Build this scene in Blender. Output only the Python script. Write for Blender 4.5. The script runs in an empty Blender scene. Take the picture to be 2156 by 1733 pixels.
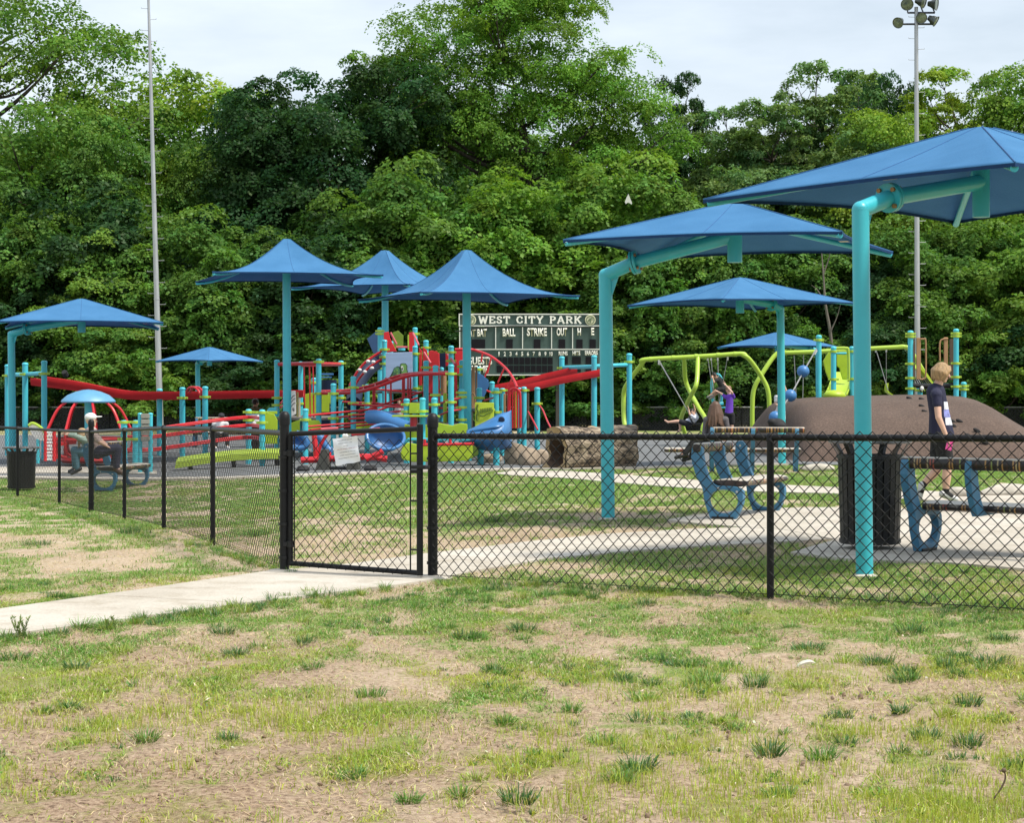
import bpy, bmesh, math, random
import numpy as np
from mathutils import Vector, Matrix, Euler

random.seed(7)
RNG = np.random.default_rng(11)
scene = bpy.context.scene
COL = scene.collection

# ------------------------------------------------------------------ survey
# The photograph was measured on a 2156 x 1733 copy: F is the focal length in
# those pixels, HY the horizon row, CAMZ the eye height.
F, CX, HY, CAMZ = 4000.0, 1078.0, 830.0, 1.55

def W(px, py, d):
    return Vector(((px - CX) / F * d, d, CAMZ - (py - HY) / F * d))

CTRL = np.array([
    (-.64, 15.27, .04), (-1.9, 15.9, .075), (1.84, 13.5, .12), (3.39, 12.6, .16), (-3.0, 19, .02),
    (-4.0, 22, -.01), (-5.1, 25, -.10), (-6.2, 27.8, -.18), (-7.2, 30.3, -.26), (-8.5, 32.5, -.24),
    (2.8, 15.1, .07), (1.1, 22.6, .03), (5.2, 37, .05), (5.24, 23.4, .25), (3.7, 17, .13), (2.4, 21, .15),
    (0, 41, 0), (-6, 40, -.03), (-3, 36, 0), (0, 34, 0), (3, 34, .03), (6, 41, .03), (-10, 38, -.12), (-5, 33, -.08),
    (0, 7, 0), (-3, 10, 0), (3, 8, .05), (-3, 13, .02), (0, 28, .03), (-4, 16, .05), (-7, 20, .0), (0, 18, .04), (1, 11, .05),
    (6, 30, .15), (9, 24, .25), (7, 16, .2), (-12, 30, -.2), (10, 40, .05), (6, 10, .18), (-6, 10, 0)])

def gz(x, y):
    x = np.asarray(x, float); y = np.asarray(y, float)
    sh = np.broadcast(x, y).shape
    num = np.zeros(sh); den = np.full(sh, 1e-3)
    for cx, cy, cz in CTRL:
        w = np.exp(-((x - cx) ** 2 + (y - cy) ** 2) / (2 * 2.6 ** 2))
        num = num + w * cz; den = den + w
    z = num / den
    far = np.clip((y - 60) / 40, 0, 1)
    z = z - .35 * far * far * (3 - 2 * far)
    return z if sh else float(z)

def G(px, py):
    """point of the ground seen at (px, py)"""
    d = F * CAMZ / (py - HY)
    for _ in range(25):
        x = (px - CX) / F * d
        d = .5 * d + .5 * F * (CAMZ - gz(x, d)) / (py - HY)
    x = (px - CX) / F * d
    return Vector((x, d, gz(x, d)))

def GD(px, d):
    x = (px - CX) / F * d
    return Vector((x, d, gz(x, d)))

# ------------------------------------------------------------------ noise
def vnoise(x, y, seed=0):
    x = np.asarray(x, float); y = np.asarray(y, float)
    xi = np.floor(x).astype(np.int64); yi = np.floor(y).astype(np.int64)
    fx = x - xi; fy = y - yi
    fx = fx * fx * (3 - 2 * fx); fy = fy * fy * (3 - 2 * fy)
    def h(a, b):
        n = (a * 374761393 + b * 668265263 + seed * 974634777) & 0xFFFFFFFF
        n = ((n ^ (n >> 13)) * 1274126177) & 0xFFFFFFFF
        n = n ^ (n >> 16)
        return (n & 0xFFFF) / 65535.0
    return (h(xi, yi) * (1 - fx) * (1 - fy) + h(xi + 1, yi) * fx * (1 - fy)
            + h(xi, yi + 1) * (1 - fx) * fy + h(xi + 1, yi + 1) * fx * fy)

def fbm(x, y, seed=0, octv=4):
    s = 0; a = .5; t = 0
    for i in range(octv):
        s = s + a * vnoise(x * 2 ** i, y * 2 ** i, seed + i * 17); t += a; a *= .55
    return s / t

# ------------------------------------------------------------------ materials
MATS = {}
def new_mat(name):
    m = bpy.data.materials.new(name); m.use_nodes = True
    nt = m.node_tree
    for n in list(nt.nodes): nt.nodes.remove(n)
    out = nt.nodes.new('ShaderNodeOutputMaterial')
    return m, nt, out

def N(nt, kind, **kw):
    n = nt.nodes.new(kind)
    for k, v in kw.items():
        if k.startswith('i_'):
            n.inputs[k[2:].replace('_', ' ')].default_value = v
        else:
            setattr(n, k, v)
    return n

def ramp(nt, fac, stops):
    r = nt.nodes.new('ShaderNodeValToRGB')
    e = r.color_ramp.elements
    while len(e) < len(stops): e.new(.5)
    for el, (p, c) in zip(e, stops):
        el.position = p; el.color = (c[0], c[1], c[2], 1)
    nt.links.new(fac, r.inputs['Fac'])
    return r.outputs['Color']

def M(name, col, rough=.5, metal=0.0, var=.12, vs=6.0, bump=0.0, bs=60.0, coat=0.0, stretch=None, spec=.5):
    """painted / plain surface with a little dirt and unevenness of its own"""
    if name in MATS: return MATS[name]
    m, nt, out = new_mat(name)
    L = nt.links.new
    b = N(nt, 'ShaderNodeBsdfPrincipled')
    b.inputs['Roughness'].default_value = rough; b.inputs['Metallic'].default_value = metal
    b.inputs['Coat Weight'].default_value = coat; b.inputs['Specular IOR Level'].default_value = spec
    tc = N(nt, 'ShaderNodeTexCoord')
    vec = tc.outputs['Object']
    if stretch:
        mp = N(nt, 'ShaderNodeMapping'); mp.inputs['Scale'].default_value = stretch
        L(vec, mp.inputs['Vector']); vec = mp.outputs['Vector']
    n1 = N(nt, 'ShaderNodeTexNoise'); n1.inputs['Scale'].default_value = vs; n1.inputs['Detail'].default_value = 6
    n1.inputs['Roughness'].default_value = .65
    L(vec, n1.inputs['Vector'])
    lo = [max(0, c * (1 - var)) for c in col]; hi = [min(1, c * (1 + var)) for c in col]
    c = ramp(nt, n1.outputs['Fac'], [(.3, lo), (.7, hi)])
    L(c, b.inputs['Base Color'])
    mr = N(nt, 'ShaderNodeMapRange'); mr.inputs['To Min'].default_value = max(.05, rough - .12); mr.inputs['To Max'].default_value = min(1, rough + .12)
    L(n1.outputs['Fac'], mr.inputs['Value']); L(mr.outputs['Result'], b.inputs['Roughness'])
    if bump:
        n2 = N(nt, 'ShaderNodeTexNoise'); n2.inputs['Scale'].default_value = bs; n2.inputs['Detail'].default_value = 5
        L(vec, n2.inputs['Vector'])
        bp = N(nt, 'ShaderNodeBump'); bp.inputs['Strength'].default_value = bump; bp.inputs['Distance'].default_value = .02
        L(n2.outputs['Fac'], bp.inputs['Height']); L(bp.outputs['Normal'], b.inputs['Normal'])
    L(b.outputs['BSDF'], out.inputs['Surface'])
    MATS[name] = m
    return m

def leafmat(name, trans=.35, gloss=.06):
    m, nt, out = new_mat(name); L = nt.links.new
    at = N(nt, 'ShaderNodeAttribute', attribute_name='tint')
    oi = N(nt, 'ShaderNodeObjectInfo')
    hs = N(nt, 'ShaderNodeMixRGB', blend_type='MULTIPLY'); hs.inputs['Fac'].default_value = 1
    L(at.outputs['Color'], hs.inputs['Color1']); L(oi.outputs['Color'], hs.inputs['Color2'])
    d = N(nt, 'ShaderNodeBsdfDiffuse'); t = N(nt, 'ShaderNodeBsdfTranslucent'); g = N(nt, 'ShaderNodeBsdfGlossy')
    g.inputs['Roughness'].default_value = .45; g.inputs['Color'].default_value = (.8, .85, .8, 1)
    L(hs.outputs['Color'], d.inputs['Color'])
    br = N(nt, 'ShaderNodeMixRGB', blend_type='MULTIPLY'); br.inputs['Fac'].default_value = 1
    br.inputs['Color2'].default_value = (1.12, 1.18, .6, 1)
    L(hs.outputs['Color'], br.inputs['Color1']); L(br.outputs['Color'], t.inputs['Color'])
    mx = N(nt, 'ShaderNodeMixShader'); mx.inputs['Fac'].default_value = trans
    L(d.outputs[0], mx.inputs[1]); L(t.outputs[0], mx.inputs[2])
    m2 = N(nt, 'ShaderNodeMixShader'); m2.inputs['Fac'].default_value = gloss
    L(mx.outputs[0], m2.inputs[1]); L(g.outputs[0], m2.inputs[2])
    L(m2.outputs[0], out.inputs['Surface'])
    return m

# ------------------------------------------------------------------ objects
def tag(o, label=None, cat=None, group=None, kind=None):
    if label: o['label'] = label
    if cat: o['category'] = cat
    if group: o['group'] = group
    if kind: o['kind'] = kind
    return o

def origin(o):
    v = Vector((0, 0, 0))
    while o is not None:
        v += o.location; o = o.parent
    return v

def thing(name, loc, label, cat, group=None):
    o = bpy.data.objects.new(name, None); COL.objects.link(o)
    o.location = loc; o.empty_display_size = .2
    return tag(o, label, cat, group)

def link(name, me, mat=None, parent=None, smooth=False):
    o = bpy.data.objects.new(name, me); COL.objects.link(o)
    if mat is not None and not me.materials: me.materials.append(mat)
    if parent is not None: o.parent = parent
    if smooth:
        me.polygons.foreach_set('use_smooth', np.ones(len(me.polygons), bool))
    return o

def fast_mesh(name, V, quads=None, tris=None, col=None, attr='tint'):
    me = bpy.data.meshes.new(name)
    V = np.ascontiguousarray(V, np.float32).reshape(-1, 3)
    me.vertices.add(len(V)); me.vertices.foreach_set('co', V.ravel())
    q = np.zeros((0, 4), np.int32) if quads is None else np.asarray(quads, np.int32).reshape(-1, 4)
    t = np.zeros((0, 3), np.int32) if tris is None else np.asarray(tris, np.int32).reshape(-1, 3)
    loops = np.concatenate([q.ravel(), t.ravel()])
    me.loops.add(len(loops)); me.loops.foreach_set('vertex_index', loops)
    st = np.concatenate([np.arange(len(q)) * 4, len(q) * 4 + np.arange(len(t)) * 3]).astype(np.int32)
    me.polygons.add(len(st)); me.polygons.foreach_set('loop_start', st)
    if col is not None:
        a = me.attributes.new(attr, 'FLOAT_COLOR', 'POINT')
        c = np.ones((len(V), 4), np.float32); c[:, :3] = col
        a.data.foreach_set('color', c.ravel())
    me.update(calc_edges=True)
    return me

def frame_of(t):
    t = t.normalized()
    a = Vector((0, 0, 1)) if abs(t.z) < .95 else Vector((1, 0, 0))
    u = t.cross(a).normalized(); v = u.cross(t).normalized()
    return u, v

def crom(P, k=6, closed=False):
    """smooth curve through points"""
    P = [Vector(p) for p in P]
    if len(P) < 3: return P
    out = []
    n = len(P)
    rng = range(n if closed else n - 1)
    for i in rng:
        if closed:
            p0, p1, p2, p3 = P[(i - 1) % n], P[i], P[(i + 1) % n], P[(i + 2) % n]
        else:
            p1, p2 = P[i], P[i + 1]
            p0 = P[i - 1] if i else p1 * 2 - p2
            p3 = P[i + 2] if i + 2 < n else p2 * 2 - p1
        for j in range(k):
            t = j / k
            out.append(.5 * ((2 * p1) + (p2 - p0) * t + (2 * p0 - 5 * p1 + 4 * p2 - p3) * t * t + (3 * p1 - p0 - 3 * p2 + p3) * t ** 3))
    if not closed: out.append(P[-1])
    return out

class MB:
    def __init__(s): s.v = []; s.f = []
    def add(s, vs, fs):
        b = len(s.v); s.v += [Vector(p) for p in vs]; s.f += [tuple(i + b for i in f) for f in fs]; return s
    def box(s, c, size, rot=None, bev=0.0):
        bm = bmesh.new(); bmesh.ops.create_cube(bm, size=1)
        for v in bm.verts: v.co = Vector((v.co.x * size[0], v.co.y * size[1], v.co.z * size[2]))
        if bev: bmesh.ops.bevel(bm, geom=list(bm.edges), offset=bev, segments=2, affect='EDGES', profile=.7)
        m = Matrix.Translation(Vector(c)) @ (rot.to_4x4() if rot is not None else Matrix())
        s.addbm(bm, m); return s
    def addbm(s, bm, m=None):
        bm.verts.index_update()
        s.add([(m @ v.co) if m is not None else v.co.copy() for v in bm.verts], [[v.index for v in f.verts] for f in bm.faces])
        bm.free(); return s
    def tube(s, P, r, n=10, caps=True, flat=None):
        P = [Vector(p) for p in P]
        R = list(r) if hasattr(r, '__len__') else [r] * len(P)
        vs = []; fs = []; u = None
        for i, p in enumerate(P):
            t = (P[min(i + 1, len(P) - 1)] - P[max(i - 1, 0)])
            if t.length < 1e-9: t = Vector((0, 0, 1))
            t.normalize()
            if u is None: u, v = frame_of(t)
            else:
                u = (u - t * u.dot(t))
                if u.length < 1e-6: u, v = frame_of(t)
                u.normalize(); v = u.cross(t)
            for k in range(n):
                a = 2 * math.pi * k / n
                vs.append(p + (u * math.cos(a) + v * math.sin(a)) * R[i])
        for i in range(len(P) - 1):
            for k in range(n):
                k2 = (k + 1) % n
                fs.append((i * n + k, i * n + k2, (i + 1) * n + k2, (i + 1) * n + k))
        if caps:
            fs.append(tuple(reversed(range(n)))); fs.append(tuple((len(P) - 1) * n + k for k in range(n)))
        return s.add(vs, fs)
    def lathe(s, prof, c=(0, 0, 0), n=16, axis=None):
        """prof: (radius, height) from bottom to top"""
        c = Vector(c)
        if axis is None: t, u, v = Vector((0, 0, 1)), Vector((1, 0, 0)), Vector((0, 1, 0))
        else:
            t = Vector(axis).normalized(); u, v = frame_of(t)
        vs = []; fs = []
        for r, h in prof:
            for k in range(n):
                a = 2 * math.pi * k / n
                vs.append(c + t * h + (u * math.cos(a) + v * math.sin(a)) * r)
        for i in range(len(prof) - 1):
            for k in range(n):
                k2 = (k + 1) % n
                fs.append((i * n + k, i * n + k2, (i + 1) * n + k2, (i + 1) * n + k))
        if prof[0][0] > 1e-6: fs.append(tuple(reversed(range(n))))
        if prof[-1][0] > 1e-6: fs.append(tuple((len(prof) - 1) * n + k for k in range(n)))
        return s.add(vs, fs)
    def ball(s, c, r, n=12, m=8, rot=None):
        r = r if hasattr(r, '__len__') else (r, r, r)
        bm = bmesh.new(); bmesh.ops.create_uvsphere(bm, u_segments=n, v_segments=m, radius=1)
        for v in bm.verts: v.co = Vector((v.co.x * r[0], v.co.y * r[1], v.co.z * r[2]))
        return s.addbm(bm, Matrix.Translation(Vector(c)) @ (rot.to_4x4() if rot is not None else Matrix()))
    def cap(s, a, b, ra, rb, n=12):
        """tapered capsule"""
        a = Vector(a); b = Vector(b); ax = b - a; L = ax.length
        if L < 1e-6: return s.ball(a, ra)
        pr = []
        for i in range(5):
            t = math.pi / 2 * i / 5; pr.append((max(1e-5, ra * math.sin(t)) if i else 1e-5, -ra * math.cos(t)))
        pr.append((ra, 0)); pr.append((rb, L))
        for i in range(1, 6):
            t = math.pi / 2 * i / 5; pr.append((max(1e-5, rb * math.cos(t)), L + rb * math.sin(t)))
        return s.lathe(pr, a, n, ax)
    def prism(s, poly, y0, y1, hole=None):
        """poly: world (x, z) outline, extruded between depths y0 and y1"""
        n = len(poly)
        if hole is None:
            vs = [(x, y0, z) for x, z in poly] + [(x, y1, z) for x, z in poly]
            fs = [tuple(range(n)), tuple(reversed(range(n, 2 * n)))] + [(i, i + n, (i + 1) % n + n, (i + 1) % n) for i in range(n)]
            return s.add(vs, fs)
        m = len(hole); assert m == n
        vs = ([(x, y0, z) for x, z in poly] + [(x, y1, z) for x, z in poly] + [(x, y0, z) for x, z in hole] + [(x, y1, z) for x, z in hole])
        fs = []
        for i in range(n):
            j = (i + 1) % n
            fs += [(i, i + n, j + n, j), (i, j, 2 * n + j, 2 * n + i), (n + j, n + i, 3 * n + i, 3 * n + j), (2 * n + i, 2 * n + j, 3 * n + j, 3 * n + i)]
        return s.add(vs, fs)
    def xform(s, m):
        s.v = [m @ p for p in s.v]; return s
    def build(s, name, mat, parent=None, smooth=False, bevel=0.0, label=None):
        off = origin(parent)
        me = bpy.data.meshes.new(name)
        me.from_pydata([tuple(p - off) for p in s.v], [], s.f); me.update()
        if bevel:
            bm = bmesh.new(); bm.from_mesh(me)
            bmesh.ops.recalc_face_normals(bm, faces=bm.faces)
            es = [e for e in bm.edges if len(e.link_faces) == 2 and e.calc_face_angle(0) > .6]
            bmesh.ops.bevel(bm, geom=es, offset=bevel, segments=2, affect='EDGES', profile=.7, clamp_overlap=True)
            bm.to_mesh(me); bm.free()
        else:
            bm = bmesh.new(); bm.from_mesh(me); bmesh.ops.recalc_face_normals(bm, faces=bm.faces); bm.to_mesh(me); bm.free()
        o = link(name, me, mat, parent, smooth)
        if smooth: me.set_sharp_from_angle(angle=math.radians(42))
        if label: o['label'] = label
        return o

def flat_shape(mb, P2, y, org, ux, uz, th):
    """outline P2 in the plane spanned by ux, uz at org, extruded th along ux x uz"""
    nrm = Vector(ux).cross(Vector(uz)).normalized()
    n = len(P2)
    vs = [Vector(org) + Vector(ux) * a + Vector(uz) * b - nrm * th / 2 for a, b in P2]
    vs += [v + nrm * th for v in vs]
    fs = [tuple(range(n)), tuple(reversed(range(n, 2 * n)))] + [(i, i + n, (i + 1) % n + n, (i + 1) % n) for i in range(n)]
    return mb.add(vs, fs)

def seg_mesh(name, A, B, r, n=4):
    """many thin straight wires from A[i] to B[i] (numpy), one mesh"""
    A = np.asarray(A, float); B = np.asarray(B, float)
    t = B - A; t /= np.linalg.norm(t, axis=1, keepdims=True) + 1e-12
    ref = np.where(np.abs(t[:, 2:3]) < .9, np.array([[0, 0, 1.]]), np.array([[1., 0, 0]]))
    u = np.cross(t, ref); u /= np.linalg.norm(u, axis=1, keepdims=True); v = np.cross(t, u)
    rings = []
    for P in (A, B):
        for k in range(n):
            a = 2 * math.pi * k / n
            rings.append(P + (u * math.cos(a) + v * math.sin(a)) * r)
    V = np.stack(rings, 1)              # M, 2n, 3
    base = (np.arange(len(A)) * 2 * n)[:, None]
    qs = [np.concatenate([base + k, base + (k + 1) % n, base + n + (k + 1) % n, base + n + k], 1) for k in range(n)]
    return fast_mesh(name, V.reshape(-1, 3), quads=np.concatenate(qs, 0))

def drape(name, poly, off, mat, thick=.04, maxedge=.6, kind='structure'):
    """flat slab lying on the ground: poly is world (x, y)"""
    bm = bmesh.new()
    f = bm.faces.new([bm.verts.new((x, y, 0)) for x, y in poly])
    bmesh.ops.triangulate(bm, faces=[f])
    for _ in range(9):
        es = [e for e in bm.edges if e.calc_length() > maxedge]
        if not es: break
        bmesh.ops.subdivide_edges(bm, edges=es, cuts=1, use_grid_fill=False)
        bmesh.ops.triangulate(bm, faces=[f for f in bm.faces if len(f.verts) > 3])
    bmesh.ops.recalc_face_normals(bm, faces=bm.faces)
    if bm.faces and sum(f.normal.z for f in bm.faces) < 0:
        bmesh.ops.reverse_faces(bm, faces=bm.faces)
    xs = np.array([v.co.x for v in bm.verts]); ys = np.array([v.co.y for v in bm.verts])
    for v, z in zip(bm.verts, gz(xs, ys)): v.co.z = z + off
    be = [e for e in bm.edges if len(e.link_faces) == 1]
    r = bmesh.ops.extrude_edge_only(bm, edges=be)
    for v in r['geom']:
        if isinstance(v, bmesh.types.BMVert): v.co.z -= thick
    me = bpy.data.meshes.new(name); bm.to_mesh(me); bm.free()
    o = link(name, me, mat); o['kind'] = kind
    return o

def inpoly(x, y, poly):
    c = np.zeros(np.shape(x), bool); n = len(poly)
    for i in range(n):
        x1, y1 = poly[i]; x2, y2 = poly[(i + 1) % n]
        m = ((y1 > y) != (y2 > y))
        with np.errstate(divide='ignore', invalid='ignore'):
            xx = (x2 - x1) * (y - y1) / (y2 - y1 if y2 != y1 else 1e-9) + x1
        c ^= m & (x < xx)
    return c

def voxel(name, mb, mat, parent, vox=.01, it=3, fac=.5):
    """fuse overlapping solids into one continuous smooth surface"""
    off = origin(parent)
    me = bpy.data.meshes.new('tmp'); me.from_pydata([tuple(p - off) for p in mb.v], [], mb.f); me.update()
    bm = bmesh.new(); bm.from_mesh(me); bmesh.ops.recalc_face_normals(bm, faces=bm.faces); bm.to_mesh(me); bm.free()
    o = bpy.data.objects.new('tmp', me); COL.objects.link(o)
    r = o.modifiers.new('r', 'REMESH'); r.mode = 'VOXEL'; r.voxel_size = vox; r.adaptivity = 0
    if it:
        s = o.modifiers.new('s', 'SMOOTH'); s.iterations = it; s.factor = fac
    dg = bpy.context.evaluated_depsgraph_get(); dg.update()
    me2 = bpy.data.meshes.new_from_object(o.evaluated_get(dg)); me2.name = name
    bpy.data.objects.remove(o); bpy.data.meshes.remove(me)
    me2.materials.clear()
    return link(name, me2, mat, parent, True)
# ------------------------------------------------------------------ camera, sky, sun
cam = bpy.data.cameras.new('camera'); camo = bpy.data.objects.new('camera', cam); COL.objects.link(camo)
camo.location = (0, 0, CAMZ); camo.rotation_euler = (math.pi / 2, 0, 0)
cam.sensor_width = 36; cam.lens = F / 2156 * 36; cam.shift_y = -(866.5 - HY) / 2156
cam.clip_start = .1; cam.clip_end = 3000
scene.camera = camo

SUN = Vector((.52, -.24, .98)).normalized()
el = math.asin(SUN.z); az = math.atan2(SUN.x, SUN.y)
w = bpy.data.worlds.new('World'); scene.world = w; w.use_nodes = True
nt = w.node_tree; L = nt.links.new
bg = nt.nodes['Background']
sky = N(nt, 'ShaderNodeTexSky', sky_type='NISHITA'); sky.sun_disc = False
sky.sun_elevation = el; sky.sun_rotation = az; sky.air_density = 1.2; sky.dust_density = 2.5
tc = N(nt, 'ShaderNodeTexCoord')
mp = N(nt, 'ShaderNodeMapping'); mp.inputs['Scale'].default_value = (2.2, 2.2, 9)
L(tc.outputs['Generated'], mp.inputs['Vector'])
cn = N(nt, 'ShaderNodeTexNoise'); cn.inputs['Scale'].default_value = 1.7; cn.inputs['Detail'].default_value = 7; cn.inputs['Roughness'].default_value = .55
L(mp.outputs['Vector'], cn.inputs['Vector'])
cf = ramp(nt, cn.outputs['Fac'], [(.34, (.58,) * 3), (.60, (1, 1, 1))])
mx = N(nt, 'ShaderNodeMixRGB'); mx.inputs['Color2'].default_value = (6.5, 7.25, 8.05, 1)
L(cf, mx.inputs['Fac']); L(sky.outputs['Color'], mx.inputs['Color1'])
L(mx.outputs['Color'], bg.inputs['Color']); bg.inputs['Strength'].default_value = .085

sl = bpy.data.lights.new('sun', 'SUN'); sl.energy = 3.1; sl.angle = math.radians(8); sl.color = (1, .94, .83)
so = bpy.data.objects.new('sun', sl); COL.objects.link(so); so.rotation_euler = SUN.to_track_quat('Z', 'Y').to_euler()
vs_ = scene.view_settings; vs_.view_transform = 'Standard'; vs_.look = 'None'; vs_.gamma = 1; vs_.exposure = .72; vs_.use_curve_mapping = False
scene.render.engine = 'CYCLES'
scene.cycles.use_denoising = True; scene.cycles.max_bounces = 6; scene.cycles.transparent_max_bounces = 12
scene.cycles.diffuse_bounces = 3; scene.cycles.glossy_bounces = 2; scene.cycles.transmission_bounces = 3

# ------------------------------------------------------------------ flat areas (world outlines)
def GP(pts): return [tuple(G(*p)[:2]) for p in pts]

gate_path = GP([(-140, 1310), (0, 1288), (300, 1246), (560, 1208), (630, 1202), (756, 1190), (875, 1173), (1100, 1146), (1270, 1129),
                (1450, 1118), (1640, 1112), (1690, 1125), (1740, 1140), (1500, 1153), (1350, 1163), (1150, 1181), (1000, 1207), (920, 1224), (830, 1238), (560, 1270), (300, 1305), (0, 1345), (-140, 1370)])
bench_pad = GP([(1403, 1099), (1500, 1083), (1640, 1074), (1780, 1072), (2156, 1082), (2400, 1088), (2480, 1240), (2156, 1204), (2000, 1191), (1800, 1184), (1664, 1169), (1760, 1141), (1640, 1118), (1560, 1114), (1480, 1108)])
walk = GP([(1040, 999), (1080, 993), (1200, 994), (1330, 1003), (1480, 1014), (1640, 1023), (1800, 1030), (1900, 1035), (2050, 1041), (2156, 1044), (2500, 1054),
           (2500, 1085), (2156, 1064), (2000, 1059), (1880, 1052), (1760, 1042), (1640, 1039), (1480, 1032), (1330, 1021), (1200, 1009), (1080, 1003)])
front = [(-500, 1012), (-200, 1010), (0, 1006), (150, 1008), (300, 1010), (480, 1008), (620, 1003), (920, 993), (1080, 990), (1340, 987), (1500, 981), (1640, 979)]
fg = [tuple(G(*p)[:2]) for p in front]
surface = fg + [(7.5, 39.5), (14, 41), (16, 60), (8, 72), (-6, 78), (-24, 76), (-26, 50), (-22, 38)]

conc, nt, out = new_mat('concrete'); L = nt.links.new
b = N(nt, 'ShaderNodeBsdfPrincipled'); b.inputs['Roughness'].default_value = .9
tc = N(nt, 'ShaderNodeTexCoord')
n1 = N(nt, 'ShaderNodeTexNoise'); n1.inputs['Scale'].default_value = .9; n1.inputs['Detail'].default_value = 8; n1.inputs['Roughness'].default_value = .6
n2 = N(nt, 'ShaderNodeTexNoise'); n2.inputs['Scale'].default_value = 55; n2.inputs['Detail'].default_value = 4
L(tc.outputs['Object'], n1.inputs['Vector']); L(tc.outputs['Object'], n2.inputs['Vector'])
c1 = ramp(nt, n1.outputs['Fac'], [(.28, (.38, .335, .275)), (.5, (.48, .435, .37)), (.72, (.54, .50, .44))])
c2 = ramp(nt, n2.outputs['Fac'], [(.35, (.86, .86, .86)), (.65, (1.06, 1.06, 1.06))])
mm = N(nt, 'ShaderNodeMixRGB', blend_type='MULTIPLY'); mm.inputs['Fac'].default_value = 1
L(c1, mm.inputs['Color1']); L(c2, mm.inputs['Color2'])
jm = N(nt, 'ShaderNodeMapping'); jm.inputs['Rotation'].default_value = (0, 0, math.radians(-62)); L(tc.outputs['Object'], jm.inputs['Vector'])
jx = N(nt, 'ShaderNodeSeparateXYZ'); L(jm.outputs['Vector'], jx.inputs[0])
def joint(sock, step):
    a_ = N(nt, 'ShaderNodeMath', operation='DIVIDE'); a_.inputs[1].default_value = step; L(sock, a_.inputs[0])
    f_ = N(nt, 'ShaderNodeMath', operation='FRACT'); L(a_.outputs[0], f_.inputs[0])
    g_ = N(nt, 'ShaderNodeMath', operation='LESS_THAN'); g_.inputs[1].default_value = .014 / step; L(f_.outputs[0], g_.inputs[0]); return g_.outputs[0]
jj = joint(jx.outputs['X'], 1.83)
md = N(nt, 'ShaderNodeMixRGB', blend_type='MULTIPLY'); md.inputs['Color2'].default_value = (.45, .42, .38, 1); L(jj, md.inputs['Fac']); L(mm.outputs['Color'], md.inputs['Color1'])
n3 = N(nt, 'ShaderNodeTexNoise'); n3.inputs['Scale'].default_value = 3.2; n3.inputs['Detail'].default_value = 9; n3.inputs['Roughness'].default_value = .7; L(tc.outputs['Object'], n3.inputs['Vector'])
mst = N(nt, 'ShaderNodeMixRGB', blend_type='MULTIPLY'); mst.inputs['Fac'].default_value = 1; L(md.outputs['Color'], mst.inputs['Color1']); L(ramp(nt, n3.outputs['Fac'], [(.34, (.80, .77, .72)), (.5, (1, 1, 1))]), mst.inputs['Color2'])
L(mst.outputs['Color'], b.inputs['Base Color'])
bp = N(nt, 'ShaderNodeBump'); bp.inputs['Strength'].default_value = .25; bp.inputs['Distance'].default_value = .01
L(n2.outputs['Fac'], bp.inputs['Height']); L(bp.outputs['Normal'], b.inputs['Normal'])
L(b.outputs[0], out.inputs['Surface'])

drape('path', gate_path, .022, conc, .08)
drape('concrete_pad', bench_pad, .026, conc, .08)
drape('footpath', walk, .02, conc, .08)
rubber = M('rubber_surface', (.135, .14, .145), .9, var=.18, vs=1.3, bump=.35, bs=180)
drape('playground_surface', surface, .03, rubber, .08, 1.6)
# light concrete kerb along the near edge of the rubber surface
nrm = []
for i, p in enumerate(fg):
    a = Vector(fg[max(0, i - 1)]); c_ = Vector(fg[min(len(fg) - 1, i + 1)]); t = (c_ - a).normalized(); nrm.append(Vector((t.y, -t.x)))
kerb = [tuple(Vector(p) + n * .02) for p, n in zip(fg, nrm)] + [tuple(Vector(p) + n * .5) for p, n in reversed(list(zip(fg, nrm)))]
drape('kerb', kerb, .045, conc, .12, .6)
# second strip of path in front of the left part
lp = GP([(-300, 990), (0, 988), (120, 987), (240, 990), (330, 996), (330, 1003), (240, 1001), (120, 1000), (0, 1001), (-300, 1002)])

drape('footpath', lp, .048, conc, .03)
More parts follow.
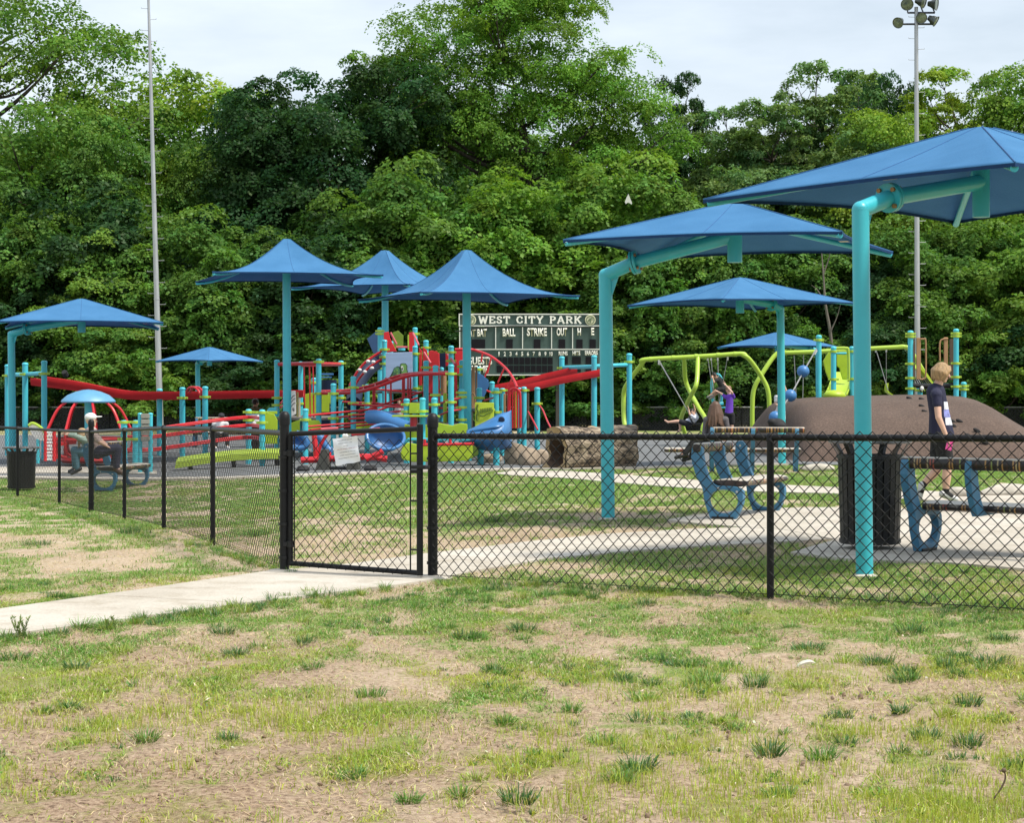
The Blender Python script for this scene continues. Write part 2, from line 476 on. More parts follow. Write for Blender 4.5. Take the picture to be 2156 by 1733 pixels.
# ------------------------------------------------------------------ ground sheet with grass cover
def cover(x, y):
    """(grass cover 0..1, sandy 0..1, yellow 0..1) of the lawn at world x, y"""
    n = .42 * fbm(x * 1.1, y * .7, 3, 5) + .58 * fbm(x * 4.2, y * 2.3, 9, 4)
    base = np.interp(y, [5, 6.6, 8.2, 8.9, 9.6, 11.2, 13, 14.5, 15.5, 18, 22, 28, 40], [.44, .40, .37, .47, .54, .66, .56, .46, .5, .53, .62, .66, .66])
    px = CX + F * x / np.maximum(y, 1); py = HY + F * (CAMZ - .05) / np.maximum(y, 1)
    def blob(cx, cy, sx, sy): return np.exp(-((px - cx) / sx) ** 2 - ((py - cy) / sy) ** 2)
    base = base - .30 * blob(250, 1190, 330, 40) - .16 * blob(100, 1100, 250, 45) - .36 * blob(800, 1150, 330, 28) - .30 * blob(1330, 1135, 240, 22)
    base = base - .12 * blob(1010, 1085, 160, 14) - .22 * blob(1290, 1085, 160, 22) - .17 * blob(1700, 1390, 330, 40) - .25 * blob(900, 1430, 500, 60) - .2 * blob(1500, 1480, 450, 40)
    base = base + .22 * blob(1050, 1040, 420, 25) + .25 * blob(1700, 1190, 500, 30) + .2 * blob(1000, 1330, 320, 30) + .14 * blob(300, 1420, 330, 45) + .24 * blob(1800, 1310, 420, 30)
    base = base - .22 * blob(1050, 1690, 600, 50) - .2 * blob(250, 1560, 300, 50) - .14 * blob(1950, 1500, 300, 40) - .16 * blob(600, 1345 , 120, 15)
    c = np.clip(.585 + (n - .5) * 3.1 + (base - .5) * 1.15, 0, 1)
    sand = np.clip(.25 + (fbm(x * .7, y * .5, 31, 4) - .45) * 1.6 + np.interp(y, [6, 9, 13, 20], [-.25, -.05, .3, .5]), 0, 1)
    yel = np.clip((fbm(x * 1.1, y * .8, 55, 4) - .45) * 3.2 + np.interp(y, [6, 7.6, 10, 14], [.45, .25, -.1, -.2]), 0, 1)
    return c, sand, yel

xs = np.unique(np.concatenate([np.arange(-9.6, -2.6, .12), np.arange(-2.6, 2.6, .05), np.arange(2.6, 9.6, .12), np.array([-400, -250, -160, -110, -80, -60, -45, -36, -29, -24, -20, -17, -14.5, -12.5, -11, -10.2]), -np.array([-400, -250, -160, -110, -80, -60, -45, -36, -29, -24, -20, -17, -14.5, -12.5, -11, -10.2])]))
ys = np.unique(np.concatenate([np.arange(5.2, 9.5, .045), np.arange(9.5, 16, .09), np.arange(16, 36, .16), np.arange(36, 60, 1.2), np.arange(60, 130, 4.), [-60, -20, -5, 0, 3, 4.4, 150, 200, 300, 450, 700]]))
X, Y = np.meshgrid(xs, ys)
Z = gz(X, Y)
nearm = np.clip((34 - Y) / 6, 0, 1) * np.clip((10 - np.abs(X)) / 2, 0, 1)
Z = Z + nearm * ((fbm(X * 1.7, Y * 1.7, 71, 3) - .5) * .04 + (fbm(X * 6, Y * 6, 5, 3) - .5) * .04 - .03 * np.clip((fbm(X * 3.1, Y * 3.1, 77, 3) - .58) * 8, 0, 1) * np.clip((8.6 - Y) / 1.5, 0, 1))
for poly in (gate_path, bench_pad, walk, surface, kerb):
    Z = np.where(inpoly(X, Y, poly), np.minimum(Z, gz(X, Y) - .004), Z)
nx, ny = len(xs), len(ys)
V = np.stack([X, Y, Z], -1).reshape(-1, 3)
ii = (np.arange(ny - 1)[:, None] * nx + np.arange(nx - 1)[None, :]).ravel()
quads = np.stack([ii, ii + 1, ii + nx + 1, ii + nx], 1)
c, sd, ye = cover(X.ravel(), Y.ravel())
ground_me = fast_mesh('ground', V, quads=quads, col=np.stack([c, sd, ye], 1), attr='cover')
gm, nt, out = new_mat('ground'); L = nt.links.new
b = N(nt, 'ShaderNodeBsdfPrincipled'); b.inputs['Roughness'].default_value = .95; b.inputs['Specular IOR Level'].default_value = .1
at = N(nt, 'ShaderNodeAttribute', attribute_name='cover'); sp = N(nt, 'ShaderNodeSeparateColor'); L(at.outputs['Color'], sp.inputs['Color'])
tc = N(nt, 'ShaderNodeTexCoord')
nz = [N(nt, 'ShaderNodeTexNoise') for _ in range(3)]
for q, (s_, d_) in zip(nz, [(9, 8), (38, 6), (140, 3)]):
    q.inputs['Scale'].default_value = s_; q.inputs['Detail'].default_value = d_; q.inputs['Roughness'].default_value = .62
    L(tc.outputs['Object'], q.inputs['Vector'])
soil = ramp(nt, nz[1].outputs['Fac'], [(.30, (.045, .029, .019)), (.385, (.175, .118, .078)), (.48, (.31, .218, .148)), (.62, (.41, .305, .215)), (.8, (.56, .45, .325))])
sandc = ramp(nt, nz[1].outputs['Fac'], [(.28, (.33, .24, .165)), (.5, (.50, .395, .29)), (.75, (.64, .54, .41))])
ms = N(nt, 'ShaderNodeMixRGB'); L(sp.outputs['Green'], ms.inputs['Fac']); L(soil, ms.inputs['Color1']); L(sandc, ms.inputs['Color2'])
grs = ramp(nt, nz[1].outputs['Fac'], [(.25, (.085, .135, .030)), (.5, (.165, .245, .052)), (.75, (.30, .35, .10))])
yg = ramp(nt, nz[2].outputs['Fac'], [(.3, (.15, .15, .045)), (.7, (.30, .27, .10))])
mg = N(nt, 'ShaderNodeMixRGB'); L(sp.outputs['Blue'], mg.inputs['Fac']); L(grs, mg.inputs['Color1']); L(yg, mg.inputs['Color2'])
ad = N(nt, 'ShaderNodeMath', operation='ADD'); L(sp.outputs['Red'], ad.inputs[0])
sb = N(nt, 'ShaderNodeMath', operation='MULTIPLY_ADD'); sb.inputs[1].default_value = 1.5; sb.inputs[2].default_value = -.75
L(nz[0].outputs['Fac'], sb.inputs[0]); L(sb.outputs[0], ad.inputs[1])
fr = ramp(nt, ad.outputs[0], [(.36, (0, 0, 0)), (.78, (.85, .85, .85))])
mf = N(nt, 'ShaderNodeMixRGB'); L(fr, mf.inputs['Fac']); L(ms.outputs['Color'], mf.inputs['Color1']); L(mg.outputs['Color'], mf.inputs['Color2'])
L(mf.outputs['Color'], b.inputs['Base Color'])
mh = N(nt, 'ShaderNodeMath', operation='ADD'); L(nz[1].outputs['Fac'], mh.inputs[0]); L(nz[2].outputs['Fac'], mh.inputs[1])
bp = N(nt, 'ShaderNodeBump'); bp.inputs['Strength'].default_value = .6; bp.inputs['Distance'].default_value = .03
L(mh.outputs[0], bp.inputs['Height']); L(bp.outputs['Normal'], b.inputs['Normal']); L(b.outputs[0], out.inputs['Surface'])
go = link('ground', ground_me, gm, smooth=True); go['kind'] = 'structure'

# ------------------------------------------------------------------ grass, straw, clods
NOGRASS = [gate_path, bench_pad, walk, surface, kerb]
def scatter(n, y0, y1, wide=1.0):
    """random ground points inside the view between two depths (uniform over the ground)"""
    y = np.sqrt(RNG.random(n) * (y1 * y1 - y0 * y0) + y0 * y0)
    x = (RNG.random(n) * 2 - 1) * (.35 * wide * y + .5)
    return x, y
def keep(x, y, prob):
    k = RNG.random(len(x)) < prob
    for p in NOGRASS: k &= ~inpoly(x, y, p)
    return k
def blades(x, y, h, w, lean, ang, col, z=None, flat=0.0):
    n = len(x)
    z = gz(x, y) - .006 if z is None else z
    base = np.stack([x, y, z], 1)
    face = RNG.random(n) * 2 * math.pi
    s = np.stack([np.cos(face), np.sin(face), np.zeros(n)], 1) * (w / 2)[:, None]
    d = np.stack([np.cos(ang), np.sin(ang), np.zeros(n)], 1)
    up = np.array([[0, 0, 1.]])
    mid = base + d * (lean * h * .38)[:, None] + up * (h * .6)[:, None]
    tip = base + d * (lean * h)[:, None] + up * (h * (1 - .35 * np.minimum(lean, 1.6)))[:, None]
    Vv = np.stack([base - s, base + s, mid - s * .75, mid + s * .75, tip], 1)
    b0 = (np.arange(n) * 5)[:, None]
    q = b0 + np.array([[0, 1, 3, 2]]); t = b0 + np.array([[2, 3, 4]])
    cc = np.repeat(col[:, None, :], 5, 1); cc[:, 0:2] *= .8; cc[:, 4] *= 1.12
    return Vv.reshape(-1, 3), q, t, cc.reshape(-1, 3)
class Acc:
    def __init__(s): s.V = []; s.Q = []; s.T = []; s.C = []; s.n = 0
    def add(s, b):
        V, q, t, c = b; s.V.append(V); s.Q.append(q + s.n); s.T.append(t + s.n); s.C.append(c); s.n += len(V)
    def mesh(s, name): return fast_mesh(name, np.concatenate(s.V), np.concatenate(s.Q), np.concatenate(s.T), np.concatenate(s.C))
def jit(base, n, v=.25):
    c = np.array(base)[None, :] * (1 + (RNG.random((n, 1)) - .5) * 2 * v)
    return np.clip(c * (1 + (RNG.random((n, 3)) - .5) * .25), 0, 1)
grass = Acc()
# short turf, near
x, y = scatter(600000, 6.2, 16); cv, sd, ye = cover(x, y)
k = keep(x, y, np.clip((cv - .30) * 1.8, .09, 1)); x, y, ye = x[k], y[k], ye[k]; n = len(x)
col = jit((.15, .305, .034), n, .5) * (1 - ye[:, None]) + jit((.40, .46, .05), n) * ye[:, None]
dry = RNG.random(n) < .2; col[dry] = jit((.40, .33, .16), int(dry.sum()))
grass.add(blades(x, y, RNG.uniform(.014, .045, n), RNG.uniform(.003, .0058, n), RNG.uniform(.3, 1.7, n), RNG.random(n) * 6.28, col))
# fine yellow-green sprouts close by
x, y = scatter(165000, 6.2, 10.5); cv, sd, ye = cover(x, y)
yy = .5 * fbm(x * 1.3, y * 1.0, 91, 4) + .5 * fbm(x * 4.5, y * 3.2, 93, 3)
k = keep(x, y, np.clip((yy - .49) * 5, 0, 1) * np.interp(y, [6.2, 8.4, 10.5], [1, .8, .05])); x, y = x[k], y[k]; n = len(x)
grass.add(blades(x, y, RNG.uniform(.03, .075, n), RNG.uniform(.0022, .004, n), RNG.uniform(.05, .45, n), RNG.random(n) * 6.28, jit((.40, .46, .065), n)))
# broad flat leaves of clover and plantain between the blades
x, y = scatter(150000, 6.2, 15.5); cv, sd, ye = cover(x, y); pn = fbm(x * 2.2, y * 1.5, 201, 4)
k = keep(x, y, np.clip((cv - .35) * 1.6, 0, 1) * np.clip((pn - .45) * 6, .02, 1)); x, y = x[k], y[k]; n = len(x)
grass.add(blades(x, y, RNG.uniform(.012, .03, n), RNG.uniform(.007, .013, n), RNG.uniform(.8, 2.4, n), RNG.random(n) * 6.28, jit((.12, .28, .04), n, .4)))
# turf beyond the fence, coarser
x, y = scatter(520000, 15.2, 40); cv, sd, ye = cover(x, y)
k = keep(x, y, np.clip((cv - .28) * 2.0, .02, 1)); x, y, ye = x[k], y[k], ye[k]; n = len(x)
col = jit((.155, .305, .042), n, .4) * (1 - .5 * ye[:, None]) + jit((.36, .42, .085), n) * .5 * ye[:, None]
dry = RNG.random(n) < .12; col[dry] = jit((.32, .27, .13), int(dry.sum()))
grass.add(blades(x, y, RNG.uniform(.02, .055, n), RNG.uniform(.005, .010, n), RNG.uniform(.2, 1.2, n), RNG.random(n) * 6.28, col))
# tufts
def tuft(cx, cy, R, nb, h, col, w=(.0028, .0058)):
    nb = int(nb * 1.5)
    r = R * .42 * np.sqrt(RNG.random(nb)); a = RNG.random(nb) * 6.28
    x = cx + r * np.cos(a) + RNG.normal(0, R * .06, nb); y = cy + r * np.sin(a) + RNG.normal(0, R * .06, nb)
    lean = RNG.uniform(.05, .4, nb) + RNG.random(nb) ** 1.3 * 1.5
    hh = RNG.uniform(.45, 1.05, nb) * h * (1.1 - .5 * r / (R * .42 + 1e-6) * RNG.random(nb))
    cc = jit(col, nb, .42); yl = RNG.random(nb) < .16; cc[yl] = jit((.30, .30, .10), int(yl.sum()))
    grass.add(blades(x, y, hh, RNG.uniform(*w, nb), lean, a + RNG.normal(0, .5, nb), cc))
DARK, MID, YEL = (.060, .160, .040), (.115, .25, .044), (.27, .36, .055)
tx, ty = scatter(9500, 6.3, 15.2); cv, sd, ye = cover(tx, ty)
cl = fbm(tx * 1.3, ty * .8, 121, 3)
k = keep(tx, ty, np.clip((cv - .25) * 1.0, .05, .8) * np.clip((cl - .36) * 3.2, .04, 1)); tx, ty = tx[k], ty[k]
for a_, b_ in zip(tx, ty):
    big = random.random() < .16
    col = random.choice([DARK, DARK, MID, MID, YEL])
    tuft(a_, b_, random.uniform(.07, .14) if big else random.uniform(.03, .075), random.randint(40, 80) if big else random.randint(10, 28), random.uniform(.055, .10) if big else random.uniform(.025, .06), col)
# the large tufts one can point at
for px, py, R, h in [(1920, 1335, .16, .14), (1340, 1630, .14, .15), (1310, 1650, .1, .12), (1620, 1590, .12, .13), (1730, 1600, .12, .12), (1090, 1690, .13, .12), (310, 1560, .1, .1),
                     (160, 1410, .16, .1), (780, 1470, .16, .11), (660, 1410, .11, .09), (1490, 1440, .16, .12), (1590, 1445, .13, .1), (2040, 1570, .14, .11), (1950, 1555, .13, .1), (1210, 1255, .14, .13),
                     (1360, 1275, .14, .11), (470, 1335, .15, .1), (500, 1380, .17, .1), (1100, 1330, .2, .12), (980, 1345, .2, .12), (1310, 1435, .13, .1), (1700, 1370, .2, .1), (2080, 1400, .25, .12), (1850, 1400, .2, .11),
                     (270, 1125, .3, .2), (80, 1150, .3, .14), (640, 1355, .14, .09), (860, 1690, .1, .08), (1640, 1680, .1, .1), (30, 1390, .2, .1), (1040, 1100, .25, .14), (540, 1130, .3, .16), (900, 1060, .4, .1)]:
    g = G(px, py); tuft(g.x, g.y, R, int(50 + 260 * R), h * .85, random.choice([DARK, DARK, MID]))
# along the fence foot and the path edges grass stands higher
for (p0, p1, m) in [((615, 1205), (610, 1203), 3), ((925, 1228), (1622, 1255), 90), ((1622, 1255), (2180, 1285), 70), ((600, 1202), (448, 1160), 40), ((448, 1160), (60, 1060), 50), ((560, 1272), (0, 1350), 50), ((830, 1242), (560, 1274), 20)]:
    for _ in range(m):
        t = random.random(); g = G(p0[0] + (p1[0] - p0[0]) * t + random.gauss(0, 3), p0[1] + (p1[1] - p0[1]) * t + random.gauss(2, 4))
        tuft(g.x, g.y, random.uniform(.05, .12), random.randint(14, 40), random.uniform(.05, .13), random.choice([DARK, MID, MID, YEL]))
gl = leafmat('grass_blades', .3, .05)
o = link('grass', grass.mesh('grass'), gl); tag(o, 'patchy green and yellowing turf growing through the bare soil', 'grass', kind='stuff')
# dry straw lying on the soil
x, y = scatter(240000, 6.2, 22); cv, sd, ye = cover(x, y)
k = keep(x, y, np.clip(1.0 - cv * .6, .25, 1) * np.interp(y, [6, 8, 13, 22], [.35, .8, 1, .5])); x, y = x[k], y[k]; n = len(x)
straw = Acc()
V_, q_, t_, c_ = blades(x, y, RNG.uniform(.012, .05, n) * np.where(RNG.random(n) < .12, 1.7, 1), RNG.uniform(.002, .0048, n), np.full(n, 2.4), RNG.random(n) * 6.28, jit((.50, .40, .24), n, .4), z=gz(x, y) + .004)
V_ = V_.reshape(n, 5, 3); V_[:, 2, 2] = V_[:, 0, 2] + RNG.uniform(.002, .018, n); V_[:, 3, 2] = V_[:, 2, 2]; V_[:, 4, 2] = V_[:, 0, 2] + RNG.uniform(.0, .02, n)
straw.add((V_.reshape(-1, 3), q_, t_, c_))
o = link('straw', straw.mesh('straw'), leafmat('straw', .15, .04)); tag(o, 'dry pale straw and dead blades lying on the bare soil', 'straw', kind='stuff')
# pale bits: dead leaves, petals, pebbles
x, y = scatter(700, 6.3, 15); k = keep(x, y, np.full(len(x), .8)); x, y = x[k], y[k]; n = len(x); lit = Acc()
V_, q_, t_, c_ = blades(x, y, RNG.uniform(.008, .022, n), RNG.uniform(.006, .014, n), np.full(n, 2.2), RNG.random(n) * 6.28, jit((.62, .54, .42), n, .3), z=gz(x, y) + .012)
V_ = V_.reshape(n, 5, 3); V_[:, 2, 2] = V_[:, 0, 2] + RNG.uniform(.002, .012, n); V_[:, 3, 2] = V_[:, 2, 2]; V_[:, 4, 2] = V_[:, 0, 2] + RNG.uniform(.0, .012, n); lit.add((V_.reshape(-1, 3), q_, t_, c_)); o = link('litter', lit.mesh('litter'), leafmat('litter', .1, .03)); tag(o, 'small pale petals and dead leaf scraps scattered over the lawn', 'litter', kind='stuff')
# clods of soil and pale crumbs
bm = bmesh.new()
for i in range(1500):
    xx, yy = scatter(1, 6.3, 15); xx = float(xx[0]); yy = float(yy[0])
    if any(inpoly(np.array([xx]), np.array([yy]), p)[0] for p in NOGRASS): continue
    r = random.uniform(.004, .013) * (1.4 if random.random() < .12 else 1)
    mt = Matrix.Translation((xx, yy, gz(xx, yy) + r * .35)) @ Euler((random.random() * 6, random.random() * 6, random.random() * 6)).to_matrix().to_4x4() @ Matrix.Diagonal((r * random.uniform(.8, 1.6), r, r * random.uniform(.5, .9), 1))
    bmesh.ops.create_icosphere(bm, subdivisions=1, radius=1, matrix=mt)
me = bpy.data.meshes.new('soil_clods'); bm.to_mesh(me); bm.free()
o = link('soil_clods', me, M('clods', (.22, .15, .10), .95, var=.5, vs=3), smooth=True); tag(o, 'small brown clods and crumbs scattered on the lawn', 'soil', kind='stuff')

# ------------------------------------------------------------------ weeds one can point at
def weed(label, px, py, h, n, spread, seed):
    g = G(px, py); rd = random.Random(seed); root = thing('weed', g, label, 'weed', 'tall weeds beside the path')
    st_ = MB(); lf = Acc(); off = np.array(g)
    for i in range(n):
        b_ = g + Vector((rd.gauss(0, .02), rd.gauss(0, .02), -.01)); t = b_ + Vector((rd.uniform(-1, 1) * spread, rd.uniform(-1, 1) * spread, h * rd.uniform(.6, 1)))
        P = crom([b_, b_.lerp(t, .5) + Vector((rd.gauss(0, .01), 0, 0)), t], 5); st_.tube(P, [.0032 * (1 - .6 * k / (len(P) - 1)) for k in range(len(P))], 5)
        for k in range(9):
            p = P[min(len(P) - 1, 2 + k)]; m = 3
            lf.add(blades(np.full(m, p.x), np.full(m, p.y), RNG.uniform(.018, .035, m), RNG.uniform(.006, .011, m), RNG.uniform(.6, 1.6, m), RNG.random(m) * 6.28, jit((.20, .27, .08), m), z=np.full(m, p.z)))
    st_.build('stem', M('weed_stem', (.24, .24, .10), .7), root, True)
    me = lf.mesh('leaves'); V_ = np.zeros(len(me.vertices) * 3, np.float32); me.vertices.foreach_get('co', V_); V_ = V_.reshape(-1, 3) - off; me.vertices.foreach_set('co', V_.astype(np.float32).ravel()); me.update()
    link('leaves', me, gl, root)
weed('tall thin weed with several stalks against the near edge of the path', 42, 1345, .17, 6, .06, 1)
weed('second weed right of the first, a single short forked stalk at the path edge', 232, 1327, .10, 2, .03, 2)
g = G(2085, 1690)
o = MB().tube(crom([g, g + Vector((.03, 0, .035)), g + Vector((.055, 0, .085)), g + Vector((.05, 0, .115)), g + Vector((.035, 0, .115))], 5), .0035, 6).ball(g + Vector((.05, 0, .118)), (.010, .008, .009), 8, 6).build('dry_stem', M('dry_stem', (.12, .08, .05), .8), None, True); tag(o, 'bent dry brown stem arching over the soil at the bottom right', 'stem')
g = G(1697, 1409)
o = MB().tube(crom([g + Vector((-.05, 0, .012)), g + Vector((-.02, 0, .03)), g + Vector((.02, 0, .04)), g + Vector((.05, 0, .032))], 4), [.004, .008, .010, .011, .012, .012, .012, .011, .010, .008, .006, .004, .002][:13], 6).build('pale_husk', M('pale_husk', (.68, .66, .58), .6), None, True); tag(o, 'curved pale husk lying among tufts right of centre on the lawn', 'husk')
# ------------------------------------------------------------------ trees
LEAF = leafmat('leaves', .42, .010)
BARK = M('bark', (.055, .042, .032), .95, var=.35, vs=5, bump=.8, bs=14, stretch=(1, 1, .25))
GREYBARK = M('grey_bark', (.16, .14, .12), .95, var=.3, vs=5, bump=.6, bs=14, stretch=(1, 1, .25))

def crown_mesh(name, seed, blobs, nl, lobe=(.85, 1.6), leaf=(.14, .092), spr=16, per=32, hollow=.35, gap=.0):
    """foliage: blobs are (cx, cy, cz, rx, ry, rz) volumes that hold nl boughs; every bough is a dome of leaf sprays.
    returns the mesh and the bough centres"""
    r = np.random.default_rng(seed)
    vol = np.array([b[3] * b[4] * b[5] for b in blobs]) ** .72; vol /= vol.sum()
    cs = []; rs = []
    for b, v in zip(blobs, vol):
        n = max(7, int(nl * v * 1.15))
        d = r.normal(size=(n, 3)); d /= np.linalg.norm(d, axis=1, keepdims=True)
        rad = (hollow ** 3 + (1 - hollow ** 3) * r.random(n)) ** (1 / 3)
        rad *= 1 + .16 * (vnoise(d[:, 0] * 2.3 + seed, d[:, 2] * 2.3 + d[:, 1], seed) - .5) * 2
        cs.append(np.array(b[:3])[None] + d * rad[:, None] * np.array(b[3:])[None])
        rs.append(r.uniform(lobe[0], lobe[1], n) * np.clip(min(b[3:]) / 2.6, .45, 1.1))
    C = np.concatenate(cs); R = np.concatenate(rs)
    nb = len(C)
    bt = r.uniform(.72, 1.25, nb)                         # every bough its own green
    bh = r.uniform(-.16, .07, nb)
    # leaf sprays on the dome of each bough
    d = r.normal(size=(nb, spr, 3)); d[..., 2] = np.abs(d[..., 2]) * .95 - .28
    d /= np.linalg.norm(d, axis=2, keepdims=True)
    P = C[:, None] + d * (R[:, None, None] * r.uniform(.55, 1.02, (nb, spr, 1))) * np.array([1, 1, .72])
    nrm = d * 1.0 + np.array([0, 0, .42]); nrm /= np.linalg.norm(nrm, axis=2, keepdims=True)
    rr = R[:, None] * r.uniform(.22, .42, (nb, spr))
    P = P.reshape(-1, 3); nrm = nrm.reshape(-1, 3); rr = rr.reshape(-1)
    ns = len(P)
    ref = np.where(np.abs(nrm[:, 2:3]) < .9, np.array([[0, 0, 1.]]), np.array([[1., 0, 0]]))
    u = np.cross(nrm, ref); u /= np.linalg.norm(u, axis=1, keepdims=True); v = np.cross(nrm, u)
    a = r.random((ns, per)) * 6.283; q = np.sqrt(r.random((ns, per)))
    off = (u[:, None] * np.cos(a)[..., None] + v[:, None] * np.sin(a)[..., None]) * (q * rr[:, None])[..., None]
    off[..., 2] -= (q ** 2 * rr[:, None]) * .35           # sprays droop at the rim
    LP = (P[:, None] + off + r.normal(size=(ns, per, 3)) * .05).reshape(-1, 3)
    m = len(LP)
    ln = np.repeat(nrm, per, 0) + r.normal(size=(m, 3)) * .42; ln /= np.linalg.norm(ln, axis=1, keepdims=True)
    ax = off.reshape(-1, 3) + r.normal(size=(m, 3)) * .12 + np.array([0, 0, -.04]); ax -= ln * (ax * ln).sum(1, keepdims=True)
    ax /= np.linalg.norm(ax, axis=1, keepdims=True) + 1e-9; sd = np.cross(ln, ax)
    s = r.uniform(.7, 1.3, m)[:, None]
    l2 = ax * (leaf[0] * .5) * s; w2 = sd * (leaf[1] * .5) * s
    V = np.stack([LP - l2, LP + w2 - l2 * .1, LP + l2, LP - w2 - l2 * .1], 1)
    qd = (np.arange(m) * 4)[:, None] + np.arange(4)[None]
    t = np.repeat(bt, spr * per) * np.repeat(r.uniform(.86, 1.16, ns), per) * r.uniform(.8, 1.2, m)
    hue = np.repeat(bh, spr * per) + r.normal(0, .06, m)
    col = np.stack([t * (1 + hue * 1.3), t, t * (1 - hue)], 1)
    me = fast_mesh(name, V.reshape(-1, 3), quads=qd, col=np.repeat(col, 4, 0))
    me.materials.append(LEAF)
    return me, C, R

def limbs_mesh(name, seed, trunk, C, k=26, r0=.26, mat=None):
    """tapered trunk through the given points, limbs out to k of the boughs, twigs on them"""
    rd = random.Random(seed); mb = MB()
    trunk = [Vector(p) for p in trunk]; trunk[-1].z *= .84; T = crom(trunk, 5); n = len(T)
    mb.tube(T, [r0 * (1.25 if i == 0 else 1) * (1 - .95 * i / (n - 1)) for i in range(n)], 9)
    idx = list(range(len(C))); rd.shuffle(idx)
    for i in idx[:k]:
        c = Vector(C[i])
        best = min(range(n // 6, n), key=lambda j: abs((T[j].z + .7 * math.hypot(c.x - T[j].x, c.y - T[j].y)) - c.z))
        a = T[best]; L = (c - a).length
        if L < .6: continue
        mid = a.lerp(c, .5) + Vector((rd.gauss(0, .1), rd.gauss(0, .1), -.10 * L + rd.gauss(0, .08) * L))
        P = crom([a, mid, c], 4)
        rb = min(r0 * .45 * (1 - .7 * best / n) + .012, .05 + .012 * L)
        mb.tube(P, [rb * (1 - .82 * q / (len(P) - 1)) for q in range(len(P))], 6)
        for _ in range(2):
            e = c + Vector((rd.gauss(0, .45), rd.gauss(0, .45), rd.gauss(.0, .3)))
            mb.tube([P[-3], (P[-3] + e) / 2 + Vector((0, 0, .1)), e], [rb * .3, rb * .22, .008], 5)
    off = Vector((0, 0, 0))
    me = bpy.data.meshes.new(name); me.from_pydata([tuple(p) for p in mb.v], [], mb.f); me.update()
    me.polygons.foreach_set('use_smooth', np.ones(len(me.polygons), bool))
    me.materials.append(mat or BARK)
    return me

PROTO = {}
def proto(key, seed, blobs, nl, trunk, k=26, r0=.26, mat=None, **kw):
    cm, C, R = crown_mesh('crown_' + key, seed, blobs, nl, **kw)
    PROTO[key] = (cm, limbs_mesh('trunk_' + key, seed, trunk, C, k, r0, mat), max(b[2] + b[5] for b in blobs))

proto('round', 1, [(0, 0, 8.4, 3.6, 3.3, 3.2), (-1.8, .3, 6.2, 2.4, 2.4, 2.0), (1.9, -.3, 6.0, 2.5, 2.4, 2.2), (0, -.6, 4.6, 3.0, 2.6, 2.0)], 150, [(0, 0, -.5), (.1, 0, 3), (-.1, 0, 6), (0, 0, 10)])
proto('tall', 2, [(0, 0, 12.2, 2.3, 2.3, 2.4), (-.8, .2, 9.4, 3.0, 2.8, 2.6), (1.3, 0, 8.2, 2.8, 2.6, 2.4), (-.4, -.3, 5.6, 3.2, 2.8, 2.4)], 165, [(0, 0, -.5), (.2, 0, 4), (-.2, 0, 8), (.1, 0, 13.5)])
proto('great', 3, [(-1.2, 0, 19.6, 4.6, 4, 3.6), (3.2, 0, 17.0, 3.6, 3.4, 3.0), (-4.9, .4, 17.2, 3.2, 2.8, 2.3), (-2.3, -.4, 14.6, 3.8, 3.2, 2.6), (4.9, 0, 13.4, 3.6, 3.2, 2.6), (-7.3, 0, 18.6, 1.7, 1.5, 1.3), (2.2, -1, 12.0, 3.4, 3, 2.6), (-3.2, -.6, 10.6, 3.2, 3, 2.6), (4.6, -.8, 9.4, 3.6, 3.2, 2.6), (0.4, -1.4, 7.4, 4.2, 3, 2.6), (.8, 0, 22.4, 3.2, 3, 2.0)], 430,
      [(.2, 0, -.5), (.2, 0, 6), (.7, -.3, 11), (.5, -.2, 15), (-.2, 0, 22)], 60, .52, hollow=.3)
proto('airy', 4, [(-2, 0, 15.2, 3.2, 2.8, 3.2), (1.6, .2, 13.0, 3.2, 2.8, 2.4), (-3.2, 0, 11.2, 2.8, 2.6, 2.6), (2.4, 0, 10.0, 3.0, 2.6, 1.8), (4.4, .2, 12.0, 2.0, 1.8, 1.6), (-1, -.5, 7.5, 3.2, 2.8, 2.4)], 150,
      [(-1, 0, -.5), (-1.1, 0, 5), (-1.2, 0, 10), (-1.8, 0, 17)], 54, .32, spr=13, per=26, hollow=.4)
proto('dark', 5, [(-1.6, 0, 12.4, 2.2, 2.2, 2.0), (1.6, 0, 13.0, 2.6, 2.4, 2.0), (0, 0, 10.6, 4.1, 3.6, 2.6), (-.4, -.2, 7.6, 4.4, 3.8, 3.0), (.6, -.2, 4.6, 4.6, 3.6, 2.8)], 240, [(-1.2, -.6, -.5), (-1.3, -.6, 3), (-.8, 0, 7), (0, 0, 13.5)], 30, .34, hollow=.45)
proto('feather', 6, [(0, 0, 12.0, 1.8, 1.8, 2.6), (-1.0, 0, 9.4, 2.2, 2.2, 2.6), (1.2, 0, 9.0, 2.2, 2.2, 2.6), (0, -.2, 6.4, 2.8, 2.6, 2.8)], 200, [(0, 0, -.5), (0, 0, 5), (.2, 0, 10), (0, 0, 14)], 34, .2, lobe=(.55, 1.0), leaf=(.125, .07), spr=15, per=28, hollow=.3)
proto('low', 7, [(0, 0, 3.9, 2.6, 2.2, 2.2), (-1.7, 0, 2.2, 2.0, 1.9, 1.8), (1.8, -.1, 2.3, 2.1, 2.0, 1.9), (0, -.5, 1.5, 2.4, 2.0, 1.5)], 120, [(0, 0, -.4), (.1, 0, 2), (0, 0, 5)], 20, .12, lobe=(.6, 1.2))
proto('mid', 8, [(.3, 0, 6.6, 2.4, 2.2, 2.2), (-1.5, 0, 4.8, 2.2, 2.1, 1.9), (1.8, 0, 4.4, 2.3, 2.2, 1.9), (-.3, -.5, 2.5, 2.9, 2.4, 2.1)], 160, [(0, 0, -.4), (-.1, 0, 3), (.2, 0, 7.6)], 24, .17, lobe=(.65, 1.3))

